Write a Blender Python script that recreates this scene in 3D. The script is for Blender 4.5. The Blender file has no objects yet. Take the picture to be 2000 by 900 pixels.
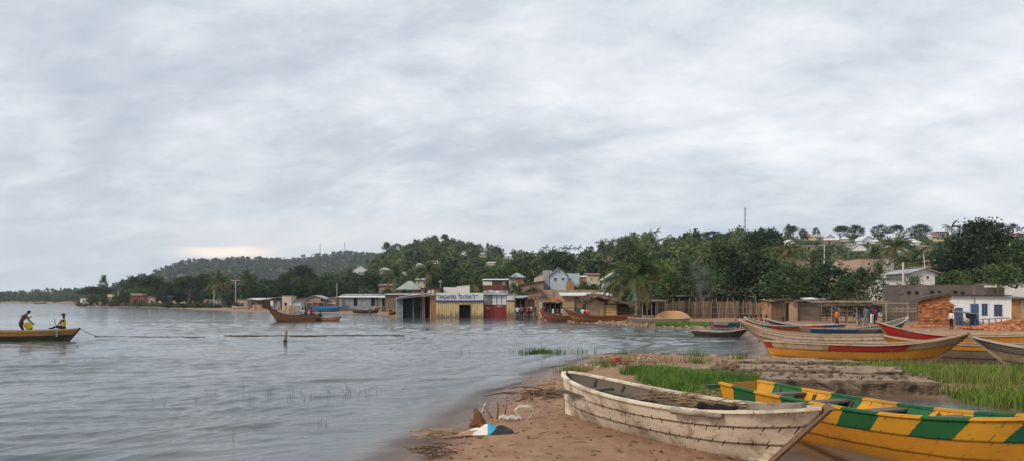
import bpy, bmesh, math, random
import numpy as np
from mathutils import Vector, Matrix, Euler

scene = bpy.context.scene
COL = scene.collection
R = math.radians
RNG = random.Random(7)

# ------------------------------------------------------------------ camera
CH, F, HZ = 2.4, 1500.0, 585.0          # eye height, focal length and horizon row (2000 px wide frame)
cam_d = bpy.data.cameras.new('camera'); cam = bpy.data.objects.new('camera', cam_d); COL.objects.link(cam)
cam.location = (0, 0, CH); cam.rotation_euler = (R(90), 0, 0)
cam_d.sensor_width = 36; cam_d.lens = 36 * F / 2000; cam_d.shift_y = (HZ - 450) / 2000
cam_d.clip_start = 0.1; cam_d.clip_end = 20000
scene.camera = cam

# ------------------------------------------------------------------ node helpers
def link(nt, a, b): nt.links.new(a, b)
def setin(nt, sock, v):
    if isinstance(v, bpy.types.NodeSocket): nt.links.new(v, sock)
    elif v is not None:
        if isinstance(v, (tuple, list)) and len(v) == 3 and sock.type == 'RGBA': v = (*v, 1)
        sock.default_value = v
def M(nt, op, a, b=None, c=None, clamp=False):
    n = nt.nodes.new('ShaderNodeMath'); n.operation = op; n.use_clamp = clamp
    for i, v in enumerate((a, b, c)):
        if v is not None: setin(nt, n.inputs[i], v)
    return n.outputs[0]
def VM(nt, op, a, b=None):
    n = nt.nodes.new('ShaderNodeVectorMath'); n.operation = op
    setin(nt, n.inputs[0], a)
    if b is not None: setin(nt, n.inputs[1], b)
    return n.outputs[0]
def MIX(nt, f, a, b, blend='MIX'):
    n = nt.nodes.new('ShaderNodeMix'); n.data_type = 'RGBA'; n.blend_type = blend
    setin(nt, n.inputs[0], f); setin(nt, n.inputs[6], a); setin(nt, n.inputs[7], b)
    return n.outputs[2]
def SEP(nt, v):
    n = nt.nodes.new('ShaderNodeSeparateXYZ'); setin(nt, n.inputs[0], v); return n.outputs
def COMB(nt, x, y, z):
    n = nt.nodes.new('ShaderNodeCombineXYZ')
    for i, v in enumerate((x, y, z)): setin(nt, n.inputs[i], v)
    return n.outputs[0]
def NOISE(nt, vec, scale, detail=4, rough=.55, dist=0.0, dim='3D'):
    n = nt.nodes.new('ShaderNodeTexNoise'); n.noise_dimensions = dim
    if vec is not None: link(nt, vec, n.inputs['Vector'])
    n.inputs['Scale'].default_value = scale; n.inputs['Detail'].default_value = detail
    n.inputs['Roughness'].default_value = rough; n.inputs['Distortion'].default_value = dist
    return n.outputs[0]
def RAMP(nt, f, stops, interp='LINEAR'):
    n = nt.nodes.new('ShaderNodeValToRGB'); cr = n.color_ramp; cr.interpolation = interp
    while len(cr.elements) < len(stops): cr.elements.new(.5)
    for e, (p, c) in zip(cr.elements, stops):
        e.position = p; e.color = (*c, 1) if isinstance(c, (tuple, list)) else (c, c, c, 1)
    setin(nt, n.inputs[0], f); return n.outputs[0]
def SSTEP(nt, v, a, b):
    n = nt.nodes.new('ShaderNodeMapRange'); n.interpolation_type = 'SMOOTHSTEP'
    setin(nt, n.inputs[0], v); n.inputs[1].default_value = a; n.inputs[2].default_value = b
    return n.outputs[0]
def COORD(nt, which='Object'):
    return nt.nodes.new('ShaderNodeTexCoord').outputs[which]
def MAPS(nt, vec, scale):
    return VM(nt, 'MULTIPLY', vec, tuple(scale))
def ATTR(nt, name, out='Fac'):
    n = nt.nodes.new('ShaderNodeAttribute'); n.attribute_name = name; return n.outputs[out]
def BUMP(nt, h, strength=.5, dist=.05):
    n = nt.nodes.new('ShaderNodeBump'); n.inputs['Strength'].default_value = strength
    n.inputs['Distance'].default_value = dist; link(nt, h, n.inputs['Height']); return n.outputs[0]

# ------------------------------------------------------------------ world: thin sky under a broken stratus deck
SUN_EL, SUN_AZ = R(40), R(236)           # azimuth clockwise from +Y: the light comes from behind left
w = bpy.data.worlds.new('World'); scene.world = w; w.use_nodes = True
nt = w.node_tree; nt.nodes.clear()
out = nt.nodes.new('ShaderNodeOutputWorld')
sky = nt.nodes.new('ShaderNodeTexSky'); sky.sky_type = 'NISHITA'; sky.sun_disc = False
sky.sun_elevation = SUN_EL; sky.sun_rotation = SUN_AZ; sky.dust_density = 2.0
D = COORD(nt, 'Generated'); dx, dy, dz = SEP(nt, D)
zc = M(nt, 'ADD', M(nt, 'MAXIMUM', dz, 0.0), 0.30)
u = M(nt, 'DIVIDE', dx, zc); v = M(nt, 'DIVIDE', dy, zc)
n1 = NOISE(nt, COMB(nt, M(nt, 'MULTIPLY', u, .72), M(nt, 'MULTIPLY', M(nt, 'ADD', v, M(nt, 'MULTIPLY', u, .30)), .92), 3.2), 2.3, 12, .64, .30)
n2 = NOISE(nt, COMB(nt, M(nt, 'MULTIPLY', u, .30), M(nt, 'MULTIPLY', M(nt, 'SUBTRACT', v, M(nt, 'MULTIPLY', u, .1)), .42), 9.1), 1.35, 5, .5, .5)
n3 = NOISE(nt, COMB(nt, M(nt, 'MULTIPLY', u, 1.0), M(nt, 'MULTIPLY', v, 1.5), 1.7), 5.0, 10, .66, .3)
c = M(nt, 'ADD', M(nt, 'ADD', M(nt, 'MULTIPLY', n1, .46), M(nt, 'MULTIPLY', n2, .30)), M(nt, 'MULTIPLY', n3, .24))
cloud = RAMP(nt, c, [(.35, (.345, .390, .450)), (.44, (.435, .475, .530)), (.505, (.540, .572, .615)), (.57, (.655, .670, .692)), (.66, (.765, .765, .770))])
low = M(nt, 'SUBTRACT', 1.0, SSTEP(nt, dz, 0.0, .16))
cloud = MIX(nt, M(nt, 'MULTIPLY', low, .50), cloud, (.485, .555, .625))
# the gap in the deck over the far hill where the evening light shows
ysafe = M(nt, 'MAXIMUM', dy, .05); bx_ = M(nt, 'DIVIDE', dx, ysafe); ez = M(nt, 'DIVIDE', dz, ysafe)
wob = M(nt, 'MULTIPLY', M(nt, 'SUBTRACT', NOISE(nt, COMB(nt, M(nt, 'MULTIPLY', bx_, 30), M(nt, 'MULTIPLY', ez, 120), 0), 1.0, 4), .5), .006)
ez = M(nt, 'ADD', ez, wob)
gx = M(nt, 'SUBTRACT', 1.0, SSTEP(nt, M(nt, 'ABSOLUTE', M(nt, 'ADD', bx_, .372)), .02, .085))
gz_ = M(nt, 'SUBTRACT', 1.0, SSTEP(nt, M(nt, 'ABSOLUTE', M(nt, 'SUBTRACT', ez, .0625)), .003, .0095))
cloud = MIX(nt, M(nt, 'MULTIPLY', gx, gz_), cloud, (.93, .79, .68))
gx2 = M(nt, 'SUBTRACT', 1.0, SSTEP(nt, M(nt, 'ABSOLUTE', M(nt, 'ADD', bx_, .22)), .05, .34))
gz2 = M(nt, 'SUBTRACT', 1.0, SSTEP(nt, M(nt, 'ABSOLUTE', M(nt, 'SUBTRACT', ez, .080)), .004, .04))
cloud = MIX(nt, M(nt, 'MULTIPLY', M(nt, 'MULTIPLY', gx2, gz2), .38), cloud, (.70, .635, .62))
bg1 = nt.nodes.new('ShaderNodeBackground'); link(nt, sky.outputs[0], bg1.inputs[0]); bg1.inputs[1].default_value = .05
bg2 = nt.nodes.new('ShaderNodeBackground'); link(nt, cloud, bg2.inputs[0]); bg2.inputs[1].default_value = .86
mx = nt.nodes.new('ShaderNodeMixShader'); mx.inputs[0].default_value = .9
link(nt, bg1.outputs[0], mx.inputs[1]); link(nt, bg2.outputs[0], mx.inputs[2]); link(nt, mx.outputs[0], out.inputs[0])

# ------------------------------------------------------------------ sun behind cloud
sd = bpy.data.lights.new('sun', 'SUN'); sun = bpy.data.objects.new('sun', sd); COL.objects.link(sun)
sd.energy = 1.5; sd.angle = R(14); sd.color = (1.0, .84, .66)
sdir = Vector((math.sin(SUN_AZ) * math.cos(SUN_EL), math.cos(SUN_AZ) * math.cos(SUN_EL), math.sin(SUN_EL)))
sun.rotation_euler = (-sdir).to_track_quat('-Z', 'Y').to_euler()
sun.location = (-40, -40, 60)
scene.view_settings.view_transform = 'Standard'; scene.view_settings.look = 'None'
scene.view_settings.exposure = 0.82; scene.view_settings.gamma = 1.0
scene.cycles.max_bounces = 6; scene.cycles.transparent_max_bounces = 12; scene.cycles.volume_bounces = 0
scene.cycles.use_denoising = True
scene.cycles.sample_clamp_indirect = 4.0

# ------------------------------------------------------------------ tagging and mesh building
def tag(o, label=None, cat=None, group=None, kind=None):
    if label: o['label'] = label
    if cat: o['category'] = cat
    if group: o['group'] = group
    if kind: o['kind'] = kind
    return o
def empty(name, loc=(0, 0, 0), rz=0.0, label=None, cat=None, group=None, rx=0.0, ry=0.0):
    o = bpy.data.objects.new(name, None); COL.objects.link(o); o.empty_display_size = .2
    o.location = loc; o.rotation_euler = (rx, ry, rz)
    return tag(o, label, cat, group)
def obj(name, me, parent=None, m=None, loc=None):
    o = bpy.data.objects.new(name, me); COL.objects.link(o)
    if m is not None and len(me.materials) == 0: me.materials.append(m)
    if parent is not None: o.parent = parent
    if loc is not None: o.location = loc
    return o
def np_mesh(name, verts, quads, smooth=False):
    """verts (N,3) and faces (M,k) as numpy arrays"""
    me = bpy.data.meshes.new(name); nv = len(verts); nf, k = quads.shape
    me.vertices.add(nv); me.vertices.foreach_set('co', np.ascontiguousarray(verts, dtype=np.float32).ravel())
    me.loops.add(nf * k); me.loops.foreach_set('vertex_index', np.ascontiguousarray(quads, dtype=np.int32).ravel())
    me.polygons.add(nf); me.polygons.foreach_set('loop_start', np.arange(nf, dtype=np.int32) * k)
    if smooth: me.polygons.foreach_set('use_smooth', np.ones(nf, dtype=bool))
    me.update(calc_edges=True)
    return me
class MB:
    def __init__(s): s.v = []; s.f = []; s.uv = []
    def add(s, vs, fs, uvs=None):
        b = len(s.v); s.v += [tuple(p) for p in vs]
        for i, f in enumerate(fs):
            s.f.append(tuple(b + k for k in f)); s.uv.append(uvs[i] if uvs else None)
        return s
    def box(s, c, size, rot=None, jit=0.0):
        hx, hy, hz = size[0] / 2, size[1] / 2, size[2] / 2
        vs = []
        for z in (-hz, hz):
            for x, y in ((-hx, -hy), (hx, -hy), (hx, hy), (-hx, hy)):
                p = Vector((x, y, z))
                if jit: p += Vector((RNG.uniform(-jit, jit), RNG.uniform(-jit, jit), RNG.uniform(-jit, jit)))
                if rot is not None: p = rot @ p
                vs.append(p + Vector(c))
        return s.add(vs, [(3, 2, 1, 0), (4, 5, 6, 7), (0, 1, 5, 4), (1, 2, 6, 5), (2, 3, 7, 6), (3, 0, 4, 7)])
    def bar(s, a, b, wx, wz=None, up=(0, 0, 1)):
        a, b = Vector(a), Vector(b); d = b - a; wz = wz or wx
        L = d.length
        if L < 1e-6: return s
        x = d / L; upv = Vector(up)
        if abs(x.dot(upv)) > .98: upv = Vector((1, 0, 0))
        y = upv.cross(x).normalized(); z = x.cross(y)
        rot = Matrix((x, y, z)).transposed()
        return s.box((a + b) / 2, (L, wx, wz), rot)
    def tube(s, pts, rads, n=7, cap=True):
        pts = [Vector(p) for p in pts]
        if not isinstance(rads, (list, tuple)): rads = [rads] * len(pts)
        vs = []; fs = []
        ref = Vector((0, 0, 1))
        for i, p in enumerate(pts):
            t = (pts[min(i + 1, len(pts) - 1)] - pts[max(i - 1, 0)]).normalized()
            if abs(t.dot(ref)) > .95: ref = Vector((1, 0, 0)) if abs(t.x) < .9 else Vector((0, 1, 0))
            a = ref.cross(t).normalized(); b = t.cross(a)
            for k in range(n):
                an = 2 * math.pi * k / n
                vs.append(p + (a * math.cos(an) + b * math.sin(an)) * rads[i])
        for i in range(len(pts) - 1):
            for k in range(n):
                fs.append((i * n + k, i * n + (k + 1) % n, (i + 1) * n + (k + 1) % n, (i + 1) * n + k))
        if cap:
            fs.append(tuple(range(n - 1, -1, -1))); fs.append(tuple((len(pts) - 1) * n + k for k in range(n)))
        return s.add(vs, fs)
    def prism(s, poly, z0, z1):
        """polygon (x, y) counter-clockwise, extruded"""
        n = len(poly)
        vs = [(x, y, z0) for x, y in poly] + [(x, y, z1) for x, y in poly]
        return s.add(vs, [tuple(range(n - 1, -1, -1)), tuple(range(n, 2 * n))] + [(i, (i + 1) % n, n + (i + 1) % n, n + i) for i in range(n)])
    def prism_y(s, poly, y0, y1):
        """polygon (x, z), extruded along y"""
        n = len(poly)
        vs = [(x, y0, z) for x, z in poly] + [(x, y1, z) for x, z in poly]
        return s.add(vs, [tuple(range(n)), tuple(range(2 * n - 1, n - 1, -1))] + [((i + 1) % n, i, n + i, n + (i + 1) % n) for i in range(n)])
    def mesh(s, name, m=None, smooth=False):
        me = bpy.data.meshes.new(name); me.from_pydata(s.v, [], s.f)
        if any(u is not None for u in s.uv):
            ul = me.uv_layers.new(name='UVMap')
            for p, u in zip(me.polygons, s.uv):
                if u is not None:
                    for li, q in zip(p.loop_indices, u): ul.data[li].uv = q
        if smooth:
            for p in me.polygons: p.use_smooth = True
        if m is not None: me.materials.append(m)
        me.update(); return me
    def build(s, name, m, parent=None, smooth=False, loc=None):
        return obj(name, s.mesh(name, m, smooth), parent, None, loc)
def px(p, Y): return (p - 1000) / F * Y                 # lateral position of an image column at depth Y
def ray(p, q, z=0.0):                                   # point of an image ray at height z
    Y = (CH - z) * F / (q - HZ); return Vector((px(p, Y), Y, z))
def zat(q, Y): return CH - (q - HZ) * Y / F             # height of an image row at depth Y

# ------------------------------------------------------------------ materials
MATS = {}
def newmat(name):
    m = bpy.data.materials.new(name); m.use_nodes = True; nt = m.node_tree
    b = nt.nodes['Principled BSDF']; return m, nt, b
def mat(name, col, rough=.8, var=.25, scale=3.0, bump=.3, bdist=.02, spec=.3, dirt=None, dirt_amt=.5, dirt_scale=1.2, stretch=(1, 1, 1), metallic=0.0):
    """plain surface: colour broken up by two noises, dirt patches, fine relief"""
    if name in MATS: return MATS[name]
    m, nt, b = newmat(name); co = MAPS(nt, COORD(nt), stretch)
    n = NOISE(nt, co, scale, 6, .6)
    lo = tuple(max(0, c * (1 - var)) for c in col); hi = tuple(min(1, c * (1 + var)) for c in col)
    c = RAMP(nt, n, [(.3, lo), (.7, hi)])
    if dirt:
        d = NOISE(nt, co, dirt_scale, 8, .65, .5)
        c = MIX(nt, M(nt, 'MULTIPLY', SSTEP(nt, d, .5, .66), dirt_amt), c, dirt)
    link(nt, c, b.inputs['Base Color']); b.inputs['Roughness'].default_value = rough
    b.inputs['Specular IOR Level'].default_value = spec; b.inputs['Metallic'].default_value = metallic
    if bump: link(nt, BUMP(nt, NOISE(nt, co, scale * 6, 5, .6), bump, bdist), b.inputs['Normal'])
    MATS[name] = m; return m
# ------------------------------------------------------------------ terrain
SHORE = [(-300, -3600), (-20, -200), (-6, -20), (-3.4, 0), (-2.4, 6), (-1.62, 10.6), (-1.3, 13.4), (-.75, 17.0), (-.1, 20.4), (.96, 24), (1.85, 27.5),
         (3.6, 32.0), (4.6, 34.2), (6.4, 33.8), (8.3, 33.0), (10.2, 33.2), (11.3, 35.2), (13.0, 40), (15.2, 48), (16.4, 55), (18.6, 61), (17.4, 64), (13, 66), (11, 72),
         (7.6, 81), (4.6, 92), (2.6, 101), (-.5, 104), (-4, 107), (-9, 112), (-16, 115), (-21, 126), (-28, 134), (-36, 143), (-46, 149), (-56, 160), (-66, 178),
         (-79, 193), (-105, 232), (-133, 268), (-189, 312), (-240, 470), (-300, 560), (-480, 740), (-720, 920), (-3600, 2000), (-3600, 3600), (3600, 3600), (3600, -3600)]
POND = [(5.15, 17.7), (4.75, 14.5), (4.75, 12.0), (5.0, 9.0), (5.4, 6.5), (7, 4.6), (14, 4), (21, 7), (21, 13.6), (14.5, 14.9), (11.4, 15.9), (10.6, 18.2), (8.6, 19.4), (6.5, 19.5)]
def sdist(P, poly):
    """signed distance to a polygon, positive inside (numpy)"""
    d = np.full(len(P), 1e18); ins = np.zeros(len(P), bool); n = len(poly)
    x, y = P[:, 0], P[:, 1]
    for i in range(n):
        ax, ay = poly[i]; bx, by = poly[(i + 1) % n]
        ex, ey = bx - ax, by - ay; wx, wy = x - ax, y - ay
        t = np.clip((wx * ex + wy * ey) / (ex * ex + ey * ey), 0, 1)
        qx, qy = wx - ex * t, wy - ey * t
        d = np.minimum(d, qx * qx + qy * qy)
        c = ((ay > y) != (by > y))
        with np.errstate(divide='ignore', invalid='ignore'):
            xi = ax + (y - ay) * ex / (ey if ey != 0 else 1e-9)
        ins ^= c & (x < xi)
    d = np.sqrt(d); return np.where(ins, d, -d)
def vnoise(x, y, seed=0):
    """smooth lattice noise in -1..1"""
    xi, yi = np.floor(x).astype(np.int64), np.floor(y).astype(np.int64); fx, fy = x - xi, y - yi
    fx, fy = fx * fx * (3 - 2 * fx), fy * fy * (3 - 2 * fy)
    def h(a, b):
        k = (a * 374761393 + b * 668265263 + seed * 974711) & 0x7fffffff
        k = ((k ^ (k >> 13)) * 1274126177) & 0x7fffffff
        return ((k ^ (k >> 16)) & 0xffff) / 32767.5 - 1
    return (h(xi, yi) * (1 - fx) + h(xi + 1, yi) * fx) * (1 - fy) + (h(xi, yi + 1) * (1 - fx) + h(xi + 1, yi + 1) * fx) * fy
def fbm(x, y, seed=0, oct=4):
    r = 0; a = 1; t = 0
    for o in range(oct): r = r + a * vnoise(x * 2 ** o, y * 2 ** o, seed + o); t += a; a *= .5
    return r / t
# near hill: skyline row of the bare ground, foot and crest depth by bearing column
NB = np.array([-900, 0, 300, 520, 620, 690, 720, 760, 800, 860, 900, 940, 1000, 1060, 1100, 1150, 1200, 1250, 1290, 1340, 1450, 1600, 1800, 2000, 2400, 3200], float)
NS = np.array([582, 582, 580, 568, 553, 533, 516, 500, 485, 474, 480, 492, 502, 506, 504, 496, 484, 476, 470, 466, 461, 460, 457, 451, 448, 458], float)
NR = np.array([700, 700, 640, 640, 640, 640, 640, 620, 600, 600, 600, 590, 570, 540, 520, 500, 480, 470, 460, 450, 440, 430, 420, 400, 380, 380], float)
NF = np.array([640, 560, 380, 300, 250, 230, 220, 210, 200, 190, 180, 170, 165, 160, 150, 140, 130, 125, 120, 118, 115, 110, 105, 95, 90, 90], float)
# far hill behind the bay
FB = np.array([-900, 0, 60, 150, 215, 260, 300, 350, 400, 480, 560, 620, 680, 740, 900, 1200, 3200], float)
FS = np.array([580, 576, 571, 568, 566, 548, 528, 514, 506, 504, 506, 500, 493, 496, 510, 530, 560], float)
FR = np.array([1150, 1150, 1150, 1100, 1050, 1100, 1250, 1350, 1400, 1500, 1550, 1600, 1600, 1600, 1600, 1600, 1600], float)
def terrain(x, y):
    x = np.atleast_1d(np.asarray(x, float)); y = np.atleast_1d(np.asarray(y, float))
    P = np.stack([x, y], 1)
    d = np.minimum(sdist(P, SHORE), -sdist(P, POND))
    d = d + .25 * fbm(x * .55, y * .55, 3, 3) * np.clip(np.abs(y) / 14, .3, 1.6)
    near = np.clip((60 - np.hypot(x, y)) / 40, 0, 1)
    land = np.where(d > 0, .055 * np.minimum(d, 2.0) + .008 * np.clip(d - 2.0, 0, 8) + .0035 * np.clip(d - 10, 0, 60), 0)
    land = land + np.where(d > 0, np.minimum(d, 1) * (.022 * fbm(x * 1.6, y * 1.6, 11, 4) + .05 * fbm(x * .35, y * .35, 5, 3)), 0)
    sea = np.where(d <= 0, np.maximum(-1.6, np.where(sdist(P, POND) > -.6, .34, .13) * d), 0)
    pxb = 1000 + F * x / np.maximum(y, 1.0)
    fade = np.clip((y - 60) / 40, 0, 1) * np.clip((y / np.maximum(np.abs(x), .1) - .35) / .3, 0, 1)
    def hill(B, S, Rr, f0, pw):
        s = np.interp(pxb, B, S); r = np.interp(pxb, B, Rr)
        z = (HZ - s) / F * r
        t = (y - f0) / np.maximum(r - f0, 1)
        up = np.clip(t, 0, 1) ** pw
        down = np.clip(1 - (y - r) / 900, 0, 1)
        return z * np.where(t < 1, up, down)
    f0 = np.interp(pxb, NB, NF)
    nh = hill(NB, NS, NR, f0, 1.05); fh = hill(FB, FS, FR, np.interp(pxb, FB, np.minimum(FR * .75, 950)), .8)
    rough = fbm(x * .018, y * .018, 21, 4) * np.clip((y - 200) / 300, 0, 1) * 3.0
    h = np.maximum(nh, fh); h = np.where(h > 0, h + rough * np.clip(h / 12, 0, 1), h)
    return land + sea + np.where(d > 0, h * fade * np.clip(d / 25, 0, 1), 0), d
def gz(x, y): return float(terrain([x], [y])[0][0])

def polar(angles, radii):
    A, Rr = np.meshgrid(angles, radii, indexing='ij')
    X, Y = Rr * np.sin(A), Rr * np.cos(A)
    na, nr = A.shape
    i = np.arange(na)[:, None]; j = np.arange(nr - 1)[None, :]
    a = i * nr + j; b = ((i + 1) % na) * nr + j
    q = np.stack([a, a + 1, b + 1, b], -1).reshape(-1, 4)
    return X.ravel(), Y.ravel(), q
def ring_angles(inner, n_in, n_out):
    a = np.linspace(-inner, inner, n_in)
    b = np.linspace(inner, 2 * math.pi - inner, n_out + 2)[1:-1]
    return np.concatenate([a, b])
# ground sheet
ang = ring_angles(R(40), 430, 70)
rad = np.concatenate([np.geomspace(.6, 6, 14)[:-1], np.geomspace(6, 40, 170)[:-1], np.geomspace(40, 300, 130)[:-1], np.geomspace(300, 3400, 110)])
X, Y, Q = polar(ang, rad); Z, DS = terrain(X, Y)
hub = np.array([[0, 0, gz(0, 0)]])
V = np.concatenate([np.stack([X, Y, Z], 1), hub]); hubi = len(V) - 1; nr = len(rad)
rsf = np.random.RandomState(17)                       # footprints and scuffs trodden into the beach
for k in range(420):
    fy = rsf.uniform(9.5, 30); fx = rsf.uniform(-1.2 + (fy - 9.5) * .10, 3.4 + (fy - 9.5) * .16); an = rsf.uniform(0, 3.14); c_, s_ = math.cos(an), math.sin(an)
    nb_ = (np.abs(V[:, 0] - fx) < .4) & (np.abs(V[:, 1] - fy) < .4)
    du = ((V[nb_, 0] - fx) * c_ + (V[nb_, 1] - fy) * s_) / .15; dv = (-(V[nb_, 0] - fx) * s_ + (V[nb_, 1] - fy) * c_) / .075; r2 = du * du + dv * dv
    V[nb_, 2] += (-.030 * np.exp(-r2) + .012 * np.exp(-(np.sqrt(r2) - 1.6) ** 2 * 3)) * np.clip(V[nb_, 2] / .06, 0, 1)
me = np_mesh('ground', V, Q, True)
bm = bmesh.new(); bm.from_mesh(me); bm.verts.ensure_lookup_table()
for i in range(len(ang)):
    try: bm.faces.new((bm.verts[hubi], bm.verts[i * nr], bm.verts[((i + 1) % len(ang)) * nr]))
    except ValueError: pass
bm.to_mesh(me); bm.free()
at_ = me.attributes.new('shore', 'FLOAT', 'POINT'); at_.data.foreach_set('value', np.concatenate([DS, [3.0]]).astype(np.float32))
def ground_mat():
    m, nt, b = newmat('ground_sand_and_scrub'); co = COORD(nt); sh = ATTR(nt, 'shore')
    x, y, z = SEP(nt, co)
    n_big = NOISE(nt, co, .35, 6, .6); n_mid = NOISE(nt, co, 2.2, 8, .65); n_fine = NOISE(nt, co, 26, 6, .7)
    sand = RAMP(nt, M(nt, 'ADD', M(nt, 'MULTIPLY', n_mid, .6), M(nt, 'MULTIPLY', n_fine, .4)), [(.30, (.150, .080, .044)), (.5, (.265, .155, .092)), (.68, (.35, .222, .140))])
    sand = MIX(nt, M(nt, 'MULTIPLY', SSTEP(nt, n_big, .5, .68), .5), sand, (.33, .220, .145))
    # twigs, bark and dark bits washed up
    vor = nt.nodes.new('ShaderNodeTexVoronoi'); vor.inputs['Scale'].default_value = 9.0; vor.inputs['Randomness'].default_value = 1
    link(nt, MAPS(nt, VM(nt, 'ADD', co, MAPS(nt, COMB(nt, n_mid, n_fine, 0), (.6, .6, 0))), (1, 2.2, 1)), vor.inputs['Vector'])
    bits = M(nt, 'MULTIPLY', M(nt, 'LESS_THAN', vor.outputs[0], .17), SSTEP(nt, NOISE(nt, co, .9, 5, .6), .50, .60))
    sand = MIX(nt, M(nt, 'MULTIPLY', bits, .8), sand, (.055, .032, .02))
    wet = M(nt, 'SUBTRACT', 1.0, SSTEP(nt, M(nt, 'ADD', sh, M(nt, 'MULTIPLY', M(nt, 'SUBTRACT', n_mid, .5), .5)), .18, .75))
    sand = MIX(nt, wet, sand, MIX(nt, .5, sand, (.06, .032, .022)))
    # weeds take over inland
    inland = M(nt, 'MULTIPLY', SSTEP(nt, M(nt, 'ADD', y, M(nt, 'MULTIPLY', n_big, 30)), 115, 150), SSTEP(nt, M(nt, 'ADD', sh, M(nt, 'MULTIPLY', n_big, 8)), 14, 26))
    scrub = RAMP(nt, NOISE(nt, co, .06, 8, .7), [(.3, (.030, .050, .024)), (.5, (.050, .075, .030)), (.62, (.085, .095, .042)), (.75, (.150, .100, .058))])
    col = MIX(nt, inland, sand, scrub)
    link(nt, col, b.inputs['Base Color'])
    setin(nt, b.inputs['Roughness'], M(nt, 'SUBTRACT', .92, M(nt, 'MULTIPLY', wet, .55)))
    b.inputs['Specular IOR Level'].default_value = .35
    h = M(nt, 'ADD', M(nt, 'MULTIPLY', n_mid, .6), M(nt, 'ADD', M(nt, 'MULTIPLY', n_fine, .22), M(nt, 'MULTIPLY', bits, .25)))
    link(nt, BUMP(nt, h, .75, .10), b.inputs['Normal'])
    return m
me.materials.append(ground_mat())
tag(obj('ground', me), 'brown sand beach running inland to green hills', 'ground', kind='structure')

# ------------------------------------------------------------------ water
ang = ring_angles(R(40), 720, 60)
rad = np.concatenate([np.geomspace(.8, 7, 10)[:-1], np.geomspace(7, 34, 420)[:-1], np.geomspace(34, 130, 240)[:-1], np.geomspace(130, 3400, 60)])
X, Y, Q = polar(ang, rad)
Zt, DS = terrain(X, Y)
Rd = np.hypot(X, Y)
def waves(x, y):
    z = np.zeros_like(x); rs = np.random.RandomState(4)
    wx = x + .9 * fbm(x * .22, y * .22, 41, 3); wy = y + .9 * fbm(x * .22, y * .22, 45, 3)
    for k in range(26):
        lam = 10 ** rs.uniform(-.72, .30); a = rs.normal(R(-72), .40)     # crests run roughly across the view, tilted
        kx, ky = math.cos(a) * 2 * math.pi / lam, math.sin(a) * 2 * math.pi / lam
        amp = .0082 * lam ** .85
        ph = kx * wx + ky * wy + rs.uniform(0, 6.28)
        gate = np.clip(.55 + 1.1 * vnoise(x * .16 / max(lam, .6) + k * 7.7, y * .16 / max(lam, .6), 60 + k), 0, 1.5)
        s = np.sin(ph); z += amp * gate * (s + .35 * s * s)
    return z
d_out = -DS
calm = np.clip(d_out / 5.0, .12, 1) * np.clip((150 - Rd) / 110, 0, 1)
Zw = waves(X, Y) * calm * (.40 + .75 * np.clip(.5 + 1.1 * fbm(X * .045 + 3, Y * .11, 91, 3), 0, 1))
# small waves rolling onto the beach
for dd, amp, wd in ((.65, .030, .17), (1.55, .045, .24), (2.7, .040, .32)):
    wobble = .28 * fbm(X * .5, Y * .5, 70, 3); seg = np.clip(vnoise(X * .55 + dd * 5, Y * .55, 81) * 1.7 + .25, 0, 1)
    q_ = (d_out - dd - wobble) / wd
    Zw += amp * seg * np.exp(-np.where(q_ < 0, q_ * 1.6, q_ * .8) ** 2) * (Y < 40) * (X < 6)
pond = sdist(np.stack([X, Y], 1), POND) > -1.0
Zw = np.where(pond, Zw * .06, Zw)
V = np.stack([X, Y, Zw], 1)
me = np_mesh('water', V, Q, True)
at_ = me.attributes.new('depth', 'FLOAT', 'POINT'); at_.data.foreach_set('value', (Zw - Zt).astype(np.float32))
def water_mat():
    m, nt, b = newmat('lake_water'); co = COORD(nt); dep = ATTR(nt, 'depth')
    x, y, z = SEP(nt, co)
    silt = NOISE(nt, co, .25, 5, .6)
    deep = MIX(nt, SSTEP(nt, silt, .35, .7), (.075, .100, .105), (.100, .115, .112))
    col = MIX(nt, M(nt, 'SUBTRACT', 1.0, SSTEP(nt, dep, .02, .22)), deep, (.150, .100, .075))
    link(nt, col, b.inputs['Base Color'])
    b.inputs['Roughness'].default_value = .07; b.inputs['IOR'].default_value = 1.333
    b.inputs['Specular IOR Level'].default_value = .5
    rip = NOISE(nt, MAPS(nt, co, (1.0, 2.4, 1)), 2.6, 5, .6, .6)
    rip2 = NOISE(nt, MAPS(nt, co, (.45, 1.2, 1)), .75, 4, .55, .8)
    patch = SSTEP(nt, NOISE(nt, MAPS(nt, co, (.04, .09, 1)), 1.0, 4, .6), .36, .66)
    far = SSTEP(nt, y, 30, 120)
    h = M(nt, 'ADD', M(nt, 'MULTIPLY', rip, M(nt, 'ADD', .25, M(nt, 'MULTIPLY', patch, .75))), M(nt, 'MULTIPLY', M(nt, 'MULTIPLY', rip2, far), 2.6))
    link(nt, BUMP(nt, h, .55, .045), b.inputs['Normal'])
    tr = nt.nodes.new('ShaderNodeBsdfTransparent'); mxs = nt.nodes.new('ShaderNodeMixShader')
    a = M(nt, 'ADD', .22, M(nt, 'MULTIPLY', SSTEP(nt, dep, 0.0, .13), .78))
    setin(nt, mxs.inputs[0], a); link(nt, tr.outputs[0], mxs.inputs[1]); link(nt, b.outputs[0], mxs.inputs[2])
    link(nt, mxs.outputs[0], nt.nodes['Material Output'].inputs['Surface'])
    return m
me.materials.append(water_mat())
tag(obj('water', me), 'grey rippled lake water', 'lake', kind='structure')
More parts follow.
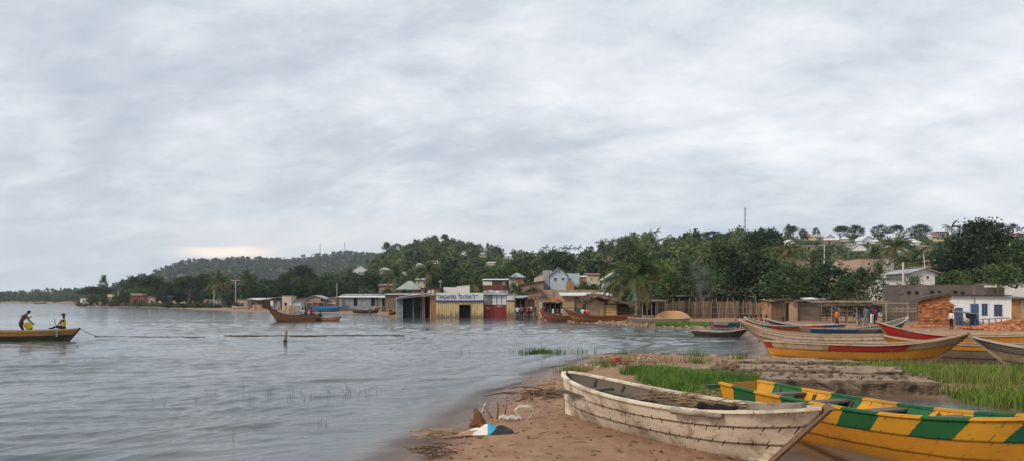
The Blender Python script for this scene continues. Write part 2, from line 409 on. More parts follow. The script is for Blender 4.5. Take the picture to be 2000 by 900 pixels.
# ------------------------------------------------------------------ vegetation
ORD = ['first', 'second', 'third', 'fourth', 'fifth', 'sixth', 'seventh', 'eighth', 'ninth', 'tenth', 'eleventh', 'twelfth', 'thirteenth', 'fourteenth', 'fifteenth', 'sixteenth', 'seventeenth', 'eighteenth', 'nineteenth', 'twentieth', 'twenty-first', 'twenty-second', 'twenty-third', 'twenty-fourth', 'twenty-fifth', 'twenty-sixth', 'twenty-seventh', 'twenty-eighth']
def leafmat(name, dark, mid, light, trans=.18):
    m, nt, b = newmat(name)
    g = nt.nodes.new('ShaderNodeNewGeometry'); oi = nt.nodes.new('ShaderNodeObjectInfo')
    tint = ATTR(nt, 'tint')
    big = NOISE(nt, COORD(nt), .55, 3, .6)
    f = M(nt, 'ADD', M(nt, 'MULTIPLY', g.outputs['Random Per Island'], .42), M(nt, 'ADD', M(nt, 'MULTIPLY', big, .34), M(nt, 'MULTIPLY', M(nt, 'ADD', oi.outputs['Random'], tint), .24)))
    c = RAMP(nt, f, [(.22, dark), (.52, mid), (.86, light)])
    link(nt, c, b.inputs['Base Color']); b.inputs['Roughness'].default_value = .62; b.inputs['Specular IOR Level'].default_value = .22
    t = nt.nodes.new('ShaderNodeBsdfTranslucent'); link(nt, c, t.inputs[0])
    mx = nt.nodes.new('ShaderNodeMixShader'); mx.inputs[0].default_value = trans
    link(nt, b.outputs[0], mx.inputs[1]); link(nt, t.outputs[0], mx.inputs[2]); link(nt, mx.outputs[0], nt.nodes['Material Output'].inputs['Surface'])
    return m
LEAF_DARK = leafmat('leaf_dark_green', (.010, .026, .012), (.028, .060, .025), (.078, .128, .042), .14)
LEAF_MID = leafmat('leaf_mid_green', (.020, .046, .018), (.050, .098, .033), (.120, .175, .052))
LEAF_WARM = leafmat('leaf_yellow_green', (.060, .070, .018), (.130, .135, .030), (.240, .210, .060))
LEAF_HILL = leafmat('leaf_hillside', (.012, .032, .015), (.050, .094, .034), (.155, .198, .068))
PALM_GREEN = leafmat('palm_leaf_green', (.022, .044, .014), (.066, .100, .028), (.165, .185, .052))
PALM_DRY = leafmat('palm_leaf_yellowing', (.075, .062, .026), (.150, .120, .048), (.260, .210, .090))
LEAF_FAR = leafmat('leaf_far_hill', (.012, .030, .018), (.026, .052, .028), (.055, .085, .040), .1)
BARK = mat('bark_grey_brown', (.130, .098, .070), .9, .35, 3, .6, .04, stretch=(1, 1, .3))
PALM_BARK = mat('palm_trunk_bark', (.185, .140, .100), .9, .35, 5, .6, .04, stretch=(.6, .6, 2.5))

def cards(rs, C, size, up=.35, slim=.30):
    """leaf shaped quads round the centres C"""
    n = len(C); a = rs.normal(size=(n, 3)); a[:, 2] *= .7; a /= np.linalg.norm(a, axis=1, keepdims=True)
    b = rs.normal(size=(n, 3)); b -= a * (a * b).sum(1, keepdims=True)
    b[:, 2] *= (1 - up); b -= a * (a * b).sum(1, keepdims=True); b /= np.linalg.norm(b, axis=1, keepdims=True) + 1e-9
    s = size * rs.uniform(.6, 1.4, (n, 1))
    V = np.stack([C - a * s * .5, C + b * s * slim, C + a * s * .5, C - b * s * slim], 1).reshape(-1, 3)
    return V, np.arange(n * 4).reshape(-1, 4)
def crown_pts(rs, shape, nc, lpc):
    """points of a crown in a unit box: radius 1, height 0..1"""
    out = []
    for k in range(nc):
        th = rs.uniform(0, 2 * math.pi); lump = 1 + .22 * math.sin(3 * th + rs.uniform(0, 1)) * rs.uniform(.4, 1)
        if shape == 'round': h = rs.uniform(0, 1); r = math.sqrt(max(.02, 1 - (2 * h - .92) ** 2)) * rs.uniform(.45, 1) * lump
        elif shape == 'umbrella': h = rs.uniform(.45, 1) ** .8; r = (1 - (h - .5) ** 2 * 2.4) * rs.uniform(.2, 1.05) * lump
        elif shape == 'tall': h = rs.uniform(0, 1); r = (.30 + .7 * math.sin(math.pi * min(1, h * .9 + .12))) * rs.uniform(.3, 1) * lump
        elif shape == 'shrub': h = rs.uniform(0, 1) ** 1.3; r = (1 - .75 * h) * rs.uniform(.2, 1) * lump
        else: h = rs.uniform(0, 1); r = (1 - h * .6) * rs.uniform(.2, 1)
        c = np.array([r * math.cos(th), r * math.sin(th), h])
        sg = np.array([.15, .15, .075]) * rs.uniform(.6, 1.35)
        out.append(c + np.clip(rs.normal(size=(lpc, 3)), -1.5, 1.5) * sg)
    return np.concatenate(out)
def tree_meshes(seed, shape, R_, H_, trunk_h, nc, lpc, ls, leaf):
    rs = np.random.RandomState(seed)
    P_ = crown_pts(rs, shape, nc, lpc) * np.array([R_, R_, H_ - trunk_h]) + np.array([0, 0, trunk_h])
    V, Q = cards(rs, P_, ls); cm = np_mesh('crown', V, Q); cm.materials.append(leaf)
    mb = MB(); lean = rs.uniform(-.06, .06, 2) * H_
    top = trunk_h + (H_ - trunk_h) * .55
    pts = [(0, 0, -.4), (lean[0] * .2, lean[1] * .2, trunk_h * .5), (lean[0] * .6, lean[1] * .6, trunk_h), (lean[0], lean[1], top)]
    r0 = .035 * H_ + .02
    mb.tube(pts, [r0 * 1.25, r0, r0 * .8, r0 * .2], 7)
    for k in range(6):
        th = rs.uniform(0, 6.28); z0 = trunk_h * rs.uniform(.65, 1.15); l = R_ * rs.uniform(.5, .85)
        mb.tube([(lean[0] * .5, lean[1] * .5, z0), (l * .5 * math.cos(th), l * .5 * math.sin(th), z0 + .35 * (top - z0)), (l * math.cos(th), l * math.sin(th), z0 + .8 * (top - z0))], [r0 * .5, r0 * .34, r0 * .1], 5)
    return mb.mesh('trunk', BARK, True), cm
TREES = {   # kind: (trunk, crown, radius, height)
    'dense': [(*tree_meshes(s, 'round', 4.0, 8.5, 1.0, 110, 46, .42, LEAF_DARK), 4.0, 8.5) for s in (1, 2, 3)],
    'huge': [(*tree_meshes(21, 'round', 6.2, 11.0, .8, 230, 60, .50, LEAF_DARK), 6.2, 11.0)],
    'round': [(*tree_meshes(s, 'round', 3.6, 7.5, 1.7, 80, 44, .42, LEAF_MID), 3.6, 7.5) for s in (4, 5)],
    'umbrella': [(*tree_meshes(s, 'umbrella', 5.0, 9.0, 3.2, 80, 46, .46, LEAF_DARK), 5.0, 9.0) for s in (6, 7)],
    'tall': [(*tree_meshes(s, 'tall', 2.0, 10.0, 1.2, 70, 40, .42, LEAF_DARK), 2.0, 10.0) for s in (8,)],
    'shrub': [(*tree_meshes(s, 'shrub', 2.0, 2.6, .2, 50, 40, .26, LEAF_MID), 2.0, 2.6) for s in (9, 10)],
    'yellow': [(*tree_meshes(s, 'round', 3.4, 7.0, 1.4, 70, 40, .42, LEAF_WARM), 3.4, 7.0) for s in (12,)],
    'airy': [(*tree_meshes(s, 'umbrella', 3.2, 6.0, 1.8, 44, 30, .30, LEAF_MID), 3.2, 6.0) for s in (13, 14)],
}
def hit(p, q, y0=70, y1=1700):
    """first point of the terrain along an image ray"""
    ys = np.geomspace(y0, y1, 500); z = terrain(px(p, ys), ys)[0]; r = zat(q, ys)
    if not (z >= r).any():
        k = int(np.argmin(np.where(ys < np.interp(p, NB, NR) + 3 if p > 690 else ys < np.interp(p, FB, FR), r - z, 1e9)))
    else: k = int(np.argmax(z >= r))
    return float(px(p, ys[k])), float(ys[k]), float(z[k])
def put_tree(kind, p, Y, top, wpx, label, name='broadleaf_tree', group=None, base=None):
    k = RNG.randrange(len(TREES[kind])); tm, cm, r, h = TREES[kind][k]
    x = px(p, Y); z = gz(x, Y) if base is None else base
    hh = max(1.0 if kind == 'shrub' else 3.6, zat(top, Y) - z); rr = wpx / 2 * Y / F
    e = empty(name, (x, Y, z), RNG.uniform(0, 6.28), label, 'tree' if kind != 'shrub' else 'shrub', group)
    e.scale = (rr / r, rr / r, hh / h)
    obj('trunk', tm, e); obj('crown', cm, e)
    return e
T = [
 ('round', 1338, 101, 512, 120, 'dark dense tree at the left end of the reed fence'),
 ('dense', 1415, 108, 489, 120, 'tall dark tree rising over the middle of the reed fence'),
 ('airy', 1372, 98, 520, 90, 'thin grey green tree in the smoke before the darker crowns'),
 ('dense', 1478, 112, 498, 110, 'dark tree behind the join of reed fence and mud hut'),
 ('round', 1545, 103, 520, 115, 'wide dark tree hanging over the mud hut roofs'),
 ('dense', 1618, 106, 520, 110, 'dark tree above the tin roof and the thatched stall'),
 ('dense', 1686, 95, 529, 95, 'rounded dark tree at the left end of the long grey wall'),
 ('round', 1288, 118, 520, 80, 'dark green tree right behind the big coconut palm'),
 ('umbrella', 1492, 165, 453, 100, 'tall spreading tree above the other crowns right of the radio mast'),
 ('huge', 1918, 112, 444, 165, 'huge dark round tree towering over the long grey wall'),
 ('round', 1985, 104, 478, 90, 'green tree beside the huge round tree at the picture edge'),
 ('round', 1865, 86, 533, 80, 'bushy tree standing behind the middle of the grey wall'),
 ('airy', 1945, 80, 520, 120, 'loose green tree behind the white and brick house'),
 ('airy', 1782, 96, 540, 55, 'small green tree beside the white gabled house'),
 ('airy', 1722, 120, 512, 44, 'thin leafed tree before the large beige house'),
 ('umbrella', 1092, 235, 494, 95, 'big spreading tree behind the grey house with the gable'),
 ('round', 1012, 220, 508, 70, 'round dark tree left of the grey house with the gable'),
 ('round', 968, 170, 528, 80, 'broad green tree behind the dark red house'),
 ('round', 905, 180, 532, 90, 'green tree behind the painted station sign'),
 ('dense', 870, 190, 526, 70, 'dark tree behind the station roof'),
 ('round', 1160, 150, 556, 50, 'leafy garden tree on the terrace over the long beige wall'),
 ('shrub', 1128, 148, 562, 44, 'hedge bush right of the orange garden wall'),
 ('shrub', 1055, 140, 570, 34, 'green bush left of the long beige wall'),
 ('round', 1004, 133, 555, 38, 'round bush covering the foot of the hipped roof house'),
 ('round', 1041, 128, 563, 44, 'leafy bush before the bare brown gable'),
 ('round', 757, 168, 565, 40, 'dark bush before the brown tin roofed house'),
 ('round', 1142, 131, 552, 34, 'hedge bush between the grey wing and the beige wall'),
 ('round', 1205, 128, 540, 60, 'tree between the light blue building and the palm'),
 ('airy', 1030, 150, 552, 40, 'small green tree below the hipped tin roof'),
 ('round', 790, 170, 566, 36, 'round bush before the red walled house with the cone roof'),
 ('round', 716, 200, 566, 50, 'dark green tree behind the white shore sheds'),
 ('tall', 203, 420, 540, 22, 'tall slim dark tree on the far point of the shore'),
 ('umbrella', 190, 385, 561, 74, 'low spreading tree at the tip of the far point'),
 ('round', 181, 319, 576, 26, 'dark bush just right of the white cube house'),
 ('round', 228, 305, 580, 30, 'low bush right of the pale yellow house'),
 ('round', 206, 306, 584, 20, 'small bush before the pale yellow house'),
 ('yellow', 297, 330, 559, 26, 'yellow leafed tree behind the dark red brick wall'),
 ('round', 246, 345, 572, 44, 'light green bush left of the dark red brick wall'),
 ('umbrella', 345, 330, 562, 40, 'grey green spreading tree by the ruined shore houses'),
 ('dense', 375, 318, 572, 24, 'small dark tree before the white terraced house'),
 ('umbrella', 590, 300, 521, 60, 'broad dark tree standing over the shore behind the brown boat'),
]
for kind, p, Y, top, wpx, lab in T:
    put_tree(kind, p, Y, top, wpx, lab, 'bush' if 'bush' in lab else 'broadleaf_tree')
rs = np.random.RandomState(5)
for i in range(26):                                        # belt behind the left shore
    p = 262 + i * 18 + rs.uniform(-6, 6); Y = rs.uniform(290, 350) if p < 480 else rs.uniform(235, 290)
    put_tree(['dense', 'round', 'umbrella', 'dense'][i % 4], p, Y, rs.uniform(538, 560) - (8 if p > 500 else 0), rs.uniform(40, 62), 'dark broadleaf tree in the belt behind the left shore, %s from the left' % ORD[i], group='trees of the belt behind the left shore')
for i in range(15):                                        # between town and hill
    p = 640 + i * 44 + rs.uniform(-10, 10); Y = rs.uniform(215, 300)
    put_tree(['round', 'dense', 'umbrella'][i % 3], p, Y, rs.uniform(528, 545) if p < 1000 else rs.uniform(512, 532), rs.uniform(46, 70), 'green broadleaf tree at the foot of the wooded hill, %s from the left' % ORD[i], group='trees at the foot of the wooded hill')
for i, (p, q, w_) in enumerate(sorted(((755, 474, 16), (776, 476, 22), (1540, 440, 14), (1548, 443, 20), (1568, 448, 14), (1594, 446, 14), (1392, 452, 40), (1430, 455, 26), (1470, 455, 20), (1505, 449, 18), (1642, 443, 26), (1668, 442, 34), (1720, 441, 30), (1752, 441, 22), (1797, 440, 34), (1892, 437, 26), (1950, 438, 26), (1978, 439, 22), (850, 460, 12), (868, 458, 14)))):
    Y = float(np.interp(p, NB, NR)) - 8
    put_tree(['umbrella', 'dense', 'round'][i % 3], p, Y, q, w_ * 1.2, 'dark tree silhouetted on the crest of the hill, %s from the left' % ORD[i], group='trees along the hill crest')

# palms
def frond_mesh(seed, L, droop, leaf, pairs=26, wl=.62, lift=.7):
    rs = np.random.RandomState(seed); mb = MB(); pts = []
    for i in range(9):
        t = i / 8; a = lift - droop * t * t
        pts.append((pts[-1][0] + L / 8 * math.cos(a), 0, pts[-1][1 + 1] + L / 8 * math.sin(a)) if pts else (0, 0, 0))
    mb.tube(pts, [.035 * (1 - i / 8) + .010 for i in range(9)], 4)
    def at(t):
        k = min(7, int(t * 8)); f = t * 8 - k; a, b = Vector(pts[k]), Vector(pts[k + 1]); return a.lerp(b, f), (b - a).normalized()
    for i in range(pairs):
        t = .10 + .88 * i / pairs; p, d = at(t); l = wl * math.sin(math.pi * (.14 + .80 * t)) * rs.uniform(.85, 1.15)
        for s in (-1, 1):
            tip = p + d * l * .55 + Vector((0, s * l * .75, -l * rs.uniform(.25, .6)))
            wv = d * .055
            mid = p.lerp(tip, .45) + Vector((0, 0, .03))
            mb.add([p, mid + wv, tip, mid - wv], [(0, 1, 2, 3)])
    return mb.mesh('frond', leaf)
FROND = {'up': frond_mesh(1, 3.6, 1.2, PALM_GREEN, lift=1.2), 'out': frond_mesh(2, 3.8, 1.9, PALM_GREEN, lift=.75), 'down': frond_mesh(3, 3.6, 1.3, PALM_GREEN, lift=.0),
         'dry': frond_mesh(4, 3.4, 1.1, PALM_DRY, lift=-.25), 'yup': frond_mesh(5, 3.5, 1.7, PALM_DRY, lift=.55)}
def palm(p, Y, top, label, size=1.0, lean=(.0, .0), dry=4, yellow=False, trunk_r=.15, nf=20, group=None, name='coconut_palm'):
    x = px(p, Y); z = gz(x, Y); H = zat(top, Y) - z - 2.1 * size
    H = max(H, 1.5); rs = np.random.RandomState(int(p * 7) % 9973)
    e = empty(name, (x, Y, z), 0, label, 'palm tree', group); mb = MB()
    pts = []
    for i in range(9):
        t = i / 8; pts.append((lean[0] * t ** 1.6 * H, lean[1] * t ** 1.6 * H, -.3 + (H + .3) * t))
    mb.tube(pts, [trunk_r * (1.35 - .5 * min(1, i * .3)) * (1 - .035 * i) for i in range(9)], 8); mb.build('trunk', PALM_BARK, e, True)
    c = Vector(pts[-1])
    for i in range(nf + dry):
        kind = 'dry' if i >= nf else ['up', 'out', 'down', 'out', 'out'][i % 5]
        if yellow and i % 2: kind = 'yup' if i < nf else 'dry'
        f = obj('frond', FROND[kind], e, loc=c); f.rotation_euler = (rs.uniform(-.25, .25), rs.uniform(-.2, .2), 2.399 * i + rs.uniform(-.25, .25)); s = size * rs.uniform(.82, 1.12); f.scale = (s, s, s)
    mb = MB()
    for k in range(5):
        th = k * 1.26; mb.tube([(c.x + .13 * math.cos(th), c.y + .13 * math.sin(th), c.z - .05), (c.x + .2 * math.cos(th), c.y + .2 * math.sin(th), c.z - .33)], [.05, .09], 6)
    mb.build('coconut_cluster', PALM_DRY, e)
palm(1249, 88, 484, 'big coconut palm with hanging yellowed fronds beside the plank shed', 1.55, (-.06, 0), 8, trunk_r=.20, nf=30)
palm(1388, 128, 463, 'coconut palm with upright dark fronds above the reed fence', 1.25, (.02, 0), 2)
palm(1474, 120, 480, 'dark palm half sunk in the tree crowns left of the yellowing palm', 1.15, (0, 0), 2)
palm(1541, 135, 466, 'palm with a yellowing skirt of fronds above the mud huts', 1.15, (.01, 0), 9, True)
palm(1748, 140, 453, 'tall palm with drooping brown fronds above the large beige house', 1.3, (.0, 0), 8)
palm(1782, 128, 486, 'short dark palm right of the palm with brown fronds', 1.1, (0, 0), 2)
palm(1585, 165, 490, 'small palm near the lamp post on the slope', 1.2, (0, 0), 2)
palm(1512, 150, 488, 'palm with thin fronds below the spreading tree', 1.1, (0, 0), 2)
palm(770, 175, 516, 'dark coconut palm beside the house with the cone roof', 1.25, (.02, 0), 4)
palm(836, 180, 505, 'tall coconut palm above the container roof', 1.35, (-.01, 0), 5)
palm(926, 160, 530, 'coconut palm left of the dark red house', 1.2, (.02, 0), 4)
palm(556, 255, 548, 'yellow green palm in the belt behind the brown boat', 1.4, (0, 0), 3)
palm(426, 228, 530, 'left one of two close palms with dry skirts on the shore', 1.3, (-.01, 0), 9, trunk_r=.2)
palm(432, 226, 533, 'right one of two close palms with dry skirts on the shore', 1.3, (.015, 0), 9, trunk_r=.2)
palm(480, 262, 525, 'palm right of the pole with the white crossarm', 1.5, (0, 0), 3)
palm(1858, 405, 433, 'lone palm on the skyline by the unfinished brown house', 1.7, (0, 0), 2)
for i, (p, q) in enumerate(((1065, 477), (1077, 481), (1100, 478), (1111, 478), (1130, 478), (1173, 467), (1181, 465), (1195, 465), (1205, 463), (1215, 460), (1233, 457), (1253, 452), (1265, 449), (1280, 446))):
    palm(p, float(np.interp(p, NB, NR)) - 4, q, 'small palm silhouetted along the ridge above the town, %s from the left' % ORD[i], 1.35 if i % 2 else 1.2, (RNG.uniform(-.03, .03), 0), 0, nf=15, trunk_r=.22, group='palms along the ridge', name='ridge_palm')

# ---- hill houses are placed first so that the wood leaves them in view
HILL = [  # column, foot row, width px, wall height px, roof kind, roof height px, wall, roof, label
 (747, 508, 17, 4, 'hip', 8, 'cream', 'white', 'lone house with a white pyramid roof high on the wooded slope'),
 (703, 535, 28, 8, 'gable', 10, 'white', 'white', 'large house with white gables left of the wooded slope'),
 (714, 541, 14, 4, 'shed', 3, 'white', 'white', 'low white shed right below the house with white gables'),
 (752, 533, 20, 7, 'hip', 5, 'cream', 'tin', 'cream house with grey hipped roof at the foot of the slope'),
 (785, 539, 18, 5, 'gable', 8, 'white', 'white', 'white roofed house right of the cream house'),
 (852, 514, 13, 4, 'shed', 3, 'white', 'white', 'small white roof among trees halfway up the hill'),
 (958, 517, 15, 4, 'shed', 3, 'cream', 'white', 'small cream house among trees above the red kiosk'),
 (943, 488, 13, 5, 'hip', 4, 'cream', 'tin', 'cream house left on the hill crest'),
 (993, 489, 22, 5, 'hip', 5, 'white', 'white', 'white roofed house on the hill crest'),
 (1284, 467, 6, 4, 'shed', 2, 'cream', 'white', 'tiny white house on the crest behind the ridge palms'),
 (1380, 460, 10, 10, 'shed', 2, 'white', 'white', 'white water tank house on the crest left of the mast'),
 (1508, 474, 22, 5, 'hip', 7, 'white', 'white', 'house with white pyramid roof right of the spreading tree'),
 (1577, 465, 18, 6, 'hip', 9, 'cream', 'red', 'crest house with a red pyramid roof'),
 (1601, 465, 20, 6, 'hip', 7, 'cream', 'tin', 'crest house with a pale hipped roof beside the red one'),
 (1621, 463, 18, 4, 'gable', 7, 'white', 'white', 'crest house with a bright white gable'),
 (1620, 475, 16, 6, 'shed', 5, 'orange', 'white', 'orange walled house with white roof below the crest'),
 (1580, 486, 20, 6, 'shed', 2, 'orange', 'tin', 'low orange house on the middle slope'),
 (1679, 489, 24, 5, 'gable', 9, 'white', 'white', 'white zigzag roofed house on the middle slope'),
 (1695, 475, 30, 5, 'gable', 10, 'white', 'white', 'broad white roofed house on the upper slope'),
 (1715, 475, 13, 4, 'hip', 5, 'white', 'white', 'small white roof right beside the broad white roof'),
 (1684, 456, 14, 3, 'shed', 3, 'cream', 'tin', 'flat roofed house on the upper slope between dark crowns'),
 (1757, 461, 16, 4, 'gable', 6, 'cream', 'white', 'white gabled house just under the crest'),
 (1769, 453, 16, 4, 'hip', 8, 'white', 'white', 'white pyramid roof breaking the skyline'),
 (1828, 464, 16, 5, 'shed', 3, 'cream', 'white', 'cream house with a flat white roof under the skyline palm'),
 (1836, 470, 13, 6, 'shed', 1, 'yellow', 'white', 'small pale yellow house below the flat white roof'),
 (1841, 452, 24, 14, 'shed', 2, 'brown', 'tin', 'unfinished brown two storey house on the skyline'),
 (1862, 466, 16, 8, 'shed', 2, 'orange', 'tin', 'orange brick house left of the huge round tree'),
 (1967, 460, 16, 5, 'shed', 2, 'cream', 'tin', 'cream house above the huge round tree'),
 (1992, 463, 24, 8, 'hip', 8, 'rose', 'white', 'rose walled house with white roof at the right skyline'),
 (1233, 500, 13, 4, 'shed', 3, 'cream', 'white', 'pale shed on the slope below the ridge palms'),
 (1190, 508, 14, 5, 'gable', 5, 'rose', 'tin', 'rose house on the slope left of the pale shed'),
 (1120, 507, 12, 4, 'hip', 4, 'white', 'white', 'small white hipped house on the wooded saddle'),
 (905, 497, 12, 4, 'gable', 5, 'white', 'white', 'small white gable just under the wooded crest'),
 (820, 520, 11, 4, 'hip', 4, 'cream', 'tin', 'grey hipped roof low on the wooded slope'),
 (1545, 478, 14, 5, 'gable', 6, 'white', 'white', 'white gable between the pyramid roofs of the crest'),
 (1650, 470, 14, 4, 'hip', 6, 'cream', 'white', 'white hipped house right of the orange walled one'),
 (1665, 482, 15, 5, 'shed', 3, 'cream', 'tin', 'cream shed left of the zigzag roof'),
 (1735, 484, 16, 5, 'gable', 6, 'cream', 'white', 'cream gabled house right of the zigzag roof'),
 (1790, 478, 15, 5, 'hip', 6, 'white', 'white', 'white hipped house left of the pale yellow one'),
 (1812, 486, 16, 5, 'shed', 3, 'orange', 'tin', 'orange shed below the pale yellow house'),
 (1765, 492, 14, 5, 'gable', 5, 'white', 'tin', 'white gable behind the short dark palm'),
 (192, 557, 14, 5, 'gable', 6, 'white', 'white', 'white house on the far point behind the slim tree'),
 (241, 560, 12, 5, 'gable', 7, 'white', 'white', 'white gabled house at the foot of the far hill'),
 (48, 569, 20, 3, 'hip', 4, 'cream', 'tin', 'leftmost pale roof in the far shore wood'),
 (66, 571, 10, 3, 'hip', 3, 'cream', 'white', 'small white roof second from left in the far wood'),
 (90, 571, 26, 3, 'hip', 5, 'cream', 'white', 'wide white hipped roof in the far shore wood'),
 (60, 582, 9, 3, 'shed', 2, 'cream', 'white', 'tiny white shed low in the far shore wood'),
 (386, 556, 24, 3, 'gable', 5, 'brown', 'tin', 'brown roofed house in the trees behind the shore palms'),
 (340, 562, 30, 3, 'shed', 3, 'cream', 'tin', 'long pale roof in the trees above the ruined shore houses'),
]
HPOS = []
for h_ in HILL:
    x, y, z = hit(h_[0], h_[1], 130 if h_[0] > 600 else 430)
    HPOS.append((x, y, z))

def wood(name, label, n, pr, yr, variants, smin, smax, seed, leaf, keep, clear=True):
    """a far wood that reads as one mass: crowns joined into one mesh"""
    rs = np.random.RandomState(seed); vs = []; qs = []; ts = []; base = 0
    yy = np.sqrt(rs.uniform(yr[0] ** 2, yr[1] ** 2, n * 3)); pp = rs.uniform(pr[0], pr[1], n * 3); xx = px(pp, yy)
    zz, dd = terrain(xx, yy); ok = keep(pp, yy, zz, dd)
    if clear:
        lim = np.where((pp > 1030) & (yy > np.interp(pp, NB, NR) - 70), 3.4, 30.0)
        for (hx, hy, hz_), hr in zip(HPOS, HILL):
            back = (hy - yy); lat = np.abs(xx - hx * yy / hy); near_ = (lat < (hr[2] / 2 * hy / F + 2.4) * yy / hy) & (back > -5)
            allow = CH + (hz_ - CH + .6) * yy / hy - zz
            if hy > 700: ok &= ~(near_ & (back < 25)); continue
            ok &= ~(near_ & ((back < 12) | (allow < 1.0)))
            lim = np.where(near_, np.minimum(lim, allow), lim)
    else: lim = np.full(n * 3, 99.0)
    idx = np.nonzero(ok)[0][:n]
    for i in idx:
        V, Q = variants[rs.randint(len(variants))]; hv = V[:, 2].max(); s = rs.uniform(smin, smax) * float(np.interp(pp[i], [1440, 1520], [1, .68])); s = min(s, lim[i] / (V[:, 2].max() * 1.2)); a = rs.uniform(0, 6.28)
        c, s_ = math.cos(a) * s, math.sin(a) * s
        W = np.empty_like(V); W[:, 0] = V[:, 0] * c - V[:, 1] * s_ + xx[i]; W[:, 1] = V[:, 0] * s_ + V[:, 1] * c + yy[i]; W[:, 2] = V[:, 2] * s * rs.uniform(.8, 1.2) + zz[i] - .5
        vs.append(W); qs.append(Q + base); ts.append(np.full(len(V), rs.uniform(-.9, 1.3))); base += len(V)
    me = np_mesh(name, np.concatenate(vs), np.concatenate(qs)); me.materials.append(leaf)
    a_ = me.attributes.new('tint', 'FLOAT', 'POINT'); a_.data.foreach_set('value', np.concatenate(ts).astype(np.float32))
    return tag(obj(name, me), label, 'wood', kind='stuff')
def var(seed, shape, r, h, nc, lpc, ls):
    rs = np.random.RandomState(seed); return cards(rs, crown_pts(rs, shape, nc, lpc) * np.array([r, r, h]), ls)
VN = [var(1, 'round', 3.0, 6.0, 26, 9, 1.0), var(2, 'umbrella', 3.6, 6.5, 26, 9, 1.0), var(3, 'shrub', 2.4, 3.0, 18, 8, .8), var(4, 'tall', 1.8, 7.0, 22, 8, .9), var(5, 'round', 2.3, 4.0, 20, 9, .9)]
VF = [var(6, 'round', 6.0, 9.0, 9, 4, 4.0), var(7, 'umbrella', 7.0, 9.0, 9, 4, 4.2), var(8, 'shrub', 6, 6, 8, 4, 3.6)]
dens = lambda p, y, z, d: (d > 22) & (fbm(px(p, y) * .02, y * .02, 33, 3) > -.30)
wood('hillside_wood', 'green trees and scrub covering the near hill', 3300, (560, 2080), (185, 640), VN, .6, 1.35, 11, LEAF_HILL, lambda p, y, z, d: dens(p, y, z, d) & (y < np.interp(p, NB, NR) + 6) & (y > np.interp(p, NB, NF) + 45))
wood('far_hill_wood', 'bluish trees covering the far hill', 4200, (215, 790), (700, 1640), VF, .45, .85, 12, LEAF_FAR, lambda p, y, z, d: (d > 30) & (y < np.interp(p, FB, FR) + 10), False)
wood('far_shore_wood', 'hazy trees lining the far left shore', 1500, (-120, 262), (520, 1150), VN, .6, 1.25, 13, LEAF_HILL, lambda p, y, z, d: (d > 3))
wood('shore_wood', 'low trees and scrub behind the shore shacks', 700, (170, 1300), (190, 420), VN, .7, 1.2, 14, LEAF_DARK, lambda p, y, z, d: (d > 26) & (y < np.interp(p, [170, 480, 520, 1300], [420, 400, 330, 260])) & (y > np.interp(p, [170, 480, 700, 1300], [300, 250, 225, 190])))

wood('shore_scrub', 'low weeds and scrub along the far left waterline', 230, (150, 470), (215, 335), [VN[2], VN[4]], .28, .55, 15, LEAF_DARK, lambda p, y, z, d: (d > 1.0) & (d < 16), False)
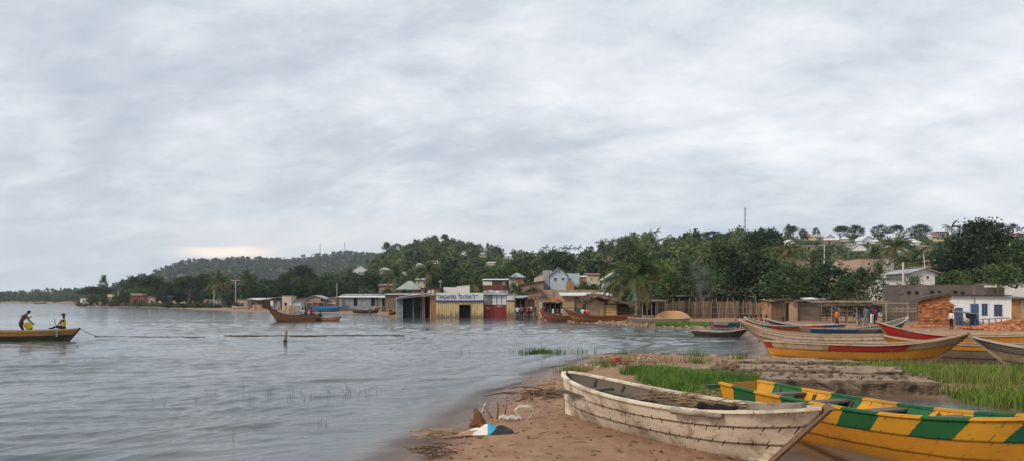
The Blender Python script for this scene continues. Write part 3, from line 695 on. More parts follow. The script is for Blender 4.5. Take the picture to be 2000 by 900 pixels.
# ------------------------------------------------------------------ building materials
C_ = {
 'cream': mat('plaster_cream', (.50, .44, .34), .9, .12, 1.5, .2, dirt=(.25, .19, .13), dirt_amt=.45),
 'white': mat('plaster_white', (.66, .66, .64), .9, .08, 1.5, .2, dirt=(.36, .30, .23), dirt_amt=.4),
 'orange': mat('plaster_orange', (.37, .185, .095), .9, .15, 1.5, .2, dirt=(.25, .13, .07), dirt_amt=.4),
 'yellow': mat('plaster_pale_yellow', (.60, .52, .28), .9, .12, 1.5, .2, dirt=(.30, .22, .11), dirt_amt=.4),
 'brown': mat('brick_brown_far', (.26, .17, .12), .9, .2, 1.5, .3),
 'rose': mat('plaster_rose', (.38, .20, .17), .9, .15, 1.5, .2),
 'darkred': mat('painted_dark_red_wall', (.130, .045, .038), .85, .22, 1.2, .25, dirt=(.26, .15, .12), dirt_amt=.35),
 'pink': mat('plaster_faded_pink', (.44, .31, .25), .9, .2, 1.2, .25, dirt=(.2, .14, .1), dirt_amt=.5),
 'grey': mat('cement_block_grey', (.30, .31, .31), .92, .15, 2, .3, dirt=(.14, .13, .12), dirt_amt=.5),
 'bluegrey': mat('boards_blue_grey', (.25, .29, .33), .85, .2, 2, .3, dirt=(.1, .1, .1), dirt_amt=.5, stretch=(3, 3, .4)),
 'mudgrey': mat('mud_wall_grey', (.155, .125, .10), .95, .2, 2, .5, .04, dirt=(.27, .19, .13), dirt_amt=.45),
 'mud': mat('mud_wall_ochre', (.33, .20, .115), .95, .25, 2.5, .6, .05, dirt=(.15, .085, .05), dirt_amt=.6),
 'mudlight': mat('mud_wall_tan', (.42, .29, .185), .95, .2, 2.5, .5, .04, dirt=(.2, .13, .08), dirt_amt=.5),
 'wallbeige': mat('boundary_wall_beige', (.36, .265, .185), .93, .18, .7, .4, .04, dirt=(.13, .09, .06), dirt_amt=.6, stretch=(2.5, 1, .35)),
 'walldark': mat('boundary_wall_dark', (.135, .115, .10), .95, .22, .6, .5, .05, dirt=(.215, .18, .15), dirt_amt=.6, dirt_scale=.5),
 'lightblue': mat('plaster_light_blue', (.42, .50, .56), .9, .12, 1.5, .2, dirt=(.25, .25, .24), dirt_amt=.4),
 'void': mat('shade_black_and_cloth', (.012, .011, .010), .9, .2, 2, 0),  # near-black paints the shade in openings and interiors; also serves black cloth
 'pane': mat('dark_window_glass', (.035, .045, .055), .15, .2, 2, 0, spec=.6),
 'bluepaint': mat('door_paint_blue', (.030, .085, .215), .6, .25, 3, .2, dirt=(.08, .08, .08), dirt_amt=.5),
 'greenpaint': mat('door_paint_green', (.03, .13, .10), .65, .25, 3, .2, dirt=(.05, .05, .04), dirt_amt=.5),
}
def tinmat(name, col, rust, amt):
    m, nt, b = newmat(name); co = COORD(nt)
    n = NOISE(nt, MAPS(nt, co, (1, .4, 1)), 1.1, 7, .65); s = NOISE(nt, MAPS(nt, co, (2.5, .25, 1)), 1.4, 6, .6)
    c = MIX(nt, M(nt, 'MULTIPLY', SSTEP(nt, n, .45, .62), amt), RAMP(nt, s, [(.3, tuple(k * .72 for k in col)), (.7, col)]), rust)
    link(nt, c, b.inputs['Base Color']); b.inputs['Roughness'].default_value = .55; b.inputs['Metallic'].default_value = .15
    x, y, z = SEP(nt, co); link(nt, BUMP(nt, M(nt, 'SINE', M(nt, 'MULTIPLY', x, 30)), .4, .02), b.inputs['Normal'])
    return m
ROOFS = {'tin': tinmat('roof_tin_grey', (.40, .43, .45), (.20, .14, .10), .6), 'white': tinmat('roof_tin_bright', (.70, .72, .73), (.45, .42, .38), .4), 'red': tinmat('roof_painted_red', (.34, .07, .05), (.2, .07, .05), .4),
         'rust': tinmat('roof_tin_rusty', (.22, .12, .08), (.11, .05, .03), .7), 'teal': tinmat('roof_tin_pale_green', (.36, .43, .41), (.22, .2, .17), .5), 'dark': tinmat('roof_dark_sheet', (.055, .045, .038), (.10, .06, .04), .5)}
def plankmat(name, col, var=.35, dirt=(.07, .05, .035), scale=2.0, stretch=(6, 6, .5), amt=.55):
    return mat(name, col, .88, var, scale, .5, .02, .2, dirt, amt, 1.0, stretch)
PLANK_V = plankmat('planks_weathered_upright', (.36, .255, .17)); PLANK_H = plankmat('planks_weathered_lying', (.43, .31, .19), stretch=(.5, 6, 6))
PLANK_Y = plankmat('planks_yellow_pine', (.47, .31, .145), stretch=(.5, 6, 6)); PLANK_D = plankmat('logs_dark', (.075, .055, .042), stretch=(.5, 6, 6))
POLE = plankmat('pole_bleached', (.34, .27, .20)); POLE_D = plankmat('pole_dark', (.13, .095, .07)); POLE_W = mat('pole_pale_cement', (.52, .50, .46), .85, .12, 3, .2)
THATCH = mat('thatch_old', (.175, .130, .095), .95, .45, 4, .9, .08, dirt=(.06, .045, .035), dirt_amt=.6, stretch=(1, .25, 1))
REED = mat('reed_mat', (.31, .215, .135), .95, .4, 5, .8, .05, dirt=(.13, .085, .05), dirt_amt=.6, stretch=(6, 6, .35))

def roof_mesh(mb, kind, x0, x1, y0, y1, z, rh, t=.07):
    xm, ym = (x0 + x1) / 2, (y0 + y1) / 2
    def slab(a, b, c, d):
        lo = [Vector(p) for p in (a, b, c, d)]; up = [p + Vector((0, 0, t)) for p in lo]
        mb.add(lo + up, [(3, 2, 1, 0), (4, 5, 6, 7), (0, 1, 5, 4), (1, 2, 6, 5), (2, 3, 7, 6), (3, 0, 4, 7)])
    if kind == 'flat': slab((x0, y0, z), (x1, y0, z), (x1, y1, z), (x0, y1, z))
    elif kind == 'shed': slab((x0, y0, z), (x1, y0, z), (x1, y1, z + rh), (x0, y1, z + rh))          # low at the front
    elif kind == 'shedl': slab((x0, y0, z), (x1, y0, z + rh), (x1, y1, z + rh), (x0, y1, z))         # low at the left
    elif kind == 'shedr': slab((x0, y0, z + rh), (x1, y0, z), (x1, y1, z), (x0, y1, z + rh))
    elif kind == 'gable':                                                                             # gable to the front
        slab((x0, y0, z), (xm, y0, z + rh), (xm, y1, z + rh), (x0, y1, z)); slab((xm, y0, z + rh), (x1, y0, z), (x1, y1, z), (xm, y1, z + rh))
    elif kind == 'ridge':                                                                             # ridge along the front
        slab((x0, y0, z), (x1, y0, z), (x1, ym, z + rh), (x0, ym, z + rh)); slab((x0, ym, z + rh), (x1, ym, z + rh), (x1, y1, z), (x0, y1, z))
    elif kind == 'hip':
        k = min(.42 * (x1 - x0), .5 * (y1 - y0)); a, b = (x0 + k, ym, z + rh), (x1 - k, ym, z + rh)
        p = [(x0, y0, z), (x1, y0, z), (x1, y1, z), (x0, y1, z)]
        mb.add([Vector(q) for q in p + [a, b]], [(0, 1, 5, 4), (2, 3, 4, 5), (1, 2, 5), (3, 0, 4), (3, 2, 1, 0)])
def block(name, label, cat, p0, p1, top, bot, Y, depth, wall, roof=None, rh=0, roofm='tin', over=.25, openings=(), rz=0.0, group=None, gable_wall=True, base=None):
    """a building given by the columns and rows of its front at depth Y; openings: (name, p0, p1, row0, row1, material)"""
    xc = px((p0 + p1) / 2, Y); w_ = (p1 - p0) * Y / F; zt = zat(top, Y)
    z0 = min(zat(bot, Y), gz(xc, Y) - .05, gz(xc, Y + depth) - .05) if base is None else base
    e = empty(name, (xc, Y, z0), rz, label, cat, group); h = zt - z0; hw = w_ / 2
    wm = C_.get(wall, wall) if isinstance(wall, str) else wall
    rhm = rh * Y / F
    mb = MB(); ov = over
    if roof == 'gable' and gable_wall:
        mb.prism_y([(-hw, 0), (hw, 0), (hw, h), (0, h + rhm - .02), (-hw, h)], 0, depth)
    elif roof == 'ridge':
        poly = [(0, 0), (depth, 0), (depth, h), (depth / 2, h + rhm - .02), (0, h)]
        n = 5; vs = [(-hw, y, z) for y, z in poly] + [(hw, y, z) for y, z in poly]
        mb.add(vs, [tuple(range(n - 1, -1, -1)), tuple(range(n, 2 * n))] + [(i, (i + 1) % n, n + (i + 1) % n, n + i) for i in range(n)])
    elif roof == 'shed':
        poly = [(0, 0), (depth, 0), (depth, h + rhm - .02), (0, h - .01)]
        n = 4; vs = [(-hw, y, z) for y, z in poly] + [(hw, y, z) for y, z in poly]
        mb.add(vs, [tuple(range(n - 1, -1, -1)), tuple(range(n, 2 * n))] + [(i, (i + 1) % n, n + (i + 1) % n, n + i) for i in range(n)])
    elif roof in ('shedl', 'shedr'):
        a, b = (h - .01, h + rhm - .02) if roof == 'shedl' else (h + rhm - .02, h - .01)
        mb.prism_y([(-hw, 0), (hw, 0), (hw, b), (-hw, a)], 0, depth)
    else: mb.box((0, depth / 2, h / 2), (w_, depth, h))
    mb.build('wall', wm, e)
    if roof:
        mr = MB(); ez = -ov * .15 if roof in ('gable', 'hip', 'ridge') else 0
        roof_mesh(mr, roof, -hw - ov, hw + ov, -ov, depth + ov, h + ez + .012, rhm + (.05 if rh else 0)); mr.build('roof', ROOFS.get(roofm, roofm) if isinstance(roofm, str) else roofm, e)
    for op in openings:
        nm, a, b, r0, r1, mm = op[:6]
        xa, xb = px(a, Y) - xc, px(b, Y) - xc; za, zb = zat(r1, Y) - z0, zat(r0, Y) - z0
        za = max(za, .01)
        m_ = C_.get(mm, mm) if isinstance(mm, str) else mm
        if nm == 'window':
            f = MB(); t = min(.07, (xb - xa) * .16)
            f.box(((xa + xb) / 2, -.02, zb - t / 2), (xb - xa, .07, t)); f.box(((xa + xb) / 2, -.02, za + t / 2), (xb - xa + .04, .11, t))
            f.box((xa + t / 2, -.02, (za + zb) / 2), (t, .07, zb - za - 2 * t)); f.box((xb - t / 2, -.02, (za + zb) / 2), (t, .07, zb - za - 2 * t))
            wo = f.build('window', C_.get(op[6], op[6]) if len(op) > 6 else C_['white'], e)
            pn = MB().box(((xa + xb) / 2, -.004, (za + zb) / 2), (xb - xa - 2 * t, .02, zb - za - 2 * t)); pn.build('pane', m_, wo)
        else:
            MB().box(((xa + xb) / 2, -.02, (za + zb) / 2), (xb - xa, .06, zb - za)).build(nm, m_, e)
    return e
# ---- houses on the slopes
for (p, q, wpx, hpx, rk, rh, wm, rm, lab), (x, y, z) in zip(HILL, HPOS):
    Y = y; k = Y / F; w_ = wpx * k; d_ = max(4, w_ * .75); h_ = hpx * k; rhm = rh * k
    e = empty('hill_house', (x, Y, z - 1.0), RNG.uniform(-.35, .35), lab, 'house', 'houses on the hill slopes')
    mb = MB(); hh = h_ + 1.0; hw = w_ / 2
    if rk == 'gable': mb.prism_y([(-hw, 0), (hw, 0), (hw, hh), (0, hh + rhm - .05), (-hw, hh)], 0, d_)
    else: mb.box((0, d_ / 2, hh / 2), (w_, d_, hh))
    mb.build('wall', C_[wm], e)
    mr = MB(); roof_mesh(mr, rk, -hw - .4, hw + .4, -.4, d_ + .4, hh - .04 if rk != 'shed' else hh + .02, rhm); mr.build('roof', ROOFS[rm], e)
    n = 2 if wpx < 16 else 3
    if h_ > 1.2:
        for i in range(n):
            xx = -hw + w_ * (i + .5) / n; is_d = (i == n // 2 and n == 3)
            if is_d: MB().box((xx, -.02, 1.0 + h_ * .36), (.9, .06, h_ * .72)).build('door', C_['void'], e)
            else:
                wo = MB().box((xx, -.015, 1.0 + h_ * .55), (1.1, .05, h_ * .38)).build('window', C_['white'], e)
                MB().box((xx, -.045, 1.0 + h_ * .55), (.9, .04, h_ * .30)).build('pane', C_['pane'], wo)

# ---- town behind the waterfront
B = block
B('tin_roofed_house', 'house with grey cone roof and red walls behind the shore sheds', 'house', 777, 819, 564, 575, 182, 5, 'orange', 'hip', 17, 'teal', .5, [('window', 783, 787, 566, 569, 'pane'), ('door', 800, 803, 566, 574, 'void')])
B('town_house', 'brown house with tin roof left of the dark coconut palm', 'house', 740, 768, 557, 570, 195, 6, 'brown', 'shed', 4, 'rust', .4, [('window', 746, 750, 559, 563, 'pane')])
B('town_house', 'cream house above the container roof by the tall palm', 'house', 812, 828, 546, 560, 205, 5, 'cream', 'shed', 4, 'tin', .4, [('window', 816, 819, 549, 553, 'pane')])
B('ruined_wall', 'broken white wall behind the station sign', 'wall', 866, 892, 560, 575, 128, .4, 'white')
B('ruined_wall', 'white wall with slanting top behind the station roof', 'wall', 892, 917, 559, 575, 126, .4, 'white', 'shedl', 2, 'white', .02)
B('roof_terrace', 'dark roof terrace with blue barrels behind the containers', 'shed', 822, 856, 562, 576, 124, 4, 'brown', 'flat', 0, 'dark', .3, [('door', 836, 841, 565, 576, 'lightblue'), ('door', 843, 847, 564, 576, 'white'), ('door', 829, 833, 565, 576, 'void')])
B('red_house', 'dark red house with flat white front behind the kiosk', 'house', 945, 990, 546, 572, 138, 6, 'darkred', 'shed', 3, 'white', .3, [('shutter', 943, 961, 548, 556, 'white'), ('window', 982, 986, 549, 555, 'pane')])
B('tin_roofed_house', 'brick house with wide grey hipped roof right of the dark red house', 'house', 997, 1023, 540, 556, 172, 6, 'orange', 'hip', 9, 'teal', .5, [('window', 1003, 1007, 543, 547, 'pane')])
B('town_house', 'low house with pale roof below the hipped grey roof', 'house', 994, 1012, 549, 560, 150, 5, 'cream', 'shedr', 6, 'teal', .3)
B('town_house', 'brown walled house with a bare gable left of the grey house', 'house', 1015, 1062, 556, 575, 143, 6, 'brown', 'shedl', 8, 'rust', .3, [('window', 1028, 1032, 560, 564, 'pane')])
gh = B('gabled_house', 'tall grey cement house with a white gable above the beige wall', 'house', 1075, 1108, 538, 565, 146, 8, 'lightblue', 'gable', 16, 'tin', .3, [('window', 1081, 1088, 541, 548, 'pane'), ('window', 1096, 1103, 541, 547, 'pane'), ('window', 1086, 1089, 527, 532, 'void'), ('window', 1091, 1094, 527, 532, 'void')])
B('house_annex', 'grey cement block annex with a narrow door left of the white gable', 'house', 1062, 1078, 527, 566, 147.5, 7, 'grey', None, 0, 'tin', .1, [('door', 1073, 1077, 542, 552, 'void')])
B('house_annex', 'low grey wing right of the white gable', 'house', 1108, 1132, 533, 563, 149, 7, 'lightblue', None, 0, 'tin', .1, [('window', 1112, 1115, 541, 547, 'pane')])
B('town_house', 'cream side house with slanting top left of the grey house', 'house', 1045, 1062, 541, 562, 150, 6, 'cream', 'shedl', 9, 'rust', .1)
B('garden_wall', 'short orange brick wall below the grey house', 'wall', 1106, 1121, 550, 568, 138, .5, 'orange')
B('town_house', 'small house with orange top right of the grey house', 'house', 1148, 1172, 536, 560, 165, 5, 'cream', 'shed', 4, ROOFS['red'], .3, [('window', 1153, 1157, 541, 546, 'pane')])
B('town_house', 'orange and white house beside the low grey wing', 'house', 1132, 1146, 540, 562, 155, 5, 'orange', 'shed', 3, 'white', .2)
B('blue_house', 'light blue house with pale roof left of the coconut palm', 'house', 1182, 1216, 545, 572, 140, 6, 'lightblue', 'gable', 14, 'white', .4, [('window', 1190, 1195, 549, 556, 'pane'), ('window', 1203, 1208, 549, 556, 'pane')])
B('boundary_wall', 'long stained beige wall above the market stalls', 'wall', 1056, 1170, 565, 592, 121, .45, 'wallbeige')
B('boundary_wall', 'dark mossy wall continuing right of the beige wall', 'wall', 1170, 1206, 567, 592, 122, .45, 'walldark')
B('town_house', 'rust roofed hut left of the beige wall end', 'hut', 1032, 1057, 572, 590, 118, 5, 'brown', 'shedl', 6, 'rust', .2)
# right hand slope
B('large_house', 'large beige house with white end wall among the palms', 'house', 1682, 1728, 503, 545, 142, 8, 'pink', 'flat', 0, 'rust', .15, [('window', 1694, 1700, 511, 518, 'void'), ('window', 1712, 1718, 511, 518, 'void')])
B('large_house', 'white washed house end against the beige house', 'house', 1728.5, 1746, 504, 545, 141, 8, 'white', 'flat', 0, 'tin', .1, [('window', 1734, 1739, 510, 516, 'pane')])
B('town_house', 'house with orange roof left of the large beige house', 'house', 1645, 1668, 514, 535, 150, 6, 'cream', 'ridge', 9, ROOFS['red'], .3, [('window', 1651, 1655, 517, 521, 'pane')])
B('white_gabled_house', 'white house with low wide gable behind the grey wall', 'house', 1780, 1826, 532, 565, 104, 7, 'white', 'gable', 9, 'tin', .6, [('window', 1788, 1795, 537, 545, 'pane'), ('window', 1808, 1815, 537, 545, 'pane')])
B('town_house', 'cream house with flat top left of the huge round tree', 'house', 1818, 1862, 522, 555, 116, 6, 'cream', 'shed', 3, 'tin', .3, [('window', 1830, 1835, 527, 533, 'pane')])
B('town_house', 'brown roofed house with verandah left of the huge round tree', 'house', 1812, 1850, 512, 530, 135, 6, 'pink', 'shedl', 8, 'rust', .5, [('window', 1828, 1833, 515, 520, 'pane')])
B('town_house', 'low white walled house above the thatched stall', 'house', 1733, 1762, 543, 565, 99, 5, 'white', 'shed', 2, 'dark', .3)
B('town_house', 'white house showing through the leaves behind the yellow house', 'house', 1955, 2012, 553, 580, 90, 5, 'white', 'flat', 0, 'tin', .2)
B('town_house', 'rust roofed house at the right edge below the round tree', 'house', 1968, 2010, 512, 540, 118, 6, 'pink', 'shed', 3, 'rust', .4)
B('town_house', 'tan hut half hidden behind the yellowing palm', 'hut', 1556, 1582, 505, 530, 165, 5, 'pink', 'shedl', 4, 'rust', .2)
# ---- long dark wall at the back of the landing
lw = B('boundary_wall', 'long dark grey compound wall behind the thatched stall', 'wall', 1728, 1922, 557, 625, 78, .5, 'walldark')
zb = lw.location.z; xc = lw.location.x
for i in range(9):
    mb = MB(); a = px(1760 + i * 15, 78) - xc; zz = zat(570 + RNG.uniform(-1, 1.5), 78) - zb
    mb.box((a, -.03, zz), (.34, .08, .26)); mb.build('vent_block', C_['void'] if i % 3 else C_['mudgrey'], lw)
mb = MB()
for i in range(40):
    a = px(1729 + i * 4.85, 78) - xc; mb.box((a, .25, zat(557, 78) - zb + .03), (.26, .54, .07 + RNG.uniform(0, .06)))
mb.build('coping', C_['mudgrey'], lw)
B('boundary_wall', 'lower dark wall end right of the long grey wall', 'wall', 1922.5, 1962, 560, 625, 80, .5, 'walldark')

# ---- the station on the water
Y = 102; S = Y / F
def ribbed(w_, h_, n, dep=.06):
    """vertical trapezoid ribs facing -y, from x 0..w"""
    mb = MB(); prof = []
    for i in range(n):
        a = w_ * i / n; s = w_ / n
        prof += [(a, 0), (a + s * .35, 0), (a + s * .5, -dep), (a + s * .85, -dep)]
    prof.append((w_, 0)); vs = []; fs = []
    for x, y in prof: vs += [(x, y, 0), (x, y, h_)]
    for i in range(len(prof) - 1): fs.append((2 * i, 2 * i + 2, 2 * i + 3, 2 * i + 1))
    return mb.add(vs, fs)
def stationwall():
    m, nt, b = newmat('station_wall_yellow_stained'); co = COORD(nt); x, y, z = SEP(nt, co)
    n = NOISE(nt, co, 1.2, 7, .65); run = NOISE(nt, MAPS(nt, co, (3.4, 1, .12)), 1.3, 5, .6)
    c = RAMP(nt, n, [(.3, (.47, .365, .165)), (.7, (.58, .46, .23))])
    line = M(nt, 'ADD', .55, M(nt, 'MULTIPLY', M(nt, 'SUBTRACT', run, .42), 3.2))
    st = M(nt, 'SUBTRACT', 1.0, SSTEP(nt, M(nt, 'SUBTRACT', z, line), -.10, .25))
    c = MIX(nt, M(nt, 'MULTIPLY', st, .85), c, (.16, .11, .075)); c = MIX(nt, M(nt, 'MULTIPLY', SSTEP(nt, NOISE(nt, co, .8, 6), .56, .66), .35), c, (.33, .24, .14))
    link(nt, c, b.inputs['Base Color']); b.inputs['Roughness'].default_value = .75; return m
ST_Y = stationwall()
ST_W = mat('station_sign_white', (.60, .62, .64), .7, .08, 2, .1, dirt=(.40, .36, .32), dirt_amt=.4); ST_B = mat('station_band_blue', (.030, .060, .230), .6, .15, 3, .1)
INK = mat('sign_lettering_dark', (.035, .04, .055), .7, .2, 3, 0); REDP = mat('kiosk_red_paint', (.235, .022, .028), .6, .2, 2, .2, dirt=(.10, .05, .04), dirt_amt=.5)
x0, x1 = px(852, Y), px(944, Y); w_ = x1 - x0; e = empty('lake_station', (x0, Y, -.35), 0, 'yellow corrugated station building with white sign board standing in the water', 'building')
zt, zb1, zb2 = zat(571, Y) + .35, zat(585.3, Y) + .35, zat(588.5, Y) + .35
da, db, dz_ = px(897, Y) - x0, px(919, Y) - x0, zat(594, Y) + .35
mb = ribbed(da, zb1 - .02, 11); mb.build('wall', ST_Y, e)
mb = MB(); mb.v = []; r = ribbed(px(933, Y) - x0 - db, zb1 - .02, 3); r.v = [(a + db, b, c) for a, b, c in r.v]; r.build('wall', ST_Y, e)
MB().box(((px(933, Y) - x0 + w_) / 2, .05, (zb1 - .02) / 2), (w_ - (px(933, Y) - x0), .12, zb1 - .02)).build('wall', ST_Y, e)
MB().box(((da + db) / 2, .0, (dz_ + zb1) / 2), (db - da, .08, zb1 - dz_)).build('lintel', ST_Y, e)
MB().box((w_ / 2, 3.0, zb1 / 2), (w_ - .05, .1, zb1)).build('wall', ST_Y, e)
for xx in (.05, w_ - .05): MB().box((xx, 1.6, zb1 / 2), (.1, 2.9, zb1)).build('wall', ST_Y, e)
MB().box((w_ / 2, 0, (zb2 + zb1) / 2 - .01), (w_ + .04, .26, zb1 - zb2 + .02)).build('painted_band', ST_B, e)
sb = MB().box((w_ / 2, 0, (zt + zb1) / 2 + .01), (w_, .20, zt - zb1)).build('sign_board', ST_W, e)
MB().box((w_ / 2, 1.55, zb1 + .1), (w_ - .1, 3.0, .08)).build('roof', ROOFS['tin'], e)
MB().box(((da + db) / 2, .55, dz_ / 2), (db - da - .02, .05, dz_ - .02)).build('door', C_['void'], e)  # black panel painting the unlit inside of the open doorway
fr = MB(); fr.box((da, -.06, dz_ / 2), (.09, .12, dz_)); fr.box((db, -.06, dz_ / 2), (.09, .12, dz_)); fr.box(((da + db) / 2, -.06, dz_), (db - da + .16, .12, .09)); fr.build('door_frame', POLE_D, e)
mb = MB()
for i in range(24): mb.box((.3 + i * .235, -.085, zb2 - .16 - (i % 3) * .012), (.10, .03, .07))
mb.build('trim', POLE_D, e)
def lettering(txt, width, height, m, parent, loc, name='lettering', thick=.014):
    cu = bpy.data.curves.new(name, 'FONT'); cu.body = txt; cu.size = 1; cu.offset = thick; cu.extrude = .01; cu.space_character = 1.08
    t = bpy.data.objects.new(name, cu); COL.objects.link(t); dg = bpy.context.evaluated_depsgraph_get(); me = bpy.data.meshes.new_from_object(t.evaluated_get(dg))
    bpy.data.objects.remove(t); n = len(me.vertices); co = np.empty(n * 3, np.float32); me.vertices.foreach_get('co', co); co = co.reshape(-1, 3)
    mn, mxx = co.min(0), co.max(0); co = (co - mn) / np.maximum(mxx - mn, 1e-6)
    P_ = np.stack([co[:, 0] * width, -.012 + co[:, 2] * -.012, co[:, 1] * height], 1); me.vertices.foreach_set('co', P_.astype(np.float32).ravel()); me.update()
    me.materials.clear(); me.materials.append(m); return obj(name, me, parent, loc=loc)
lettering('TANGANYIKA', px(892, Y) - px(855, Y), .56, INK, e, (px(855, Y) - x0, -.105, zat(583.2, Y) + .35))
lettering('STATION', px(920.5, Y) - px(897, Y), .50, INK, e, (px(897, Y) - x0, -.105, zat(582.6, Y) + .35))
mb = MB(); mb.box((px(926, Y) - x0, -.115, zat(579, Y) + .35), (.12, .02, .62)); mb.box((px(924.5, Y) - x0, -.115, zat(574.8, Y) + .35), (.36, .02, .07)); mb.box((px(932, Y) - x0, -.115, zat(576, Y) + .35), (.30, .02, .12)); mb.bar((px(895.5, Y) - x0, -.12, zat(577.5, Y) + .35), (px(897.5, Y) - x0, -.12, zat(571, Y) + .35), .05); mb.build('painted_mark', INK, e)
# kiosk gate and its pillar
e = empty('red_kiosk', (px(944.5, Y), Y + .8, -.05), 0, 'red and white kiosk with closed gate right of the station sign', 'kiosk'); k = Y + .8
w_ = px(989, k) - px(944.5, k); zr, zt = zat(594, k) + .05, zat(575, k) + .05
for i in range(2): MB().box((w_ * (.25 + .5 * i), 0, zr / 2), (w_ / 2 - .03, .10, zr)).build('gate_panel', REDP, e)
MB().box((w_ * .18, .08, (zr + zt) / 2), (w_ * .34, .06, zt - zr)).build('counter_opening', C_['grey'], e)
for i in range(3): MB().box((w_ * (.46 + .215 * i), 0, (zr + zt) / 2 + .01), (w_ * .205, .09, zt - zr)).build('panel', ST_W, e)
for i in range(4): MB().box((w_ * (.35 + .2165 * i), -.03, zt / 2 + .02), (.06, .13, zt)).build('post', POLE_D if i < 3 else REDP, e)
MB().box((w_ / 2, 1.6, zt / 2), (w_, .1, zt)).build('back_wall', C_['grey'], e)
mb = MB(); roof_mesh(mb, 'shed', -.1, w_ + .2, -.4, 2.2, zt + .02, .5); mb.build('roof', ROOFS['tin'], e)
for i in range(6):
    mb = MB(); a = RNG.uniform(0, w_ - .8); mb.box((a + .5, .6 + RNG.uniform(-.4, .8), zt + .42 + RNG.uniform(0, .15)), (1.3, .6, .03), Euler((RNG.uniform(.0, .4), RNG.uniform(-.18, .22), RNG.uniform(-.3, .3))).to_matrix()); mb.build('loose_sheet', ROOFS[('white', 'tin', 'rust')[i % 3]], e)
mb = MB(); mb.bar((.25, -.06, zat(599.5, k) + .05), (.85, -.06, zat(601.3, k) + .05), .02, .07); mb.build('painted_mark', ST_W, e)
mb = MB()
for i in range(7): mb.box((px(972 + i * 1.55, k) - px(944.5, k), -.065, zat(597.2, k) + .05), (.065, .02, .11 + .03 * (i % 2)))
mb.build('painted_mark', ST_W, e)
e = empty('pillar_hut', (px(989.5, Y), Y + .5, -.1), 0, 'narrow hut in yellow with blue band and white top beside the kiosk', 'hut'); k = Y + .5
w_ = px(1005, k) - px(989.5, k); a, b, c = zat(588.5, k) + .1, zat(585.3, k) + .1, zat(574, k) + .1
MB().box((w_ / 2, 1.2, a / 2), (w_, 2.4, a)).build('wall', ST_Y, e); MB().box((w_ / 2, 1.2, (a + b) / 2), (w_ + .03, 2.43, b - a)).build('painted_band', ST_B, e)
MB().box((w_ / 2, 1.2, (b + c) / 2), (w_, 2.4, c - b)).build('sign_board', ST_W, e); MB().box((w_ / 2, 1.2, c + .04), (w_ + .2, 2.7, .06)).build('roof', ROOFS['tin'], e)
# shipping containers left of the sign
CB = mat('container_blue_grey', (.20, .25, .28), .6, .25, 1.5, .2, dirt=(.12, .08, .06), dirt_amt=.6); CO = mat('container_rust_orange', (.46, .235, .11), .65, .25, 1.5, .3, dirt=(.17, .07, .04), dirt_amt=.7, stretch=(3, 3, .4)); CD = mat('container_inside_shade', (.045, .05, .052), .8, .3, 1.5, .2)  # last tone is the blue grey darkened, painting shade inside the container
def container(p0, p1, top, Y, depth, name, label, m, open_from=None, n=7):
    x0 = px(p0, Y); w_ = px(p1, Y) - x0; h = zat(top, Y) + .5; e = empty(name, (x0, Y, -.5), 0, label, 'container')
    if open_from is None: ribbed(w_, h, n, .09).build('front', m, e)
    else:
        k = px(open_from, Y) - x0
        g = MB()
        for i in range(4): g.box((k / 2, -.03, .5 + (h - .55) * (i + .5) / 4), (k - .10, .05, (h - .55) / 4 - .06))
        g.build('front', m, e)
        for xx in (.03, k / 2, k - .03): MB().box((xx, -.04, h / 2), (.07, .12, h)).build('door_bar', POLE_W if xx < .1 else CB, e)
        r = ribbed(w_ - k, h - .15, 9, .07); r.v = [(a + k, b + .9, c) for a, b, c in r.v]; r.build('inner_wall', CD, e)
        for xx in (px(807, Y) - x0, px(822, Y) - x0): MB().box((xx, .1, h / 2), (.10, .10, h)).build('post', POLE_D if xx > 2.8 else CB, e)
    MB().box((w_ / 2, depth, h / 2), (w_, .1, h)).build('back', m, e); MB().box((.05, depth / 2, h / 2), (.1, depth, h)).build('side', m, e); MB().box((w_ - .05, depth / 2, h / 2), (.1, depth, h)).build('side', m, e)
    MB().box((w_ / 2, depth / 2, h + .03), (w_ + .04, depth + .1, .06)).build('top', m, e)
    return e
container(774, 826, 580, 103, 2.6, 'shipping_container', 'blue grey container standing open in the water, leftmost of the station', CB, 787)
MB_ = container(838.5, 852, 578, 102.3, 2.4, 'rust_orange_container', 'rust orange container end between the open container and the yellow wall', CO, None, 4)
e = empty('dark_passage', (px(826.3, 103), 103.2, -.5), 0, 'dark passage with orange post between the two containers', 'passage'); w_ = px(838.3, 103) - px(826.3, 103)
MB().box((w_ / 2, 2, 1.7), (w_, .1, 3.4)).build('back', CD, e); MB().box((.12, 0, 1.6), (.18, .14, 3.2)).build('post', CO, e); MB().box((w_ * .55, 1.6, 1.6), (.12, .1, 3.2)).build('post', POLE_D, e)  # back panel coloured dark for the shade in the gap
e = empty('container_roof', (px(772, 102), 101.7, zat(583.5, 102)), 0, 'sloping patched tin roof laid over the containers', 'roof')
mb = MB(); roof_mesh(mb, 'shedl', 0, px(853, 102) - px(772, 102) - .05, 0, 3.3, 0, .66); mb.build('sheet', ROOFS['tin'], e)
mb = MB(); roof_mesh(mb, 'shedl', .3, px(846, 102) - px(772, 102), 1.2, 4.2, .28, .62); mb.build('sheet', ROOFS['white'], e)
for i in range(7): MB().box((.6 + i * .78, .3 + RNG.uniform(0, 1.4), .17 + .12 * i), (.5, .16, .10), Euler((0, -.12, RNG.uniform(-.6, .6))).to_matrix()).build('weight_plank', POLE_D, e)

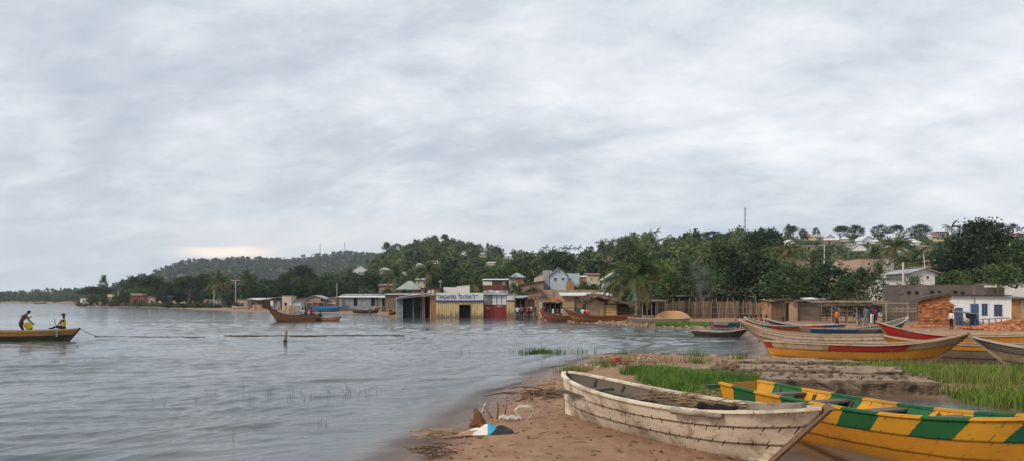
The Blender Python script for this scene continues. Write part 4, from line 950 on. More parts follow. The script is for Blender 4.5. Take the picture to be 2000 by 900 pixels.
# ---- sheds along the left beach
def shelter(name, label, p0, p1, top, bot, Y, depth, roofkind, rh, roofm, nposts=4, postm=POLE, walls=(), cat='shelter', rz=0):
    x0 = px(p0, Y); w_ = px(p1, Y) - x0; xm = x0 + w_ / 2; z0 = min(zat(bot, Y), gz(xm, Y)) ; h = zat(top, Y) - z0
    e = empty(name, (x0, Y, z0), rz, label, cat)
    for i in range(nposts):
        for yy in (0, depth):
            a = .08 + (w_ - .16) * i / (nposts - 1); MB().tube([(a, yy, -.4), (a + RNG.uniform(-.05, .05), yy, h)], .065, 6).build('post', postm, e)
    mb = MB(); roof_mesh(mb, roofkind, -.3, w_ + .3, -.35, depth + .35, h, rh * Y / F); mb.build('roof', ROOFS.get(roofm, roofm) if isinstance(roofm, str) else roofm, e)
    for nm, a, b, r0, r1, yy, m_ in walls:
        xa, xb = px(a, Y) - x0, px(b, Y) - x0; za, zb_ = zat(r1, Y) - z0, zat(r0, Y) - z0
        MB().box(((xa + xb) / 2, yy, (za + zb_) / 2), (xb - xa, .08, zb_ - za)).build(nm, C_.get(m_, m_) if isinstance(m_, str) else m_, e)
    return e
shelter('tin_shelter', 'long low tin shelter at the left end of the beach sheds', 486, 522, 583.5, 604, 176, 4, 'shed', 2, 'white', 4, POLE_D, [('back_wall', 487, 521, 585, 602, 3.6, 'mudgrey'), ('counter', 492, 512, 594, 603, .3, 'pink')])
shelter('tin_shelter', 'tin shelter with hanging cloths before the cream block', 520, 551, 581.5, 604, 170, 4, 'shedl', 2, 'tin', 3, POLE_D, [('back_wall', 521, 550, 584, 602, 3.4, 'bluegrey'), ('hanging_cloth', 528, 533, 586, 596, .1, 'white'), ('hanging_cloth', 541, 547, 588, 600, .1, 'grey')])
B('cream_block', 'plain cream block house behind the brown boat bow', 'hut', 551, 569, 577, 606, 168, 4, 'cream', 'flat', 0, 'tin', .1, [('door', 556, 560, 590, 606, 'void')])
B('dark_shed', 'dark roofed shed right of the cream block', 'shed', 570, 598, 580, 606, 172, 5, 'mudgrey', 'flat', 0, 'dark', .2, [('door', 576, 586, 588, 605, 'void')])
B('pale_shed', 'pale blue shed wall behind the people in the brown boat', 'shed', 572, 588, 587, 606, 158, 2.5, 'lightblue', 'shedl', 3, 'tin', .4)
sh = shelter('gabled_shelter', 'open timber shelter with brown gable on the beach', 598, 633, 583.5, 605, 152, 5, 'gable', 7.5, 'tin', 4, POLE, [('beam', 599, 632, 588.5, 590.5, -.05, POLE), ('wall_panel', 603, 618, 592, 602, 4.6, 'orange'), ('gable_board', 604, 627, 580, 588, 0.0, PLANK_V)])
B('brown_shed', 'brown shed with pale window strip right of the gabled shelter', 'shed', 633, 657, 583.5, 604, 154, 4, 'brown', 'shedl', 3.5, 'white', .2, [('window', 637, 651, 586, 590, 'void'), ('sill', 634, 656, 590.2, 591.6, 'white')])
B('white_shed', 'long white roofed shed with blue grey panels on the beach', 'shed', 660, 746, 580, 603, 156, 5, 'bluegrey', 'shed', 2.5, 'white', .5, [('panel', 660, 668, 580.5, 597, 'white')] + [('panel', 674 + i * 8.5, 681 + i * 8.5, 581, 596, ('grey', 'bluegrey', 'void', 'bluegrey', 'grey', 'bluegrey', 'void', 'mudgrey')[i]) for i in range(8)])
B('long_roof_shed', 'second long tin roof behind the white roofed shed', 'shed', 668, 752, 576, 600, 166, 5, 'cream', 'shed', 2, 'tin', .4)
B('long_roof_shed', 'long tin roofed shed left of the containers, in the shade', 'shed', 746, 800, 580.5, 603, 150, 5, 'void', 'shed', 3, 'white', .5)  # near-black wall colour stands for the shade under the roof
B('long_roof_shed', 'pale tin roof running behind the containers', 'shed', 752, 850, 575, 600, 142, 4, 'mudgrey', 'shed', 2, 'tin', .4)
e = empty('railing', (px(735, 144), 144, gz(px(735, 144), 144)), 0, 'wooden railing on posts along the beach left of the containers', 'railing')
w_ = px(774, 144) - px(735, 144); MB().bar((0, 0, 1.0), (w_, 0, 1.0), .08).build('rail', POLE, e); MB().bar((0, 0, .55), (w_, 0, .55), .05).build('rail', POLE, e)
for i in range(9): MB().tube([(w_ * i / 8, 0, -.4), (w_ * i / 8, 0, 1.05)], .05, 6).build('post', POLE, e)

# ---- ruined houses on the far left shore
for (p0, p1, t, b, Y, d, m_, rf, rh, rm, nm, lab, ops) in (
 (157, 171, 581, 593, 330, 5, 'white', 'flat', 0, 'tin', 'shore_house', 'white cube house at the tip of the far point', [('window', 161, 165, 584, 588, 'pane')]),
 (253, 290, 576, 596, 300, 6, 'darkred', 'flat', 0, 'rust', 'red_brick_house', 'dark red brick house on the left shore', [('door', 262, 266, 584, 596, 'void'), ('window', 274, 279, 580, 585, 'void')]),
 (256, 278, 572, 580, 318, 5, 'cream', 'flat', 0, 'white', 'shore_house', 'pale flat roof just above the dark red brick house', []),
 (290, 304, 581, 597, 296, 4, 'pink', 'shedr', 3, 'tin', 'shore_house', 'pink house with slanting roof against the red brick house', [('window', 294, 298, 585, 589, 'void')]),
 (317, 334, 578, 597, 300, 5, 'grey', 'shed', 2, 'white', 'shore_house', 'grey house with bright tin roof left of the ruins', [('door', 322, 326, 586, 597, 'void')]),
 (210, 220, 574, 590, 350, 4, 'yellow', None, 0, 'tin', 'shore_house', 'pale yellow house in the bushes left of the red brick', [('window', 213, 217, 578, 582, 'void')]),
 (366, 388, 566, 582, 320, 6, 'white', 'hip', 5, 'white', 'terraced_house', 'white terraced house with stacked balconies in the trees', [('balcony', 364, 390, 573, 575, 'white'), ('balcony', 368, 393, 580, 582, 'white'), ('window', 372, 377, 568, 572, 'pane')]),
 (398, 405, 584, 598, 262, 4, 'orange', None, 0, 'tin', 'shore_wall', 'short orange wall beside the grey boat shed', []),
 (405, 430, 584, 598, 260, 4, 'grey', 'flat', 0, 'tin', 'boat_shed', 'grey boat shed left of the two palms', [('door', 412, 419, 588, 598, 'void')]),
 (463, 483, 583, 602, 222, 4, 'pink', 'flat', 0, 'rust', 'shore_house', 'salmon house beside the white boat on the left beach', [('door', 470, 476, 591, 602, 'darkred')]),
 (484, 510, 585, 603, 226, 4, 'brown', 'shed', 2, 'white', 'shore_house', 'brown hut with white roof right of the salmon house', [('door', 490, 495, 591, 603, 'void')]),
): B(nm, lab, 'house' if 'wall' not in nm else 'wall', p0, p1, t, b, Y, d, m_, rf, rh, rm, .3, ops)
for i, (p0, p1, t, b) in enumerate(((304, 312, 588, 597), (336, 344, 585, 597), (346, 352, 590, 597), (352, 366, 588, 598), (374, 380, 587, 598), (382, 394, 590, 598), (276, 288, 591, 597), (308, 316, 584, 596))):
    e = empty('ruin', (px((p0 + p1) / 2, 286 - i), 286 - i, gz(px(p0, 286 - i), 286 - i) - .2), RNG.uniform(-.5, .5), 'broken pink wall stump of the ruined shore houses, %s' % ('under the pink house', 'right of the grey house', 'between two taller stumps', 'widest, left of the white terraces', 'below the small dark tree', 'before the orange wall', 'lowest, before the red brick', 'left of the grey house')[i], 'ruin')
    k = 286 / F; w_ = (p1 - p0) * k; h = (b - t) * k
    MB().prism_y([(-w_ / 2, 0), (w_ / 2, 0), (w_ / 2, h * .5), (w_ * .2, h * .75), (0, h), (-w_ * .3, h * .8), (-w_ / 2, h * .9)], 0, .4).build('wall', C_['pink'], e)
    MB().prism_y([(-w_ / 2, 0), (w_ / 2, 0), (w_ * .3, h * .25), (-w_ * .4, h * .3)], -.9, -.1).build('rubble', C_['pink'], e)
# ------------------------------------------------------------------ market stalls and sheds behind the brown boats
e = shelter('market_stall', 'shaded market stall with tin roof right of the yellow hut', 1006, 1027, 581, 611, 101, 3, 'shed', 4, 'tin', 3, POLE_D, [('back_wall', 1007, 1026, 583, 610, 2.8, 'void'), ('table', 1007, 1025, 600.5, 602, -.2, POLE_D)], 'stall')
e = shelter('market_stall', 'second market stall with ragged roof left of the white wall', 1028, 1048, 580, 611, 99, 3, 'shedl', 2, 'rust', 3, POLE_D, [('back_wall', 1029, 1047, 583, 610, 2.8, 'brown'), ('table', 1029, 1046, 598.5, 600, -.2, POLE_D), ('board', 1044, 1049, 583, 598, -.1, PLANK_V)], 'stall')
for i in range(7):                                                     # planks stacked on trestles before the stalls
    a = ray(1007 + RNG.uniform(0, 4), 603 + i * 1.1, .95 - i * .12)
    mb = MB(); mb.bar((0, 0, 0), (3.1 + RNG.uniform(-.4, .3), RNG.uniform(-.2, .2), RNG.uniform(-.05, .05)), .16, .05)
    o = mb.build('plank', POLE_D, None); o.location = (px(1006, 96), 96 + i * .25 - .8, gz(px(1020, 96), 96) + .92 - i * .13)
    tag(o, 'dark plank of the trestle pile before the market stalls, %s from the top' % ORD[i], 'plank', 'planks piled on trestles before the stalls')
e = empty('trestle', (px(1006, 96), 96, gz(px(1020, 96), 96)), 0, 'rough wooden trestle carrying dark planks by the yellow hut', 'trestle')
for xx in (.3, 2.6):
    for s in (-1, 1): MB().tube([(xx, .2 + s * .35, -.1), (xx, .2, .95)], .05, 6).build('leg', POLE_D, e)
MB().bar((.0, .2, .1), (3.0, .2, .12), .08).build('stretcher', POLE_D, e)
B('white_stall', 'whitewashed stall with slanting dark roof left of the orange sign', 'stall', 1054, 1067, 579, 606, 97, 3, 'cream', 'shedl', 2, 'rust', .5, [('door', 1060, 1065, 590, 606, 'void')])
e = shelter('market_stall', 'stall with brown and orange awning hung with clothes', 1064, 1106, 589, 612, 93, 2.6, 'shed', 2, 'rust', 5, POLE_D, [('back_wall', 1065, 1105, 591, 611, 2.5, 'void')], 'stall')
for i in range(9):
    a = px(1067 + i * 4.3, 93) - e.location.x; mb = MB(); hgt = .55 + RNG.uniform(-.1, .15)
    mb.prism_y([(-.13, 0), (.13, 0), (.16, hgt * .75), (.05, hgt), (-.05, hgt), (-.16, hgt * .75)], -.03, .03)
    o = mb.build('hanging_garment', C_[('void', 'bluepaint', 'void', 'white', 'void', 'mudgrey', 'void', 'lightblue', 'brown')[i]], e); o.location = (a, -.1, 1.22 - hgt + .1)
e = empty('orange_sign', (px(1076, 95.5), 95.5, zat(588.5, 95.5)), 0, 'small orange sign board on the stall roof', 'sign'); w_ = px(1098, 95.5) - px(1076, 95.5)
MB().box((w_ / 2, 0, .21), (w_, .06, .42)).build('board', mat('sign_orange', (.62, .22, .03), .6, .15, 3, .1), e)
MB().box((w_ * .66, -.04, .2), (w_ * .45, .02, .12)).build('painted_mark', mat('sign_red', (.42, .03, .02), .6, .1, 3, 0), e)
for xx in (.1, w_ - .1): MB().tube([(xx, .06, -1.9), (xx, .06, .4)], .04, 6).build('post', POLE_D, e)
# board shed with a long white tin roof
Yb = 92
e = empty('board_shed', (px(1100, Yb), Yb, gz(px(1120, Yb), Yb) - .05), 0, 'pale board shed with long white tin roof and a green door', 'shed'); zz = e.location.z
w_ = px(1190, Yb) - px(1100, Yb); h = zat(577, Yb) - zz; k = px(1122, Yb) - px(1100, Yb); k2 = px(1143, Yb) - px(1100, Yb)
MB().box((w_ / 2, 3.0, h / 2), (w_, .1, h)).build('back_wall', C_['brown'], e)
for i in range(8):
    hh = h / 8; MB().box((k / 2 + RNG.uniform(-.02, .02), RNG.uniform(-.02, .02), hh * (i + .5)), (k, .05, hh - .03)).build('plank', PLANK_H if i % 3 else PLANK_V, e)
for i in range(8):
    hh = h / 8; MB().box(((k + k2) / 2, .15 + RNG.uniform(-.01, .01), hh * (i + .5)), (k2 - k, .05, hh - .015)).build('plank', C_['brown'] if i > 3 else C_['greenpaint'], e)
MB().box((w_ - .05, 1.5, h / 2), (.08, 3, h)).build('side_wall', C_['brown'], e); MB().box((.0, 1.5, h / 2), (.06, 3, h)).build('side_wall', PLANK_V, e)
mb = MB(); roof_mesh(mb, 'shed', -.35, w_ + .3, -.5, 3.4, h + .02, .35); mb.build('roof', ROOFS['white'], e)
# plank shed with an old thatched roof
Yb = 86
e = empty('plank_shed', (px(1144, Yb), Yb, gz(px(1180, Yb), Yb) - .05), 0, 'old plank shed with sagging bark thatch left of the big palm', 'shed'); zz = e.location.z; X0 = e.location.x
def lx(p): return px(p, Yb) - X0
def lz(q): return zat(q, Yb) - zz
for i in range(15):
    a, b = lx(1144.5 + i * 2.4), lx(1146.7 + i * 2.4); top = lz(np.interp(1145 + i * 2.4, [1144, 1160, 1182], [588, 582, 590])) + RNG.uniform(-.06, .04)
    MB().box(((a + b) / 2, RNG.uniform(-.02, .02), top / 2), (b - a, .04, top)).build('plank', PLANK_V, e)
for i in range(6):
    hh = lz(594) / 6; MB().box(((lx(1182) + lx(1205)) / 2, .05 + RNG.uniform(-.02, .02), hh * (i + .5)), (lx(1205) - lx(1182.5), .05, hh - .03)).build('plank', PLANK_Y, e)
for i in range(6):
    hh = lz(598.5) / 6; MB().tube([(lx(1205.5), .3, hh * (i + .5)), (lx(1238), .3 + RNG.uniform(-.03, .03), hh * (i + .5))], hh * .46, 7).build('log', PLANK_D, e)
for p in (1181, 1205, 1239): MB().tube([(lx(p), -.02, -.2), (lx(p), -.02, lz(591 if p < 1200 else 597))], .06, 6).build('post', POLE_D, e)
MB().box((lx(1190), 3.0, lz(592) / 2), (lx(1238) - lx(1144), .1, lz(592))).build('back_wall', PLANK_D, e)
mb = MB(); rng = random.Random(3)
for j in range(9):
    for i in range(34):
        u = i / 33; p = 1139 + 101 * u; q = np.interp(p, [1139, 1163, 1182, 1240], [590, 579, 583, 597.5]); v = j / 8
        c_ = Vector((lx(p), -.5 + 3.8 * v, lz(q) + .06 + .45 * v * (1 - u * .5) + rng.uniform(-.04, .05)))
        mb.box(c_, (.36, .75, .035), Euler((rng.uniform(-.05, .25), rng.uniform(-.1, .12) + (.45 if p < 1160 else -.2), rng.uniform(-.3, .3))).to_matrix())
mb.build('thatch', THATCH, e)
# dark lean-to behind the palm
e = shelter('dark_shelter', 'dark shelter of poles and thatch between the big palm and the reed fence', 1254, 1300, 588, 617, 95, 4, 'shed', 3, THATCH, 6, POLE, [('back_wall', 1254, 1300, 589, 616, 3.6, 'void')])
# ---- reed fence
Yf = 94
e = empty('reed_fence', (px(1285, Yf), Yf, gz(px(1400, Yf), Yf)), 0, 'tall fence of reed mats and crooked poles below the dark trees', 'fence'); X0 = e.location.x
rng = random.Random(9); segs = 17; W_ = px(1508, Yf) - X0
for s in range(segs):
    a, b = W_ * s / segs, W_ * (s + 1) / segs; h = 1.95 + rng.uniform(-.14, .16) + (.15 if 2 < s < 9 else 0); mb = MB(); n = 17; tilt = rng.uniform(-.05, .05)
    for i in range(n):
        x = a + (b - a) * (i + .5) / n; hh = h + rng.uniform(-.12, .10)
        mb.box((x + tilt * .5, rng.uniform(-.02, .02), hh / 2), ((b - a) / n * .96, .03, hh), Euler((0, tilt + rng.uniform(-.02, .02), 0)).to_matrix())
    mb.build('reed_mat', REED if s % 4 else PLANK_D, e)
for i in range(46):
    x = W_ * i / 45 + rng.uniform(-.12, .12); l = rng.uniform(-.3, .3) if i > 20 else rng.uniform(-.1, .1); h = rng.uniform(1.9, 2.6)
    MB().tube([(x, -.07, -.3), (x + l * .4, -.09, h * .5), (x + l, -.07, h)], [.05, .045, .03], 6).build('pole', POLE_D if i % 3 else POLE, e)
for z in (.6, 1.35): MB().bar((0, -.12, z), (W_, -.12, z + rng.uniform(-.05, .05)), .035).build('rail', POLE, e)
# sheets of tin and shade roof behind the fence
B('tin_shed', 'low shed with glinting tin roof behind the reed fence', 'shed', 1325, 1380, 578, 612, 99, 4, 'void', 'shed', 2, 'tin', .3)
# ---- mud huts
Yh = 80
e = empty('mud_hut', (px(1506, Yh), Yh, gz(px(1550, Yh), Yh) - .05), 0, 'ochre mud and pole hut with narrow dark doorway', 'hut'); X0 = e.location.x; zz = e.location.z
def lx(p): return px(p, Yh) - X0
def lz(q): return zat(q, Yh) - zz
MB().box(((lx(1506) + lx(1533)) / 2, .1, lz(590) / 2), (lx(1533) - lx(1506), .22, lz(590))).build('wall', C_['mud'], e)
for i in range(9): MB().tube([(lx(1507 + i * 3.1), -.04, 0), (lx(1507.5 + i * 3.1) + rng.uniform(-.06, .06), -.04, lz(589))], .035, 6).build('pole', POLE_D, e)
MB().box(((lx(1541) + lx(1558)) / 2, .1, lz(589) / 2), (lx(1558) - lx(1541), .22, lz(589))).build('wall', C_['mudlight'], e)
MB().box(((lx(1533) + lx(1541)) / 2, .16, lz(588) / 2), (lx(1541) - lx(1533), .1, lz(588))).build('wall', C_['mudlight'], e)
MB().box(((lx(1536) + lx(1540.5)) / 2, .09, lz(590) / 2), (lx(1540.5) - lx(1536), .05, lz(590))).build('doorway', C_['void'], e)
MB().box(((lx(1506) + lx(1558)) / 2, 3, lz(589) / 2), (lx(1558) - lx(1506), .2, lz(589))).build('wall', C_['mud'], e)
for p in (1506.6, 1557.4): MB().box((lx(p), 1.6, lz(589) / 2), (.12, 2.7, lz(589))).build('wall', C_['mud'], e)
mb = MB()
for i in range(70):
    p = 1500 + rng.uniform(0, 62); mb.box((lx(p), rng.uniform(-.5, 3.2), lz(586.5) + rng.uniform(-.05, .16)), (rng.uniform(.3, 1.0), rng.uniform(.2, .7), .04), Euler((rng.uniform(-.15, .15), rng.uniform(-.2, .1), rng.uniform(-.6, .6))).to_matrix())
mb.build('thatch', THATCH, e)
e = empty('mud_hut', (px(1558.5, Yh), Yh + .3, zz), 0, 'grey mud hut with white tin sheet roof beside the ochre one', 'hut')
w_ = px(1604, Yh) - px(1558.5, Yh); h = zat(588, Yh) - zz
MB().box((w_ / 2, 1.4, h / 2), (w_, 2.8, h)).build('wall', C_['mudgrey'], e); MB().box((w_ + .12, 1.0, h * .42), (.22, 1.8, h * .84)).build('buttress', C_['mud'], e)
mb = MB(); roof_mesh(mb, 'shedl', -.5, w_ + .5, -.5, 3.2, h + .02, .22); mb.build('roof', ROOFS['tin'], e)
MB().box((w_ * .62, .6, h + .33), (1.3, 1.3, .04), Euler((.1, -.06, .2)).to_matrix()).build('loose_sheet', ROOFS['white'], e)
MB().tube([(px(1602, Yh) - px(1558.5, Yh), -.6, -.2), (px(1602, Yh) - px(1558.5, Yh), -.6, h)], .06, 6).build('post', POLE, e)
# plank platform fence between hut and stall
e = empty('slat_fence', (px(1604, 82), 82, gz(px(1620, 82), 82)), 0, 'low dark slat fence between grey hut and thatched stall', 'fence')
w_ = px(1628, 82) - px(1604, 82)
for i in range(8): MB().bar((0, 0, .25 + i * .22), (w_, rng.uniform(-.05, .05), .25 + i * .22), .04, .12).build('slat', POLE_D if i % 2 else POLE, e)
for xx in (0.05, w_ / 2, w_): MB().tube([(xx, .08, -.2), (xx, .08, 2.0)], .05, 6).build('post', POLE_D, e)
# ---- thatched stall with rails
Yt = 74
e = empty('thatched_stall', (px(1626, Yt), Yt, gz(px(1680, Yt), Yt)), 0, 'open stall of poles under a flat layered thatch roof', 'stall'); X0 = e.location.x; zz = e.location.z
def lx(p): return px(p, Yt) - X0
def lz(q): return zat(q, Yt) - zz
for p in (1627, 1640, 1655, 1668, 1674, 1690, 1712, 1732):
    MB().tube([(lx(p), rng.choice((0, .4)), -.2), (lx(p) + rng.uniform(-.05, .05), .1, lz(594))], .085 if p == 1674 else .055, 6).build('post', POLE, e)
for p in (1630, 1656, 1682, 1706, 1730): MB().tube([(lx(p), 3.4, -.2), (lx(p), 3.4, lz(590))], .06, 6).build('post', POLE_D, e)
for q, yy in ((606, .1), (613, .3), (600, 3.3), (606, 3.3), (612, 3.3), (617, 3.3)): MB().bar((lx(1627), yy, lz(q)), (lx(1668 if yy < 1 else 1732), yy, lz(q) + rng.uniform(-.08, .08)), .05, .09).build('rail', POLE if yy < 1 else POLE_D, e)
for j, (q, p0, p1, dy, n) in enumerate(((595, 1622, 1722, -.6, 120), (589, 1624, 1736, .8, 150))):
    mb = MB()
    for i in range(n):
        u = rng.uniform(0, 1); mb.box((lx(p0) + (lx(p1) - lx(p0)) * u, dy + rng.uniform(0, 3.0), lz(q) + rng.uniform(-.08, .10) - (.25 if j == 0 else .1) * 0), (rng.uniform(.7, 2.0), .12, .06), Euler((rng.uniform(-.1, .1), rng.uniform(-.05, .05), rng.uniform(-.12, .12))).to_matrix())
    mb.build('thatch_layer', THATCH if j == 0 else plankmat('thatch_bleached', (.31, .245, .18), stretch=(.6, 5, 5)), e)
MB().bar((lx(1626), -.5, lz(586.5)), (lx(1700), -.5, lz(587.5)), .08).build('rail', POLE, e)
# bare goal-like pole frame
e = empty('goal_frame', (px(1731, 69), 69, gz(px(1750, 69), 69)), 0, 'bare frame of pale poles right of the thatched stall', 'frame'); w_ = px(1773, 69) - px(1731, 69); h = zat(592, 69) - e.location.z
for xx in (0, w_): MB().tube([(xx, 0, -.2), (xx, 0, h)], .065, 7).build('post', POLE, e)
MB().tube([(-.9, .0, h + .02), (w_ + .08, 0, h + .03)], .055, 7).build('crossbar', POLE, e)
e = empty('slat_fence', (px(1731, 75), 75.5, gz(px(1750, 75), 75)), 0, 'bleached slat fence behind the bare pole frame', 'fence'); w_ = px(1795, 75) - px(1731, 75)
for i in range(5): MB().bar((0, 0, .3 + i * .27), (w_, 0, .3 + i * .27 + rng.uniform(-.05, .05)), .04, .11).build('slat', POLE if i > 2 else POLE_D, e)
for i in range(6): MB().tube([(w_ * i / 5, .07, -.2), (w_ * i / 5, .07, 1.55)], .05, 6).build('post', POLE, e)
# ---- white house with the unplastered brick end
Yw = 64.5
def brickmat():
    m, nt, b = newmat('clay_brick_orange'); g = nt.nodes.new('ShaderNodeNewGeometry'); n = NOISE(nt, COORD(nt), 3, 5)
    f = M(nt, 'ADD', M(nt, 'MULTIPLY', g.outputs['Random Per Island'], .6), M(nt, 'MULTIPLY', n, .4))
    link(nt, RAMP(nt, f, [(.15, (.20, .068, .030)), (.5, (.37, .135, .055)), (.85, (.52, .235, .105))]), b.inputs['Base Color']); b.inputs['Roughness'].default_value = .95; return m
BRICK = brickmat(); MORTAR = mat('mortar_brown', (.19, .10, .06), .95, .2, 3, .5)
def splashed():
    m, nt, b = newmat('house_white_wall'); co = COORD(nt); x, y, z = SEP(nt, co); n = NOISE(nt, co, 2.2, 7, .65); run = NOISE(nt, MAPS(nt, co, (4, 4, .25)), 1.6, 6, .6)
    c = RAMP(nt, n, [(.3, (.60, .61, .61)), (.7, (.70, .71, .71))])
    low = M(nt, 'SUBTRACT', 1.0, SSTEP(nt, M(nt, 'SUBTRACT', z, M(nt, 'MULTIPLY', M(nt, 'SUBTRACT', n, .3), 1.1)), .0, .35))       # mud splashed up by the rain
    c = MIX(nt, M(nt, 'MULTIPLY', low, .75), c, (.36, .22, .14)); c = MIX(nt, M(nt, 'MULTIPLY', SSTEP(nt, run, .54, .70), .45), c, (.36, .33, .29))
    link(nt, c, b.inputs['Base Color']); b.inputs['Roughness'].default_value = .88; link(nt, BUMP(nt, n, .3, .02), b.inputs['Normal']); return m
WHITEW = splashed()
e = empty('white_brick_house', (px(1793, Yw), Yw, gz(px(1880, Yw), Yw) - .05), -.49, 'low white house with blue doors and an unplastered brick end', 'house'); X0 = e.location.x; zz = e.location.z
def lx(p): return (px(p, Yw) - X0) * .843
def lz(q): return zat(q, Yw) - zz
def topq(p): return np.interp(p, [1793, 1836, 1850, 1975], [588, 577.5, 577, 578.5])
W_ = lx(1975)
mb = MB(); mb.prism_y([(0, 0), (W_, 0), (W_, lz(578.5)), (lx(1850), lz(577)), (lx(1836), lz(577.5)), (0, lz(588))], .16, 4.0); mb.build('wall', MORTAR, e)
edge = lambda q: np.interp(q, [577, 590, 600, 612, 625, 636], [1851, 1857, 1865, 1871, 1878, 1883])
poly = [(lx(1882), 0), (W_, 0), (W_, lz(578.7)), (lx(1851), lz(577.2)), (lx(1857), lz(590)), (lx(1865), lz(600)), (lx(1871), lz(612)), (lx(1878), lz(625))]
MB().prism_y(poly, .04, .155).build('plaster', WHITEW, e)
MB().box((W_ + .01, 2.05, lz(579) / 2), (.03, 3.95, lz(579))).build('plaster', WHITEW, e)
mb = MB(); bw, bh = .30, .115; row = 0; z = .02
rb = random.Random(4)
while z < lz(577):
    x = (.0 if row % 2 else -.12)
    q = (zz + z - CH) * -F / Yw + HZ; xe = lx(edge(q)) + rb.uniform(-.08, .12)
    while x < xe:
        if z + bh < lz(topq(1000 + (x / .843 + X0) / Yw * F)) + .02:
            a = max(x, 0)
            if rb.random() > .03: mb.box(((a + x + bw) / 2, .09 + rb.uniform(-.02, .02), z + bh / 2), (x + bw - a - .018, .15, bh - .014), None, .006)
        x += bw + .006
    z += bh + .012; row += 1
o = mb.build('bricks', BRICK, e); o['kind'] = 'stuff'
mb = MB()
for a, b in (((1779, 590), (1836, 576.5)), ((1834, 576.3), (1852, 575.8)), ((1850, 576), (1976, 577.4))):
    A, B2 = Vector((lx(a[0]), 2.0, lz(a[1]) + .05)), Vector((lx(b[0]), 2.0, lz(b[1]) + .05)); mb.bar(A, B2, 4.7, .06)
mb.build('roof', ROOFS['dark'], e)
for i in range(5): MB().box((lx(1800 + i * 8), .4 + i * .1, lz(585 - i * 1.9) + .16), (.9, .5, .05), Euler((.1, -.22, rb.uniform(-.4, .4))).to_matrix()).build('loose_sheet', ROOFS['dark'], e)
for p0, p1, q0 in ((1867.5, 1882, 599.5), (1897.5, 1913, 592)):
    d = MB().box(((lx(p0) + lx(p1)) / 2, .01, lz(q0) / 2), (lx(p1) - lx(p0), .07, lz(q0))).build('door', C_['bluepaint'], e)
    MB().box((lx(p1) - .08, -.04, lz(q0) * .5), (.04, .05, .12)).build('handle', POLE_D, d)
for p0, p1, q0, q1 in ((1920, 1929, 592.5, 613), (1943.5, 1957, 594, 614)):
    xa, xb, za, zb_ = lx(p0), lx(p1), lz(q1), lz(q0)
    f = MB(); t = .06
    f.box(((xa + xb) / 2, .02, zb_), (xb - xa + .1, .1, t)); f.box(((xa + xb) / 2, .02, za), (xb - xa + .1, .1, t)); f.box((xa, .02, (za + zb_) / 2), (t, .1, zb_ - za - t)); f.box((xb, .02, (za + zb_) / 2), (t, .1, zb_ - za - t))
    f.box(((xa + xb) / 2, .02, (za + zb_) / 2), (.03, .06, zb_ - za - t)); f.box(((xa + xb) / 2, .025, za + (zb_ - za) * .6), (xb - xa - t, .05, .03))
    wo = f.build('window', C_['bluepaint'], e)
    for s in (0, 1):
        MB().box((xa + (xb - xa) * (.25 + .5 * s), .035, (za + zb_) / 2), ((xb - xa) / 2 - .05, .012, zb_ - za - .07)).build('pane', C_['pane'], wo)
MB().tube([(lx(1904.5), -.06, lz(594)), (lx(1904.5), -.06, lz(560))], .03, 6).build('pole', POLE, e)
B('yellow_house', 'ochre yellow house with dark roof at the right edge', 'house', 1976.5, 2030, 584, 628, 66.5, 4, mat('plaster_ochre', (.46, .26, .08), .9, .15, 1.2, .2, dirt=(.2, .11, .05), dirt_amt=.5), 'shed', 4, 'dark', .4, [('pilaster', 1993, 2000, 585, 628, 'mudlight')])
# black covered stand and long bench before the white house
e = empty('covered_stand', (px(1880, 61.6), 61.6, gz(px(1890, 61.6), 61.6)), 0, 'small stand draped in black sheet before the blue doors', 'stand'); k = 62.6 / F
for xx in (0, 1.05):
    for yy in (0, .7): MB().tube([(xx, yy, -.1), (xx, yy, 1.12)], .03, 6).build('leg', POLE_D, e)
BLACK = mat('black_sheet', (.012, .012, .014), .6, .3, 4, .5); mb = MB(); mb.prism_y([(-.3, 1.22), (.0, 1.16), (1.2, 1.05), (1.25, 1.10), (.1, 1.28), (-.3, 1.27)], -.15, .85); mb.build('top_sheet', C_['bluegrey'], e)
MB().prism_y([(.22, .78), (.45, .70), (.7, .66), (.95, .74), (1.0, 1.07), (.18, 1.13)], -.12, -.06).build('hanging_sheet', BLACK, e)
e = empty('long_bench', (px(1918, 59.6), 59.6, gz(px(1940, 59.6), 59.6)), 0, 'long rough bench of dark boards behind the brick heap', 'bench'); w_ = px(1970, 59.6) - px(1918, 59.6); h = zat(620, 59.6) - e.location.z
MB().bar((0, 0, h - .1), (w_, 0, h), .4, .05).build('seat', POLE_D, e)
for i in range(5): MB().tube([(.08 + (w_ - .16) * i / 4, (i % 2) * .2 - .1, -.1), (.08 + (w_ - .16) * i / 4, 0, h - .1)], .04, 6).build('leg', POLE_D, e)
